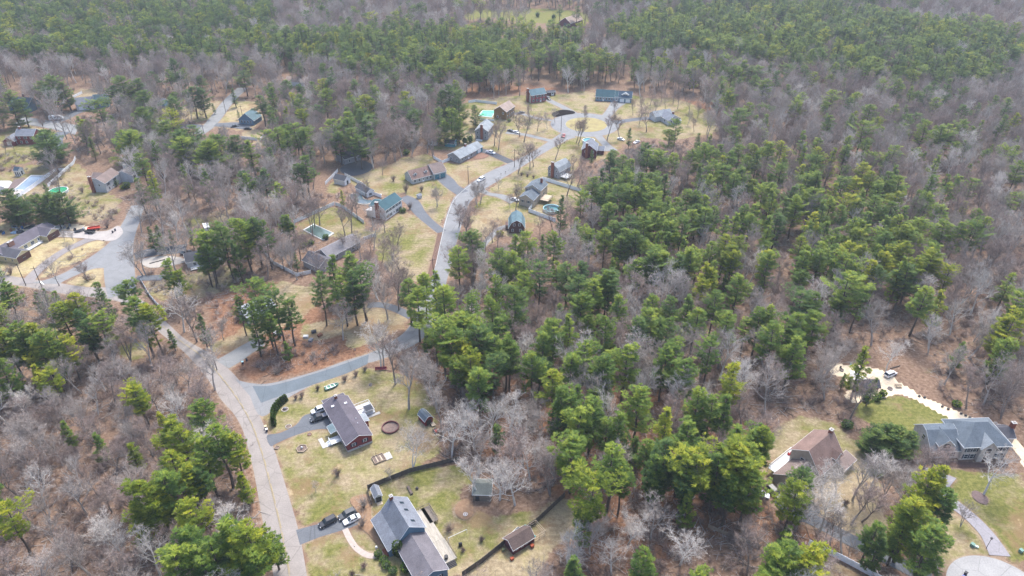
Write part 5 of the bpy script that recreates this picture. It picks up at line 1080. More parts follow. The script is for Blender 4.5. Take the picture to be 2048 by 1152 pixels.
# junk yard: sixty odd heaps as single things
q=random.Random(5); jk=[('blue',(.03,.12,.30)),('dark',(.035,.04,.05)),('grey',(.22,.23,.26)),('teal',(.03,.17,.18)),('rusty',(.22,.09,.05)),('white',(.55,.56,.57)),('pale blue',(.20,.30,.42))]
spots=[(22,462),(30,456),(38,461),(45,457),(55,458),(62,455),(70,458),(76,461),(82,455),(30,466),(40,465),(98,448),(104,453),(110,450),(118,455),(126,450),(130,456),(137,458),(122,461),(110,460),(98,459),(88,462),(150,461),(160,463),(168,459),(66,463),(140,452),(8,468),(3,465),(36,478),(42,474),(24,485)]
from collections import Counter
cn=Counter()
for i,(u,v) in enumerate(spots):
    nm,col=jk[q.randrange(len(jk))]; m=M('junk_'+nm,col,var=.3,scale=1); k_=q.randrange(3); cn[nm]+=1
    lb='%s %s in the cluttered yard, %s of its colour from the left'%(nm,('tarpaulin heap','crate stack','machine frame')[k_],'?'); 
    h=empty(('tarpaulin_heap','crate_stack','machine_frame')[k_],G(u,v),q.uniform(0,3),'','scrap','scrap in the cluttered yard'); h['_n']=nm; h['_k']=k_; h['_u']=u
    if k_==0:
        MB().ball((0,0,.3),q.uniform(.9,1.7),9,5,1.3,.8,.45,.18).build('tarpaulin',m,h)
    elif k_==1:
        for j in range(3): MB().box(-.6+j*.35,-.5,.0+.0*j,-.28+j*.35,.4,.5+.3*j).build('crate',m,h)
    else:
        b=MB(); b.box(-1.2,-.5,.3,1.2,.5,.55); b.tube([(-1.1,-.45,0),(-1.1,-.45,1.3)],.06,5).tube([(1.1,.45,0),(1.1,.45,1.1)],.06,5).tube([(-1.1,-.45,1.3),(1.1,.45,1.1)],.06,5); b.build('frame',m,h); MB().box(-.5,-.35,.552,.6,.35,1.0).build('engine_block',DARK,h)
js=[o for o in C.objects if '_n' in o]; by={}
for o in js: by.setdefault((o['_n'],o['_k']),[]).append(o)
for (nm,k_),l in by.items():
    l.sort(key=lambda o:o['_u'])
    for i,o in enumerate(l): o['label']='%s %s in the cluttered yard%s'%(nm,('tarpaulin heap','crate stack','machine frame')[k_],'' if len(l)==1 else ', %s from the left'%('first','second','third','fourth','fifth','sixth','seventh')[i])
for o in js:
    for k_ in('_n','_k','_u'): del o[k_]
# log pile in the lower wood
for i,(u,v,a,L_) in enumerate(((1478,1120,60,3),(1486,1128,70,3.4),(1494,1132,-30,4),(1500,1142,50,3),(1090,975,25,6),(1100,962,20,7),(905,760,12,6),(1790,735,20,4),(1000,955,30,5),(875,745,-20,5))):
    tag(MB().tube([(-L_/2,0,.2),(L_/2,0,.25)],[.2,.15],7).build('fallen_log',BARKD,None,(*G(u,v),0),R(a)),['first','second','third','fourth'][i]+' log of the pile in the lower wood' if i<4 else ['long fallen log crossing the needles left of the big pines','parallel fallen log just above it in the near wood','fallen log in the wood edge right of the ranch lawn','fallen log above the sandy yard','fallen log right of the weathered shed','fallen log beside the maroon ring wood edge'][i-4],'log')
# firewood clutter under the tall pines
for i,(u,v,c_) in enumerate(((612,675,'white'),(628,665,'dark'),(640,672,'rusty'),(622,682,'grey'),(560,672,'dark'),(552,668,'white'))):
    h=box_thing(u,v,1.6,1.1,.7,M('junk_'+c_,dict(jk)[c_],var=.3,scale=1),'%s box-shaped clutter under the roadside pines, %s from the left'%(c_,{552:'first',560:'second',612:'third',622:'fourth',628:'fifth',640:'last'}[u]),'yard_box','box',i*25)
# ---------------- utility poles and wires
def pole(u,v,H,label,lean=0,tr=False,arm=True):
    x,y=G(u,v); h=empty('utility_pole',(x,y,0),R(20),label,'utility pole'); MB().tube([(0,0,0),(0,0,H)],[.17,.11],8).build('pole',BARKD,h)
    if arm: MB().box(-1.2,-.06,H-.9,1.2,.06,H-.76).build('crossarm',BARKD,h)
    if tr: MB().tube([(0,-.4,H-2.6),(0,-.4,H-1.6)],.25,8).build('transformer',M('transformer_grey',(.4,.41,.42)),h)
    return (x,y,H-.7)
pl=[pole(541,1120,11,'utility pole among the pine tops beside the main road, bottom',tr=True),pole(434,770-30,11,'utility pole at the road edge opposite the short drive'),pole(272,640,10,'utility pole beside the road below the junction'),pole(85,577,10,'slim pole by the road, right of two at the left edge'),pole(52,571,10,'slim pole by the road, left of two at the left edge')]
p2=[pole(868,560,10,'utility pole on the verge beside the grey road'),pole(937,368,10,'utility pole on the lawn left of the white suv'),pole(1029,352-18,10,'utility pole where the road bends past the grey ranch'),pole(1122,262,9,'utility pole near the turning circle mouth',arm=False)]
p3=[pole(412,283,10,'utility pole beside the upper-left road junction'),pole(452,226,10,'utility pole on the upper-left road'),pole(487,242,10,'utility pole right of the blue-grey cottage road')]
def wire(a,b,label):
    a=Vector(a);c=Vector(b); pts=[a.lerp(c,t/8)-Vector((0,0,1.0*4*(t/8)*(1-t/8))) for t in range(9)]; tag(MB().tube(pts,.022,3,False).build('power_line',M('wire',(.25,.23,.2)),None),label,'wire')
for i in range(len(pl)-1): wire(pl[i],pl[i+1],'power line along the main road, span %s'%['nearest the bottom edge','opposite the short drive','below the junction','at the left edge'][i])
for i in range(3): wire(p2[i],p2[i+1],'power line along the grey road, %s span'%['lowest','middle','highest'][i])
# ---------------- hedges, shrubs, small evergreens
def bush(px,h,r,m,label,name='shrub',cat='shrub',seed=1,group=None,leafsz=.22,n=260,cone=False,xy=False):
    q=random.Random(seed); V=[];Fc=[];T=[]
    for i in range(n):
        z=q.random(); a=q.uniform(0,6.28)
        if cone: rr=r*(1-z*.85)*q.uniform(.75,1)
        else: rr=r*math.sqrt(max(0,1-(2*z-1)**2*.85))*q.uniform(.72,1.03)
        c=Vector((rr*math.cos(a),rr*math.sin(a),z*h*.97+.05)); d=Vector((math.cos(a),math.sin(a),q.uniform(.1,1.0))).normalized(); s_=d.cross(Vector((q.uniform(-1,1),q.uniform(-1,1),1))).normalized(); l=leafsz*q.uniform(.7,1.5)
        b0=len(V); V+=[c-s_*l*.4,c+d*l*.6-s_*l*.5,c+d*l*1.3,c+d*l*.6+s_*l*.5,c+s_*l*.4]; Fc.append((b0,b0+1,b0+2,b0+3,b0+4)); T.append(q.random())
    cr=arr_mesh('foliage',V,Fc,[m],attrs={'tuft':T})
    x,y=px if xy else G(*px); e=empty(name,(x,y,0),0,label,cat,group); o=bpy.data.objects.new('foliage',cr); C.objects.link(o); o.parent=e
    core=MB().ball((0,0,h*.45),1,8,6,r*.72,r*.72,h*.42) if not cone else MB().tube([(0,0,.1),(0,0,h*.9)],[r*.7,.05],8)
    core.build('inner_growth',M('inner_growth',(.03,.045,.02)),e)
    MB().tube([(0,0,0),(0,0,h*.3)],.07,5).build('stem',BARKD,e); return e

# ---------------- hedge and shrubs
hp=[(549,851),(548,846),(547,841),(547,836),(548,831),(550,826),(553,821),(556,816),(560,812),(564,808),(568,805),(572,802)]
HEDN=needles_mat('cedar_green',(.025,.06,.012),(.06,.125,.02),(.15,.20,.03))
for i,p in enumerate(hp):
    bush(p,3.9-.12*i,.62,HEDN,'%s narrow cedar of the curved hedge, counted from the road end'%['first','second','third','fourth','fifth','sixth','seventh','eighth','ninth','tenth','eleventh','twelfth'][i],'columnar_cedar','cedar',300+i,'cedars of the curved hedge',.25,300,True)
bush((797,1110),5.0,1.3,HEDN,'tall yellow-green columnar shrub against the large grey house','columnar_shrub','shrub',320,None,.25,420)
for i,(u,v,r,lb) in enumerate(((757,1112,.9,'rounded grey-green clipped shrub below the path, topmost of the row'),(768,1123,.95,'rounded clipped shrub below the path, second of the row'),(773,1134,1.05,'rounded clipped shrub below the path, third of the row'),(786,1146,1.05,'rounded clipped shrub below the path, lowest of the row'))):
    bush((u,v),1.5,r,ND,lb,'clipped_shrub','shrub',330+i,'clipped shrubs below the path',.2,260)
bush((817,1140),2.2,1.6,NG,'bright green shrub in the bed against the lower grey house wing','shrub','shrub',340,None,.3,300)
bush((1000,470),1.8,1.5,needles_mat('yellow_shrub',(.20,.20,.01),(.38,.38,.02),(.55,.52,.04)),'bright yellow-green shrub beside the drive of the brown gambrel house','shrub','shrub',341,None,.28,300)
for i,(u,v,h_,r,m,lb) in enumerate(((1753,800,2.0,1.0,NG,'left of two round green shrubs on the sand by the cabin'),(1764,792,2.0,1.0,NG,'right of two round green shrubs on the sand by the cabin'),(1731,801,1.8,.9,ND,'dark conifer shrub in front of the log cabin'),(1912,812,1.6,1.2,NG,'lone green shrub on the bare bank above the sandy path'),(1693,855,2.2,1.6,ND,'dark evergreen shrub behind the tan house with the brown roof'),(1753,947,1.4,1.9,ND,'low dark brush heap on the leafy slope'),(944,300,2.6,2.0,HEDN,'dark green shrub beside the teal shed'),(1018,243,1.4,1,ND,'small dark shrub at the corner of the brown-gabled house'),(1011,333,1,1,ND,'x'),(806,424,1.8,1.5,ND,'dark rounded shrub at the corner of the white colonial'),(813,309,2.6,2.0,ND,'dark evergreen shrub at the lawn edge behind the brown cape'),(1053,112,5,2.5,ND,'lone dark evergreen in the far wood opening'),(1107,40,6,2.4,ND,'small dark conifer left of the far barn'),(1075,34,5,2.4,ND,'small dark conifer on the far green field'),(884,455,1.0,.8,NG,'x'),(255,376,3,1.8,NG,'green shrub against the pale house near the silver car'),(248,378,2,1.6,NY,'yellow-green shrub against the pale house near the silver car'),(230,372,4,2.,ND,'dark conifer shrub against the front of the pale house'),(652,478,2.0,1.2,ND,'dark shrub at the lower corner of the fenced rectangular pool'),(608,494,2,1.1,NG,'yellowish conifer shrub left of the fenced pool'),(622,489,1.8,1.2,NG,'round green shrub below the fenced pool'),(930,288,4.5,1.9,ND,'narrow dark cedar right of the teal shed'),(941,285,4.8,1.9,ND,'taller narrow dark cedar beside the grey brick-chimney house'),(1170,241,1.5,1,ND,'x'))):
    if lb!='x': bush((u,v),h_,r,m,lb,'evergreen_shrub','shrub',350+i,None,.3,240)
# leafless shrubs dotted on lawns
def twiggy(u,v,h_,r,m,label,seed):
    q=random.Random(seed); TV=[];TF=[]
    for s_ in range(150):
        a=q.uniform(0,6.28); d=Vector((math.cos(a)*q.uniform(.1,1)*r/h_,math.sin(a)*q.uniform(.1,1)*r/h_,1)).normalized(); p=Vector((q.uniform(-.2,.2),q.uniform(-.2,.2),0)); l=h_*q.uniform(.5,1)
        for w_ in range(3):
            sd=d.cross(Vector((q.uniform(-1,1),q.uniform(-1,1),.3))).normalized(); e=p+d*l*q.uniform(.5,1); b0=len(TV); TV+= [p-sd*.03,p+sd*.03,e]; TF.append((b0,b0+1,b0+2)); p=p.lerp(e,.5); d=(d+Vector((q.gauss(0,.35),q.gauss(0,.35),0))).normalized()
    return tag(arr_obj('leafless_shrub',arr_mesh('leafless_shrub',TV,TF,[m]),G(u,v)),label,'shrub')
def arr_obj(n,me,p):
    o=bpy.data.objects.new(n,me); C.objects.link(o); o.location=(p[0],p[1],0); return o
for i,(u,v,h_,r,m,lb) in enumerate(((676,951,2.2,1.5,TW_PINK,'purplish leafless shrub in the middle of the ranch front lawn'),(604,795,2,1.2,TW_PINK,'leafless shrub on the verge right of the cedar hedge'),(592,798,1.6,1,TW_PINK,'smaller leafless shrub next to the cedar hedge'),(636,780,1.8,1.2,TW_PINK,'leafless shrub on the verge left of the green boat'),(690,762,2,1.4,TW_PINK,'leafless shrub on the verge right of the green boat'),(712,752,2,1.4,TW_PINK,'leafless shrub beside the side road near the bench'),(730,742,1.8,1.2,TW_GREY,'leafless shrub nearest the faded red bench'),(728,1015,3.4,2.2,TW_PALE,'pale leafless shrub beside the parked cars of the lower drive'),(725,1050,2.6,1.8,TW_GREY,'greyish leafless shrub in the leaf bed beside the path'),(728,1135,1.6,1.3,TW_PINK,'reddish leafless shrub low on the front lawn'),(705,1150,1.4,1.2,TW_PINK,'reddish leafless shrub at the bottom edge of the front lawn'),(963,1082,1.6,1.2,TW_PINK,'purplish leafless shrub on the back lawn near the dark fence'),(926,1103,1.2,1,TW_PINK,'small reddish shrub below the black barbecue'),(898,1062,2.2,2.4,TW_PINK,'spreading leafless shrub beside the deck'),(870,862,2.5,1.6,TW_GREY,'x'),(884,873,3.2,2.6,TW_GREY,'grey leafless thicket below the small red gambrel shed'),(787,362,3,2.2,TW_PINK,'leafless shrub on the lawn behind the white colonial'),(812,385,4.5,2.,TW_PINK,'reddish leafless shrub left of the cape'),(843,383,3.,1.6,TW_PINK,'leafless shrub in front of the cape'),(820,418,3.4,2.2,TW_PINK,'purplish leafless tree-shrub against the white colonial'),(1043,351,1.6,1.3,TW_PINK,'first of three leafless shrubs above the split-roofed house'),(1055,353,1.6,1.3,TW_PINK,'second of three leafless shrubs above the split-roofed house'),(1067,356,1.5,1.2,TW_PINK,'third of three leafless shrubs above the split-roofed house'),(22,548,4,2.8,TW_PINK,'rounded pinkish leafless shrub below the yellow ranch house'),(175,560,2.4,2.6,TW_PINK,'reddish leafless thicket in the grass triangle'),(8,552,3,2.5,TW_PINK,'pinkish leafless shrub at the left edge below the ranch'),(215,455,3.5,2.6,TW_PINK,'dark leafless thicket right of the red trailer'),(165,385,3.6,2.8,TW_PINK,'leafless shrub beside the pale house by the green pool'),(1690,1010,2.,1.6,TW_PINK,'leafless shrub on the slope right of the tan house'))):
    if lb!='x': twiggy(u,v,h_,r,m,lb,400+i)
def make_pine(seed,h=20.,r0=4.2,cb=.38,dens=1.0,style=0):
    """white pine: trunk, whorls of limbs, flat tufted sprays; returns (trunk V,F) (crown V,F,attr)"""
    q=random.Random(seed); tk=MB()
    lean=(q.uniform(-.5,.5),q.uniform(-.5,.5))
    ax=lambda z:Vector((lean[0]*(z/h)**2+.15*math.sin(z*.5+seed),lean[1]*(z/h)**2+.15*math.cos(z*.4+seed),z))-Vector((.15*math.sin(seed),.15*math.cos(seed),0))
    n=8; tk.tube([ax(h*i/n) for i in range(n+1)],[.30*(1-.9*(i/n))*(h/20) +.02 for i in range(n+1)],6)
    CV=[];CF=[];T=[]
    z=h*cb; zt=h*.985; 
    def spray(c,dirv,size,tone):
        """one tuft: a flattened fan of needle blades around c"""
        k=q.randint(6,8)
        a0=math.atan2(dirv.y,dirv.x)
        for i in range(k):
            a=a0+q.gauss(0,.85); e=q.uniform(-.12,.5); l=size*q.uniform(.75,1.45); wd=size*q.uniform(.09,.17)
            d=Vector((math.cos(a)*math.cos(e),math.sin(a)*math.cos(e),math.sin(e)))
            s_=d.cross(Vector((q.uniform(-.5,.5),q.uniform(-.5,.5),1))).normalized()
            o_=c+Vector((q.uniform(-.3,.3),q.uniform(-.3,.3),q.uniform(-.15,.15)))*size
            b0=len(CV); CV.extend([o_-s_*wd*.5,o_+d*l*.55-s_*wd,o_+d*l,o_+d*l*.55+s_*wd,o_+s_*wd*.5])
            CF.append((b0,b0+1,b0+2,b0+3,b0+4)); T.append(min(1,max(0,tone+q.gauss(0,.12))))
    off=q.uniform(0,6)
    lop=[q.uniform(.6,1.35) for _ in range(8)]
    while z<zt:
        f=(z-h*cb)/(h*(1-cb))     # 0 bottom of the crown .. 1 top
        if style==0: prof=(min(1,.55+f*2.2))*(1-f**2.1)**.75*.95+.10
        elif style==1: prof=(min(1,.7+f*1.5))*(1-f)**.72+.07        # conical
        else: prof=(.35+.75*min(1,f*1.6))*(1-f**4)**.6+.12                # flat-topped, broad above
        nb=q.choice((3,4,4,5)) if f<.85 else 4
        for i in range(nb):
            if q.random()<.20: continue
            a=off+2*math.pi*i/nb+q.uniform(-.4,.4)
            L=r0*prof*lop[int((a%(2*math.pi))/(2*math.pi)*8)%8]*q.uniform(.65,1.18)
            if L<.35: L=.35
            el=q.uniform(-.05,.22)+.45*f
            d=Vector((math.cos(a),math.sin(a),math.tan(el)))
            p0=ax(z); pts=[p0+Vector((d.x,d.y,d.z*t))*L*t*1.0+Vector((0,0,.10*L*t*t)) for t in (0,.5,1)]
            tk.tube(pts,[.07*(1-.4*f),.045,.02],3,False)
            ns=max(2,int(L/.5*dens))
            tone=q.uniform(.12,.62)+.22*f  # yellower towards the crown top: overhead light and new growth put into colour
            for s_ in range(ns):
                t=.30+.70*(s_+q.uniform(.1,.9))/ns
                pt=pts[0].lerp(pts[1],t*2) if t<.5 else pts[1].lerp(pts[2],t*2-1)
                wdt=.34*L*(1-.55*abs(t-.6))
                for rep in range(4):
                    side=Vector((-d.y,d.x,0))*q.uniform(-1,1)*wdt
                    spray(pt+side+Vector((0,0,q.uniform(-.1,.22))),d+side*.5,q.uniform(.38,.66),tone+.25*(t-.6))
        z+=q.uniform(.75,1.25)*(1 if f<.8 else .65); off+=.9
    for _ in range(5): spray(ax(h*.99)+Vector((0,0,-.2)),Vector((q.uniform(-1,1),q.uniform(-1,1),2)),.8,.7)
    return (tk.v,tk.f),(CV,CF,T)

def make_bare(seed,h=16.,spread=1.0,twig=1.0,multi=False,fork=.38):
    """leafless hardwood: trunk, rising limbs, branches, fine twigs; returns trunk and crown parts"""
    q=random.Random(seed); tk=MB(); cr=MB(); TV=[];TF=[]
    def ribbon(p,d,l,w_):
        s_=d.cross(Vector((q.uniform(-1,1),q.uniform(-1,1),q.uniform(-1,1)))); 
        if s_.length<1e-3: return
        s_.normalize(); m_=p+d*l*.5+Vector((0,0,.06*l)); e=p+d*l
        b0=len(TV); TV.extend([p-s_*w_,p+s_*w_,m_+s_*w_*.7,m_-s_*w_*.7,e]); TF.extend([(b0,b0+1,b0+2,b0+3),(b0+3,b0+2,b0+4)])
    def grow(p,d,l,r,lev):
        n=3; pts=[p]; dd=d.copy()
        for i in range(n):
            dd=(dd+Vector((q.gauss(0,.13),q.gauss(0,.13),.07 if lev<3 else .02))).normalized(); pts.append(pts[-1]+dd*l/n)
        if lev<=3: (tk if lev==0 else cr).tube(pts,[r*(1-.45*i/n) for i in range(n+1)],(6,5,4,3)[lev],False)
        if lev==3:
            for _ in range(int(5.8*twig)):
                t=q.uniform(.15,1); k=min(n-1,int(t*n)); pp=pts[k].lerp(pts[k+1],t*n-k)
                td=(dd*.7+Vector((q.gauss(0,.6),q.gauss(0,.6),q.gauss(.18,.4)))).normalized()
                ribbon(pp,td,q.uniform(.6,1.35)*h/16,.026)
                e=pp+td*q.uniform(.3,.7)
                for __ in range(2): ribbon(e,(td+Vector((q.gauss(0,.6),q.gauss(0,.6),q.gauss(.1,.5)))).normalized(),q.uniform(.4,.8)*h/16,.018)
            return
        nb=(0,q.choice((4,5)),q.choice((4,5,5)),0)[lev] if lev else 0
        if lev in (1,2):
            for i in range(nb):
                t=q.uniform(.3,1) if i else 1; k=min(n-1,int(t*n*.999)); pp=pts[k].lerp(pts[k+1],min(1,t*n-k))
                a=q.uniform(0,2*math.pi); per=dd.orthogonal().normalized(); per.rotate(Matrix.Rotation(a,3,dd))
                nd=(dd*q.uniform(.6,1.1)+per*q.uniform(.5,.95)*spread+Vector((0,0,.12))).normalized()
                grow(pp,nd,l*q.uniform(.5,.78),r*.58*(1.1-t*.35),lev+1)
    ntr=q.choice((2,3)) if multi else 1
    for s_ in range(ntr):
        a=q.uniform(0,6.28); d0=Vector((math.cos(a)*.28,math.sin(a)*.28,1)).normalized() if multi else Vector((q.gauss(0,.05),q.gauss(0,.05),1)).normalized()
        H=h*fork; r=.33*h/16*(.75 if multi else 1); p=Vector((0,0,0)); pts=[p]; dd=d0
        top=h*.72; n=7
        for i in range(n):
            dd=(dd+Vector((q.gauss(0,.07),q.gauss(0,.07),.04))).normalized(); pts.append(pts[-1]+dd*top/n)
        tk.tube(pts,[r*(1-.8*i/n) for i in range(n+1)],6,False)
        nl=q.choice((7,8,9)) if not multi else 5
        for i in range(nl):
            t=fork+(1-fork)*(i+q.uniform(0,.9))/nl; t=min(t,.99); k=min(n-1,int(t*n)); pp=pts[k].lerp(pts[k+1],t*n-k)
            az=i*2.4+q.uniform(-.4,.4)+seed; up=q.uniform(.8,1.5)+t*.5
            nd=Vector((math.cos(az)*spread,math.sin(az)*spread,up)).normalized()
            grow(pp,nd,h*q.uniform(.26,.36)*(1.12-.45*t),r*(1-.72*t)*.62,1)
        grow(pts[-1],dd,h*.24,r*.2,1)
    nc=len(cr.v); V=[tuple(v) for v in cr.v]+[tuple(v) for v in TV]; Fc=list(cr.f)+[tuple(i+nc for i in f) for f in TF]
    mi=[0]*len(cr.f)+[1]*len(TF)
    return (tk.v,tk.f),(V,Fc,mi)

protos=bpy.data.collections.new('tree_shapes')      # source shapes of the far woods
PINE=[];BARE=[]
pine_specs=[(1,20,3.5,.34,1,0),(2,20,3.0,.42,1,0),(3,20,3.7,.42,1,2),(4,20,3.4,.28,1,1),(5,20,3.3,.38,1,0),(6,20,3.5,.48,1,2),(7,20,3.6,.16,1,1),(8,20,4.1,.30,1,0),(9,20,6.4,.08,1.25,0)]
for (sd_,h_,r_,cb_,de_,st_) in pine_specs:
    (tv,tf),(cv,cf,T)=make_pine(sd_,h_,r_,cb_,de_,st_)
    tm=arr_mesh('trunk',tv,tf,[PB]); row=[]
    c0=arr_mesh('crown',cv,cf,[ND],attrs={'tuft':T}); f0=arr_mesh('far_pine',list(cv)+list(tv),list(cf)+[tuple(i+len(cv) for i in f) for f in tf],[ND,PB],mi=[0]*len(cf)+[1]*len(tf),attrs={'tuft':list(T)+[0.]*len(tf)})
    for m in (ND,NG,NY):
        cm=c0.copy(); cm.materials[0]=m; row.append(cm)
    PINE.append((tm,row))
    for j,m in enumerate((ND,NG,NY)):
        me=f0.copy(); me.materials[0]=m
        o=bpy.data.objects.new('pine_%02d_%d'%(sd_,j),me); protos.objects.link(o)
bare_specs=[(11,16,1.0,1,False,.33),(12,16,.8,1,False,.42),(13,16,1.15,1,False,.34),(14,16,.9,1,True,.38),(15,16,.7,1,False,.45),(16,16,1.25,1,False,.32),(17,16,1.0,1,True,.35)]
protob=bpy.data.collections.new('bare_tree_shapes')
BM=[(BK_GREY,TW_GREY),(BK_BRN,TW_PINK),(BK_PALE,TW_PALE)]
for (sd_,h_,sp_,tw_,mu_,fk_) in bare_specs:
    (tv,tf),(cv,cf,mi)=make_bare(sd_,h_,sp_,tw_,mu_,fk_); row=[]
    t0=arr_mesh('trunk',tv,tf,[BM[0][0]]); c0=arr_mesh('crown',cv,cf,list(BM[0]),mi=mi); f0=arr_mesh('far_bare_tree',list(cv)+list(tv),list(cf)+[tuple(i+len(cv) for i in f) for f in tf],list(BM[0]),mi=list(mi)+[0]*len(tf))
    for bk,tw in BM:
        a_=t0.copy(); a_.materials[0]=bk; b_=c0.copy(); b_.materials[0]=bk; b_.materials[1]=tw; row.append((a_,b_))
    BARE.append(row)
    for j,(bk,tw) in enumerate(BM):
        me=f0.copy(); me.materials[0]=bk; me.materials[1]=tw
        o=bpy.data.objects.new('bare_%02d_%d'%(sd_,j),me); protob.objects.link(o)
print('pine faces',[len(p[1][0].polygons) for p in PINE],'bare',[len(b[0][1].polygons) for b in BARE])

# crowns read from the photograph: (u, v of the crown's top, height m, tone 0 dark 1 green 2 yellow, shape)
def conv(x0,y0,s,lst): 
    return [(x0+a/s,y0+b/s)+tuple(r) for a,b,*r in lst]
TOPS=[]
TOPS+=conv(800,460,4.8,[(700,20,22,0),(560,170,21,0),(1110,60,21,0),(1230,30,20,1),(1380,60,14,0),(1490,30,23,1),(1830,20,15,0),(960,220,21,1),(1100,220,20,1),(1140,300,20,0),(1340,330,22,0),(1510,310,15,0),(1610,330,19,0),(1750,310,19,0),(1190,410,22,1),(920,440,21,0),(980,300,19,0),(1720,480,21,0),(1870,500,22,0),(1990,400,23,1),(1110,570,24,0),(880,680,20,0),(1740,620,20,1),(1530,720,14,1),(1820,820,15,0),(1640,830,22,1),(1490,880,22,1),(1380,1000,21,1),(930,860,22,1),(720,900,22,0),(590,790,21,1),(620,880,20,1),(420,540,24,0),(320,410,22,0),(220,420,20,0),(70,480,20,1),(150,580,22,0),(410,920,22,1),(330,850,20,1),(610,1080,18,2),(900,1050,20,1),(1010,1040,22,1),(1760,1110,22,1),(760,960,22,0),(480,980,21,0),(250,960,12,0)])
TOPS+=conv(800,660,4.8,[(670,210,21,2),(600,120,19,2),(900,280,20,0),(1280,230,21,1),(1650,240,21,1),(1950,260,22,1),(1480,400,21,2),(1540,570,23,0),(1640,640,20,1),(1850,650,22,1),(1720,760,22,1),(1990,850,19,1),(920,920,12,0),(560,330,15,0),(1050,130,20,1),(1720,560,19,0),(780,350,14,0),(1900,580,15,0),(1340,300,15,0)])
TOPS+=conv(1200,700,4.8,[(640,-5,21,1),(820,100,21,1),(1290,150,24,2),(380,360,22,1),(200,620,21,0),(650,600,22,2),(960,370,22,1),(1230,440,20,1),(1320,770,22,1),(1590,760,21,2),(840,720,22,1),(130,920,25,1),(30,60,19,1),(260,-30,22,1),(1180,950,20,1),(1330,1000,21,2),(900,1010,20,1),(470,880,16,1),(1430,900,22,1),(1100,460,20,0),(30,390,14,0),(1000,700,13,0),(1500,850,17,2)])
TOPS+=conv(1000,880,4.236,[(780,330,24,2),(620,-40,22,0),(1420,0,23,0),(1350,150,20,0),(1560,40,20,1),(700,600,14,1),(640,1020,13,0),(1140,-20,12,0),(1050,200,19,1)])
TOPS+=conv(1300,900,4.57,[(430,40,22,2),(820,0,24,2),(660,60,21,1),(1370,320,20,2),(1270,720,11,1),(1250,880,20,1),(1480,930,21,2),(1400,210,17,0),(950,200,20,1),(330,200,17,0),(350,400,14,1),(1180,980,19,1),(760,260,18,1)])
TOPS+=conv(1500,700,2.549,[(1000,600,22,2),(870,780,22,2),(960,900,21,1),(600,0,20,2),(640,150,11,0),(60,400,19,1),(1930-1000,640,20,2),(240,-60,21,0),(820,840,19,1),(1020,720,18,1)])
TOPS+=[(1775,852,9,0),(1755,862,9,0),(1800,858,9,0),(1826,868,7,0),(1790,870,8,0),(1755,1048,16,0),(1768,1070,14,0),(1690,750,6,0)]
TOPS+=conv(1624,500,4.8,[(370,265,24,1),(1110,360,21,1),(1270,405,18,2),(1960,600,24,2),(1880,660,20,2),(1930,230,17,1),(2000,420,18,1),(600,110,21,2),(880,80,22,1),(1160,20,21,2),(1320,170,17,2),(340,60,21,1),(100,20,20,1),(50,430,20,1),(1460,890,12,1),(730,40,19,2),(1000,90,20,2),(240,110,19,1),(660,160,19,0),(930,170,19,0),(430,150,19,0),(280,450,16,0),(-30,500,18,0)])
TOPS+=conv(1624,280,4.8,[(80,80,19,2),(210,90,20,2),(340,50,18,1),(500,110,14,0),(800,60,20,1),(1000,80,15,1),(1080,120,14,1),(1230,100,13,1),(1390,20,15,1),(1490,10,16,1),(1740,50,12,1),(1880,80,17,1),(1980,60,17,1),(1530,240,12,1),(2000,220,18,1),(510,240,20,2),(590,310,20,2),(740,310,20,1),(860,360,20,1),(1180,360,16,1),(1420,360,19,0),(1030,490,17,0),(1140,520,20,1),(1960,530,17,1),(230,420,19,2),(340,540,18,2),(480,490,18,1),(620,560,20,1),(820,500,19,2),(130,600,21,1),(770,600,20,1),(1260,640,19,1),(1470,590,13,2),(900,640,20,1),(1020,760,20,1),(840,740,21,2),(710,740,20,1),(400,770,20,1),(150,790,17,1),(1620,680,20,0),(1690,750,19,0),(1290,800,20,1),(480,880,20,2),(920,980,20,2),(1180,1010,18,1),(380,990,20,2),(640,1020,20,1),(110,1000,20,0),(230,1020,19,1),(1150,1080,20,2),(880,820,21,2),(30,240,18,1),(60,320,20,1),(290,380,18,1),(20,470,20,1),(90,480,19,1),(300,640,19,1),(560,700,20,1),(430,380,19,2),(650,430,19,1),(960,850,20,1),(500,1010,19,2),(780,1040,18,2),(30,700,19,2)])
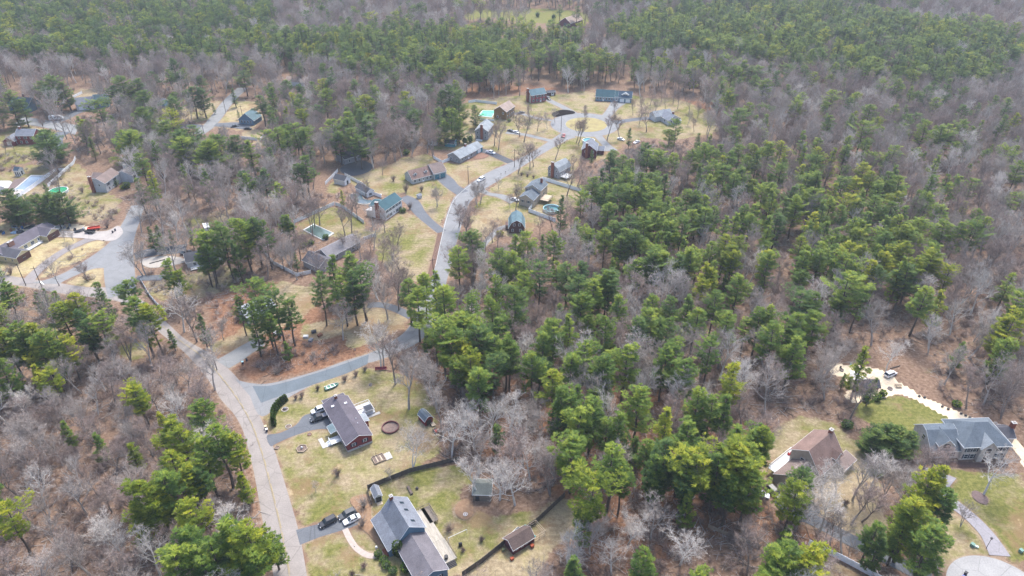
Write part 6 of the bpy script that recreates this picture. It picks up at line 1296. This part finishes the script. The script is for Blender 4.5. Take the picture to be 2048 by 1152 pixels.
TOPS+=conv(1200,280,4.8,[(110,130,19,0),(230,160,20,0),(310,190,20,1),(430,50,19,0),(470,110,20,1),(580,110,19,0),(710,130,20,0),(880,110,18,1),(1000,30,18,0),(1080,60,20,1),(1240,120,20,1),(1350,60,19,1),(1500,60,19,2),(1760,20,19,2),(1530,120,20,1),(1770,150,21,2),(1620,30,18,2),(1200,260,20,1),(1340,260,20,1),(1380,280,20,1),(1740,250,20,1),(1950,240,19,2),(1060,340,20,1),(1300,330,21,1),(130,280,20,0),(260,320,22,0),(400,320,23,0),(520,330,22,0),(640,350,20,0),(180,460,21,0),(50,450,21,0),(270,640,19,0),(90,420,18,0),(860,480,20,1),(930,490,20,1),(1020,540,19,1),(740,560,21,1),(500,620,20,1),(590,620,20,1),(1680,480,21,0),(1860,460,21,0),(1940,440,20,1),(1400,640,20,1),(1480,630,20,1),(880,680,20,1),(1010,660,21,1),(1100,640,20,1),(540,700,20,1),(690,680,20,1),(1300,710,20,1),(1200,740,20,1),(1720,710,20,0),(1640,750,20,1),(800,770,20,1),(700,800,20,1),(290,760,21,0),(150,780,19,0),(260,860,20,1),(560,900,18,1),(640,900,18,1),(830,940,18,1),(360,880,20,1),(200,930,18,1),(1220,930,20,2),(1330,930,21,2),(1080,980,19,1),(1260,1020,20,2),(1950,940,18,2),(520,1090,19,0),(610,1100,19,1),(770,1090,18,1),(880,1050,20,1),(1620,1060,19,2),(2010,1030,19,1),(130,1140,13,1),(1990,330,19,1),(1900,560,20,1),(1780,560,21,0),(950,30,14,0),(1180,160,19,2),(1420,160,18,1),(1640,330,17,0),(1130,500,13,2),(1520,420,11,1)])
TOPS+=conv(1200,500,4.8,[(160,80,11,1),(340,110,18,0),(520,40,20,0),(640,30,20,1),(770,60,20,0),(890,10,21,1),(1020,130,20,2),(990,300,16,2),(1280,10,20,2),(1630,20,22,1),(1990,20,20,1),(100,200,23,0),(180,450,20,1),(1330,260,14,1),(1220,220,12,1),(1560,290,11,1),(1120,430,19,1),(860,440,18,1),(690,470,18,0),(940,570,19,1),(500,580,20,1),(390,650,20,0),(660,660,21,1),(790,770,12,1),(1240,600,19,0),(1560,560,20,1),(1640,540,20,0),(1950,410,21,0),(1900,620,21,1),(1680,740,22,1),(10,260,21,0),(1800,650,20,1),(580,660,18,0),(1420,680,15,0),(1080,190,18,2),(1900,800,17,0)])
TOPS+=conv(0,560,4.8,[(930,30,22,0),(1190,20,22,0),(690,140,22,1),(560,220,21,1),(1290,190,24,1),(1400,240,22,2),(110,440,22,1),(290,430,22,1),(430,500,21,1),(600,560,18,1),(330,830,14,2),(460,880,15,2),(1270,1030,17,1),(400,100,13,0),(520,110,12,0),(330,130,10,0),(30,60,15,0),(1620,480,9,1),(930,330,19,1),(1900,340,14,0),(760,320,19,0),(800,400,18,0),(0,480,20,1),(350,570,18,1),(540,640,16,1),(200,520,19,0),(-60,500,20,1)])
TOPS+=conv(0,780,3.096,[(840,-10,15,1),(980,140,11,1),(390,205,11,1),(590,270,12,1),(800,340,12,1),(1040,210,19,2),(1330,230,23,1),(1110,240,19,2),(1440,290,20,2),(1060,400,20,1),(1000,520,21,1),(880,580,22,2),(1170,700,19,2),(1160,880,21,1),(1390,830,24,1),(1530,850,23,2),(1670,900,13,1),(20,720,18,1),(1490,530,12,2),(1150,480,19,1),(1060,990,20,0),(1560,970,20,1),(830,700,15,1),(1240,320,21,1),(1300,960,20,1),(1240,1040,19,0),(1220,490,17,0),(960,640,18,1)])
TOPS+=conv(400,420,3.6,[(150,130,24,0),(290,80,24,1),(370,60,23,0),(450,90,22,0),(600,40,15,0),(30,170,23,1),(380,520,20,1),(530,600,21,0),(350,680,22,1),(450,640,21,0),(620,660,19,0),(850,470,22,0),(940,345,21,0),(1070,340,22,1),(1150,440,22,0),(1010,490,21,0),(620,950,9,0),(680,310,9,0),(270,640,16,1),(40,250,20,1),(240,230,19,0),(500,760,17,0),(1080,450,23,0),(20,290,17,1)])
TOPS+=conv(0,420,3.388,[(1130,350,20,0),(1190,420,17,1),(1380,160,21,1),(1010,120,12,0),(1280,130,10,0),(1060,180,9,0),(1150,140,8,0),(1480,90,21,0),(1640,80,20,1)])
TOPS+=conv(0,0,4,[(400,620,22,0),(330,660,18,0),(490,660,19,0),(60,750,21,0),(960,620,22,0),(1080,640,19,0),(880,700,18,0),(1130,740,20,0),(770,815,21,1),(620,940,17,1),(1130,870,20,1),(1210,580,18,0),(1420,580,16,0),(1600,610,15,0),(1870,495,16,0),(1940,570,17,0),(1370,790,18,0),(1520,700,20,0),(1600,720,18,0),(1310,980,19,1),(1540,1010,19,0),(1030,1070,17,1),(350,1050,19,0),(1810,620,10,0),(1860,715,12,0),(960,1060,17,1),(1440,1040,17,1),(1220,870,15,1),(150,800,17,0),(880,930,14,1),(1700,830,7,0),(1900,880,6,0)])
TOPS+=conv(0,140,3.388,[(300,430,22,0),(870,430,20,1),(1200,430,20,0),(1230,470,20,1),(1400,490,21,1),(1470,450,20,0),(1580,450,19,0),(1010,690,20,2),(920,740,18,1),(1020,800,15,1),(310,850,15,0),(400,840,15,0),(240,860,14,0),(40,820,16,0),(90,870,14,0),(140,880,8,2),(300,770,9,0),(1640,690,19,0),(560,340,17,1),(1060,1060,10,0),(1380,500,18,0),(1300,470,18,0),(600,460,13,0),(350,900,13,0)])
TOPS+=conv(480,240,3.388,[(60,150,20,1),(200,190,18,0),(440,70,20,0),(310,80,15,0),(430,250,23,0),(620,0,22,1),(720,-10,22,1),(840,10,22,0),(150,350,20,0),(30,370,20,1),(690,480,9,2),(780,505,5,0),(760,60,20,0),(660,80,19,0),(800,120,18,0),(880,80,18,0),(390,300,19,0),(470,160,17,0),(90,420,15,0),(310,650,15,0),(350,700,11,0)])
TOPS+=conv(512,0,4,[(270,500,16,0),(340,500,16,0),(100,670,19,0),(30,770,19,0),(240,640,17,0),(600,540,20,0),(740,460,21,0),(450,660,20,1),(550,660,19,0),(780,650,19,0),(920,650,19,0),(1050,640,18,1),(1100,590,17,0),(930,790,18,0),(1240,660,16,0),(1540,690,22,0),(1620,730,20,0),(1480,740,19,0),(1200,830,20,0),(1250,890,19,0),(1450,880,19,0),(1560,880,20,0),(1620,950,15,0),(1500,980,14,0),(340,800,22,0),(400,1040,17,0),(240,1000,17,0),(720,900,20,1),(830,880,21,0),(650,850,13,0),(900,930,19,0),(1100,860,17,0),(1750,850,14,0),(520,520,15,0),(860,500,19,0),(970,540,19,1),(1130,470,19,1),(1030,510,18,0)])
TOPS+=[(1260,258,12,0),(1286,289,14,1),(1353,243,19,1),(1300,292,10,0),(1399,267,12,0),(1184,300,9,0),(1229,304,18,0),(1186,356,19,1),(1208,368,18,0),(1163,387,16,0),(1122,394,19,0),(1153,437,16,0),(1180,462,17,1),(1207,340,19,0),(1341,262,16,0),(1499,206,19,1),(1512,232,17,1),(1480,270,15,1),(1455,215,14,0),(1420,270,14,1),(1530,260,15,1),(1440,290,16,1),(1467,255,17,0)]
# leafless trees standing on lawns or otherwise singled out: (u,v of the foot, height, bark 0 grey 1 purple 2 pale, shape index)
FEET=[(826,940,13,2,3),(818,818,20,0,1),(791,768,19,1,1),(960,408,11,0,3),(955,400,9,0,6),(876,413,9,0,0),(841,430,0,0,0),(1153,285,13,1,4),(1157,288,15,1,4),(1172,248,9,1,4),(1214,281,15,1,4),(1240,279,13,1,4),(1230,233,10,1,4),(1266,231,9,1,4),(1293,264,15,1,0),(1048,284,17,1,0),(1040,273,15,1,0),(997,300,16,1,0),(989,291,13,1,1),(1036,348,12,1,3),(1067,333,13,1,0),(1111,319,12,1,4),(1060,338,13,1,1),(1134,391,15,1,0),(1031,430,15,1,1),(1020,418,7,0,0),(997,378,6,0,0),(874,414,10,0,2),(955,413,10,0,3),(798,620,16,1,1),(800,598,15,1,2),(776,640,15,0,1),(690,470,13,1,1),(704,466,16,1,1),(795,490,10,1,0),(800,545,12,1,0),(764,525,11,1,3),(748,500,12,0,0),(722,520,12,0,2),(930,470,13,1,3),(918,455,12,1,6),(940,480,12,1,4),(762,738,17,2,2),(768,735,16,0,1),(119,572,11,0,0),(178,563,9,1,6),(145,510,6,0,3),(129,484,5,0,3),(147,482,5,0,3),(292,550,16,0,2),(286,552,14,0,0),(430,780,15,0,1),(424,708,11,0,0),(448,680,8,0,2),(1740,980,14,2,1),(1705,1000,16,0,1),(1702,1050,13,1,4),(1724,1044,13,1,4),(1590,1060,16,0,0),(1560,1045,13,1,0),(1640,1062,15,2,2),(1795,1025,12,2,2),(1770,990,11,0,6),(1967,989,14,2,5),(1921,1053,7,0,3),(1858,950,10,1,2),(1838,958,10,1,0),(1882,940,9,1,5),(1815,975,9,0,6),(1603,1012,12,2,2),(1642,1002,12,2,5),(1575,1010,11,0,0),(1672,985,9,2,3),(1730,1010,8,0,3),(1652,1080,7,1,4),(1660,1092,8,1,4),(1683,1108,12,0,4),(1222,1150,10,2,0),(1135,1130,12,2,2),(1180,1110,12,0,2),(1360,1130,13,2,0),(1300,1080,13,0,2),(1255,1090,11,2,6),(1150,1152,10,2,2),(1000,1000,14,2,2),(1030,1010,14,2,5),(1060,960,13,2,5),(1040,900,14,2,5),(950,900,14,2,5),(985,880,15,2,2),(1020,860,14,2,5),(930,870,13,2,2),(900,890,10,1,6),(632,985,3.5,0,3),(672,955,3.5,1,3),(783,960,4.5,0,3),(1648,800,12,0,0),(1772,742,12,2,2),(1700,838,15,1,1),(540,470,12,0,0),(640,450,14,1,0),(630,455,13,1,1),(180,300,0,0,0),(87,260,8,1,6),(30,300,8,0,3),(12,308,7,1,0),(1430,262,10,1,4),(1388,263,8,1,4),(1480,250,8,1,0),(1100,345,0,0,0),(735,640,13,0,0),(905,335,0,0,0),(1184,470,13,1,1),(1145,470,12,1,0)]
FEET+=[(690,505,9,1,2),(715,500,9,1,5),(742,505,8,1,2),(622,520,12,1,0),(602,522,13,1,1),(585,528,14,0,1),(566,520,13,1,0),(552,515,13,1,1),(662,560,10,0,2),(760,580,13,1,1),(778,575,12,0,4),(745,560,12,1,1),(785,520,12,1,3),(812,590,12,1,1),(1310,232,11,1,2),(1330,222,11,1,5),(1355,218,11,1,2),(1378,226,11,1,0),(1395,236,10,1,2),(1300,212,11,1,5),(1322,205,12,1,2),(1346,208,11,1,0),(1283,232,11,1,4),(1278,250,10,1,0),(1375,250,8,0,3),(1415,246,9,1,2),(1170,232,7,1,4),(1095,258,9,0,3),(1075,262,11,1,0),(1110,245,8,0,3),(1060,243,10,1,4),(1145,345,9,1,0),(1165,345,8,1,3),(1155,372,11,1,4),(1130,450,11,1,0),(1105,458,11,1,4),(1080,470,9,1,2),(985,485,11,1,2),(995,500,11,1,5),(970,505,10,1,0),(765,350,9,1,0),(730,395,9,1,3),(705,420,10,1,0),(715,440,11,1,1),(745,455,11,0,2),(770,465,11,1,5)]
FEET=[f for f in FEET if f[2]>0]

# where the open ground must stay visible
cw,chh=512,288
uu,vv=np.meshgrid((np.arange(cw)+.5)*4,(np.arange(chh+12)+.5)*4)
CM=np.zeros(uu.shape,bool)
LM=np.zeros(uu.shape,bool)
for i,p in enumerate(CLEAR):
    if i in LEFTY: LM|=inpoly(uu,vv,p)
    else: CM|=inpoly(uu,vv,p)
HOUSES=[[(640,490),(735,455),(770,470),(760,490),(700,520),(640,560),(600,540)],[(1540,880),(1600,860),(1670,850),(1700,900),(1710,960),(1640,975),(1560,980)],[(1835,845),(2035,850),(2035,935),(1920,935),(1860,910)],[(600,340),(690,320),(745,335),(765,395),(740,400),(700,360),(650,380)],[(560,140),(610,140),(610,170),(560,170)],[(15,180),(55,180),(55,225),(15,225)],[(150,190),(205,190),(205,225),(150,225)],[(160,325),(255,320),(265,380),(220,400),(165,395)],[(0,440),(120,440),(120,540),(0,540)],[(10,260),(75,260),(70,300),(10,300)],[(560,770),(760,770),(760,910),(640,910)],[(920,1000),(1090,1000),(1080,1130),(920,1152)],[(1170,275),(1225,275),(1215,322),(1160,322)],[(1300,215),(1380,215),(1380,255),(1310,258)],[(1185,170),(1260,170),(1260,212),(1185,212)],[(1040,165),(1110,165),(1150,200),(1040,212)],[(930,195),(1040,195),(1035,245),(930,245)],[(935,230),(1000,225),(1000,285),(935,285)],[(880,280),(975,275),(975,330),(880,330)],[(805,315),(895,315),(895,372),(805,372)],[(1010,415),(1125,400),(1125,470),(1010,475)],[(1085,310),(1160,310),(1150,370),(1085,370)],[(1020,340),(1110,340),(1120,420),(1020,425)],[(720,370),(830,370),(830,450),(720,420)],[(1650,700),(1850,700),(1850,790),(1700,790)],[(400,440),(440,440),(440,465),(400,465)],[(475,215),(525,215),(525,275),(475,275)]]
for p in HOUSES: CM|=inpoly(uu,vv,p)
LMo=LM&~CM
def leftlawn(u,v):
    i=int(v//4); j=int(u//4)
    return 0<=i<CM.shape[0] and 0<=j<cw and LM[i,j]
def isclear(u,v):
    i=int(v//4); j=int(u//4)
    if -15<=j<0: j=0
    if cw<=j<cw+15: j=cw-1
    return 0<=i<CM.shape[0] and 0<=j<cw and CM[i,j]
NEAR=[]    # (x,y,h,kind,tone,shape,rot,scale,source)
for i,t in enumerate(TOPS):
    u,v,h,tone=t[:4]; x,y=G(u,v,h*.97); rr_=random.Random(i*17+3)
    shp=rr_.choice((0,1,4,7,6,2,0,1,4,3)) if h>=15 else rr_.choice((3,6,6))
    if h<10.5: shp=6
    big=(u<520 and v<300 and h>18.5 and i%3<2) or (u<130 and 360<v<400 and h>12) or (1740<u<1850 and 840<v<880)
    if big: shp=8
    wf=1.14 if v>840 else 1.12 if (u<330 and v>540) else 1.5 if (u<520 and v<300) else 1.16 if (1180<u<1900 and v<610) else 1.08
    if h<14: wf=1.15
    if 860<u<960 and 160<v<260: shp=8; wf=.95; big=False; tone=0
    if 550<u<860 and 200<v<300: wf=1.3
    if big: wf=1.25 if h>12 else 1.35
    if tone==1 and u<520 and v>540 and rr_.random()<.4: tone=2
    if tone==0 and not(u<520 and v<460) and not big and rr_.random()<.45: tone=1
    NEAR.append((x,y,h,'pine',tone,shp,rr_.uniform(0,6.28),wf+.12*rr_.uniform(-1,1),1))
for i,t in enumerate(FEET):
    u,v,h,tone,shp=t; x,y=G(u,v); rr_=random.Random(i*31+5)
    NEAR.append((x,y,h,'bare',tone,shp,rr_.uniform(0,6.28),1.,1))
# density fields in crown picture space: (outline, pine share, spacing m)
FIELDS=[
([(-400,-60),(530,-60),(560,55),(500,95),(430,105),(380,100),(250,100),(120,95),(-400,92)],.80),
([(520,66),(600,48),(760,44),(800,34),(1000,42),(1150,40),(1160,60),(1150,106),(1060,120),(1020,138),(880,138),(860,148),(800,150),(760,128),(640,106),(520,104)],.93),
([(1215,34),(1300,8),(1560,-10),(1830,22),(2000,38),(2060,80),(2030,130),(1960,150),(1850,140),(1700,132),(1560,112),(1440,96),(1380,90),(1300,86),(1230,60)],.90),
([(1020,90),(1160,95),(1400,104),(1440,114),(1440,150),(1350,130),(1050,132)],.75),
([(1440,120),(2100,150),(2400,300),(1900,300),(1500,300),(1420,200)],.22),
([(1900,300),(2400,300),(2400,700),(1980,700),(1880,450)],.05),
([(1200,290),(1500,270),(1880,300),(1890,560),(1700,560),(1500,540),(1250,520)],.20),
([(820,520),(1250,520),(1660,600),(1640,700),(1560,860),(1100,860),(860,720)],.06),
([(480,120),(860,130),(860,280),(480,270)],.18),
([(-300,480),(0,480),(0,740),(-300,740)],.5),
([(560,-60),(1215,-60),(1215,36),(560,44)],.14),
([(1215,-60),(1850,-60),(1850,0),(1215,0)],.6),
]
THIN=[([(1120,1010),(1240,1000),(1420,1020),(1560,1080),(1640,1110),(1560,1300),(1100,1300),(1060,1140)],.06),
([(790,640),(1000,640),(1640,720),(1560,860),(1520,1000),(1420,1060),(1130,1000),(1000,950),(900,860),(850,770)],.32),
([(900,520),(1250,480),(1500,540),(1680,560),(1640,740),(1000,700),(860,600)],.45),
([(1500,840),(1620,780),(1720,840),(1700,900),(1520,900)],.05),
([(1180,380),(1600,360),(1880,400),(1880,560),(1500,540),(1250,520)],.4),
([(1700,640),(2100,640),(2100,840),(1960,830),(1800,740)],.3),
([(300,560),(560,560),(640,600),(760,640),(740,740),(600,760),(470,780),(420,700)],.07),
([(1500,990),(1650,1030),(1850,1120),(1850,1200),(1500,1150)],.04),
([(-20,170),(540,170),(560,300),(480,420),(300,470),(240,600),(-20,600)],.38),
([(730,440),(900,470),(880,640),(760,620)],.05),
([(860,150),(1300,150),(1450,200),(1450,215),(1290,190),(860,205)],.35)]
occ={}
def okspot(x,y,d):
    gx,gy=int(x//8),int(y//8)
    for a in (-1,0,1):
        for b in (-1,0,1):
            for (px,py,pd) in occ.get((gx+a,gy+b),()):
                if (px-x)**2+(py-y)**2<(min(d,pd))**2: return False
    return True
def put(x,y,d): occ.setdefault((int(x//8),int(y//8)),[]).append((x,y,d))
for t in NEAR: put(t[0],t[1],5.0 if t[3]=='pine' else 4.5)
gu,gv=np.meshgrid(np.arange(-600,2700,8.)+4,np.arange(-120,1500,8.)+4)
SHG=np.full(gu.shape,.03); KPG=np.ones(gu.shape)
for poly,s_ in FIELDS: SHG[inpoly(gu,gv,poly)]=s_
for poly,s_ in THIN: KPG[inpoly(gu,gv,poly)]=s_
def gl(g,u,v):
    i=int((v+120)//8); j=int((u+600)//8)
    return g[min(max(i,0),g.shape[0]-1),min(max(j,0),g.shape[1]-1)]
FAR=[]
rq=random.Random(99)
NT=60000
for i in range(NT):
    y=66+ (rq.random()**.78)*1150; hw=y*.86+60; x=rq.uniform(-hw,hw)
    u,v=P(x,y,0); 
    if isclear(u,v): continue
    ll=leftlawn(u,v)
    if ll and rq.random()<.93: continue
    u2,v2=P(x,y,13); u3,v3=P(x,y,17.5)
    share=gl(SHG,u3,v3)
    pine=rq.random()<share
    keep=gl(KPG,u,v)
    if not pine and rq.random()>keep: continue
    if not ll and rq.random()<.8 and (leftlawn(*P(x,y,13)) or leftlawn(*P(x,y,6))): continue
    if 0<u2<2048 and (isclear(u2,v2) or isclear(u3,v3)): continue
    uc,vc=P(x+4,y,13); ud,vd=P(x-4,y,13)
    if isclear(uc,vc) or isclear(ud,vd): 
        if pine or rq.random()<.6: continue
    # the listed pines own their part of the picture: keep leafless trees thinner among them
    d=(5.0 if v<330 else 5.6)
    if u<480 and v>740: d=4.9
    if not okspot(x,y,d): continue
    put(x,y,d)
    if pine: FAR.append((x,y,rq.uniform(15,22),'pine',(rq.choices((0,1,2),(3,5,1.2))[0] if v<300 else 1),rq.choice((0,1,2,4,3,7,6)),rq.uniform(0,6.28),rq.uniform(.9,1.15)*(1.12 if v<330 else 1),0))
    else:
        near=y<230
        tone=rq.choices((0,1,2),(4,4,1.6) if u<520 and v>700 else ((4,3,2) if near else (4,4.5,1)))[0]
        FAR.append((x,y,rq.uniform(12.5,18) if not(u<520 and v>740) else rq.uniform(10,14.5),'bare',tone,rq.choice((0,1,2,3,4,5,6)),rq.uniform(0,6.28),rq.uniform(.85,1.1),0))
print('near',len(NEAR),'far',len(FAR),'pines far',sum(t[3]=='pine' for t in FAR))
# which trees show largest
def shown(t):
    x,y,h=t[0],t[1],t[2]; u,v=P(x,y,h*.7)
    if not(-25<u<2073 and -20<v<1185): return -1
    return h/math.sqrt(x*x+y*y+CH*CH)+(.02 if t[8] else 0)
IND=[];REST=[]
for kd in ('pine','bare'):
    al=sorted([t for t in NEAR+FAR if t[3]==kd],key=shown,reverse=True)
    k=[t for t in al if shown(t)>0][:298]; ks=set(id(t) for t in k)
    IND+=k; REST+=[t for t in al if id(t) not in ks]
# ---------------- single trees with their labels
ORD=['nearest','second nearest','third nearest','fourth nearest','fifth nearest','sixth nearest','seventh nearest','eighth nearest','ninth nearest','tenth nearest','eleventh nearest','twelfth nearest']
def ordw(k):
    if k<12: return ORD[k]
    k+=1; suf='th' if 10<k%100<20 else {1:'st',2:'nd',3:'rd'}.get(k%10,'th')
    return '%d%s nearest'%(k,suf)
TONE={'pine':('dark green','mid-green','yellow-green'),'bare':('grey-twigged','dark-barked','pale-limbed')}
def sector(t,l):
    dx=t[0]-l[1]; dy=t[1]-l[2]; a=math.degrees(math.atan2(dy,dx))%360
    return ('right of','behind','left of','in front of')[int(((a+45)%360)//90)]
buckets={}
for i,t in enumerate(IND):
    l=min(LAND,key=lambda l:(l[1]-t[0])**2+(l[2]-t[1])**2)
    buckets.setdefault((t[3],t[4],l[0],sector(t,l)),[]).append(((t[0]-l[1])**2+(t[1]-l[2])**2,i))
LBL={}
for (kd,tone,lw,sec),lst in buckets.items():
    for k,(d,i) in enumerate(sorted(lst)):
        size='tall ' if IND[i][2]>=(21 if kd=='pine' else 15.5) else ('small ' if IND[i][2]<(13 if kd=='pine' else 9) else '')
        nm='pine' if kd=='pine' else 'leafless tree'
        LBL[i]='%s %s, %s %s %s'%(TONE[kd][tone],nm,ordw(k),sec,lw)
for i,t in enumerate(IND):
    x,y,h,kd,tone,shp,rot,sc,_=t
    s=h/(20. if kd=='pine' else 16.)
    e=empty('pine_tree' if kd=='pine' else 'bare_tree',(x,y,0),rot,LBL[i],'tree','pine trees' if kd=='pine' else 'leafless trees')
    wsc=sc*(1.0 if h>15 else 1.12)
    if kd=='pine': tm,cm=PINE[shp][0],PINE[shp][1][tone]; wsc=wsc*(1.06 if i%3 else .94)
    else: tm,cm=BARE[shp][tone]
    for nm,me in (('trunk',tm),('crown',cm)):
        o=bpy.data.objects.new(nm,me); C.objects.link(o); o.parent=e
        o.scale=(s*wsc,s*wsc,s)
# ---------------- the far woods, each one object
def scatter(name,pts,coll,names,label,cat,group=None):
    me=bpy.data.meshes.new(name); me.vertices.add(len(pts)); me.vertices.foreach_set('co',np.array([(p[0],p[1],0.) for p in pts]).ravel())
    a=me.attributes.new('rot','FLOAT_VECTOR','POINT'); a.data.foreach_set('vector',np.array([(0,0,p[2]) for p in pts]).ravel())
    a=me.attributes.new('scl','FLOAT_VECTOR','POINT'); a.data.foreach_set('vector',np.array([(p[4]*p[3],p[4]*p[3],p[3]) for p in pts]).ravel())
    order=sorted(names); a=me.attributes.new('idx','INT','POINT'); a.data.foreach_set('value',[order.index(p[5]) for p in pts])
    o=bpy.data.objects.new(name,me); C.objects.link(o); tag(o,label,cat,group,'stuff')
    g=bpy.data.node_groups.new(name,'GeometryNodeTree'); g.interface.new_socket('Geometry',in_out='INPUT',socket_type='NodeSocketGeometry'); g.interface.new_socket('Geometry',in_out='OUTPUT',socket_type='NodeSocketGeometry')
    N=g.nodes.new; L=g.links.new; gi=N('NodeGroupInput'); go=N('NodeGroupOutput')
    ci=N('GeometryNodeCollectionInfo'); ci.inputs['Collection'].default_value=coll; ci.inputs['Separate Children'].default_value=True; ci.inputs['Reset Children'].default_value=True
    ip=N('GeometryNodeInstanceOnPoints'); ip.inputs['Pick Instance'].default_value=True
    def na(n_,t_):
        x=N('GeometryNodeInputNamedAttribute'); x.data_type=t_; x.inputs[0].default_value=n_; return x.outputs[0]
    er=N('FunctionNodeEulerToRotation'); L(na('rot','FLOAT_VECTOR'),er.inputs[0])
    mp=N('GeometryNodeMeshToPoints')
    L(gi.outputs[0],mp.inputs[0]); L(mp.outputs[0],ip.inputs['Points']); L(ci.outputs[0],ip.inputs['Instance']); L(na('idx','INT'),ip.inputs['Instance Index']); L(er.outputs[0],ip.inputs['Rotation']); L(na('scl','FLOAT_VECTOR'),ip.inputs['Scale']); L(ip.outputs[0],go.inputs[0])
    md=o.modifiers.new('scatter','NODES'); md.node_group=g
    return o
pn=[o.name for o in protos.objects]; bn=[o.name for o in protob.objects]
# object names by shape and tone
PN={};BN={}
for k,(sp_) in enumerate(pine_specs):
    for j in range(3): PN[(k,j)]='pine_%02d_%d'%(sp_[0],j)
for k,(sp_) in enumerate(bare_specs):
    for j in range(3): BN[(k,j)]='bare_%02d_%d'%(sp_[0],j)
fp=[(t[0],t[1],t[6],t[2]/20,t[7]*1.08,PN[(t[5],t[4])]) for t in REST if t[3]=='pine']
fb=[(t[0],t[1],t[6],t[2]/16,t[7],BN[(t[5],t[4])]) for t in REST if t[3]=='bare']
scatter('pine_woods',fp,protos,pn,'green pine woods filling the distance beyond the houses','woods')
scatter('bare_woods',fb,protob,bn,'grey leafless woods between the pines and along the horizon','woods')
# low brush under the trees
pb=bpy.data.collections.new('brush_shapes'); 
for k in range(4):
    q=random.Random(200+k); TV=[];TF=[]
    for s_ in range(46):
        a=q.uniform(0,6.28); r=q.uniform(0,.5); p=Vector((math.cos(a)*r,math.sin(a)*r,0)); d=Vector((math.cos(a)*q.uniform(.1,.9),math.sin(a)*q.uniform(.1,.9),1)).normalized(); l=q.uniform(.8,2.)
        for w_ in range(3):
            sdv=d.cross(Vector((q.uniform(-1,1),q.uniform(-1,1),.3))).normalized(); e=p+d*l*q.uniform(.5,1); b0=len(TV); wd=.03
            TV+= [p-sdv*wd,p+sdv*wd,e]; TF.append((b0,b0+1,b0+2)); p=p.lerp(e,.5); d=(d+Vector((q.gauss(0,.4),q.gauss(0,.4),0))).normalized()
    m_=(TW_GREY,TW_PINK,TW_PINK,TW_PALE)[k]
    o=bpy.data.objects.new('brush_%d'%k,arr_mesh('brush',TV,TF,[m_])); pb.objects.link(o)
for k in range(2):
    q=random.Random(230+k); b=MB()
    for s_ in range(9):
        a=q.uniform(0,6.28); x_,y_=q.uniform(-2.5,2.5),q.uniform(-2.5,2.5); l=q.uniform(.6,3.2); r_=q.uniform(.03,.09)
        b.tube([(x_,y_,r_),(x_+math.cos(a)*l,y_+math.sin(a)*l,r_+.08*l)],[r_,r_*.4],4,False)
    o=bpy.data.objects.new('fallen_%d'%k,arr_mesh('fallen_branches',b.v,b.f,[(BARKD,BK_GREY)[k]])); pb.objects.link(o)
bp_=[]
for i in range(26000):
    y=66+(rq.random()**1.1)*420; hw=y*.8+40; x=rq.uniform(-hw,hw); u,v=P(x,y,0)
    if isclear(u,v) or isclear(u,v-8) or isclear(u+20,v) or isclear(u-20,v) or isclear(u,v+14): continue
    bp_.append((x,y,rq.uniform(0,6.28),rq.uniform(.5,1.25),rq.uniform(.8,1.6),rq.choice(('brush_0','brush_1','brush_1','brush_2','brush_2','brush_3','fallen_0','fallen_1'))))
scatter('undergrowth',bp_,pb,[o.name for o in pb.objects],'low leafless brush, saplings and fallen branches on the woodland floor','undergrowth')

# ---------------- the hazy air of the photograph
hz=MB().box(-900,-60,-1,900,1500,CH+6).build('haze',None)
hm=bpy.data.materials.new('haze'); hm.use_nodes=True; n=hm.node_tree; n.nodes.remove(n.nodes['Principled BSDF'])
pv=n.nodes.new('ShaderNodeVolumePrincipled'); pv.inputs['Color'].default_value=(.80,.89,1,1); pv.inputs['Density'].default_value=.00015; pv.inputs['Anisotropy'].default_value=.2
n.links.new(pv.outputs[0],n.nodes['Material Output'].inputs['Volume']); hz.data.materials.append(hm); tag(hz,'thin pale haze in the air over the woods','haze',None,'stuff')
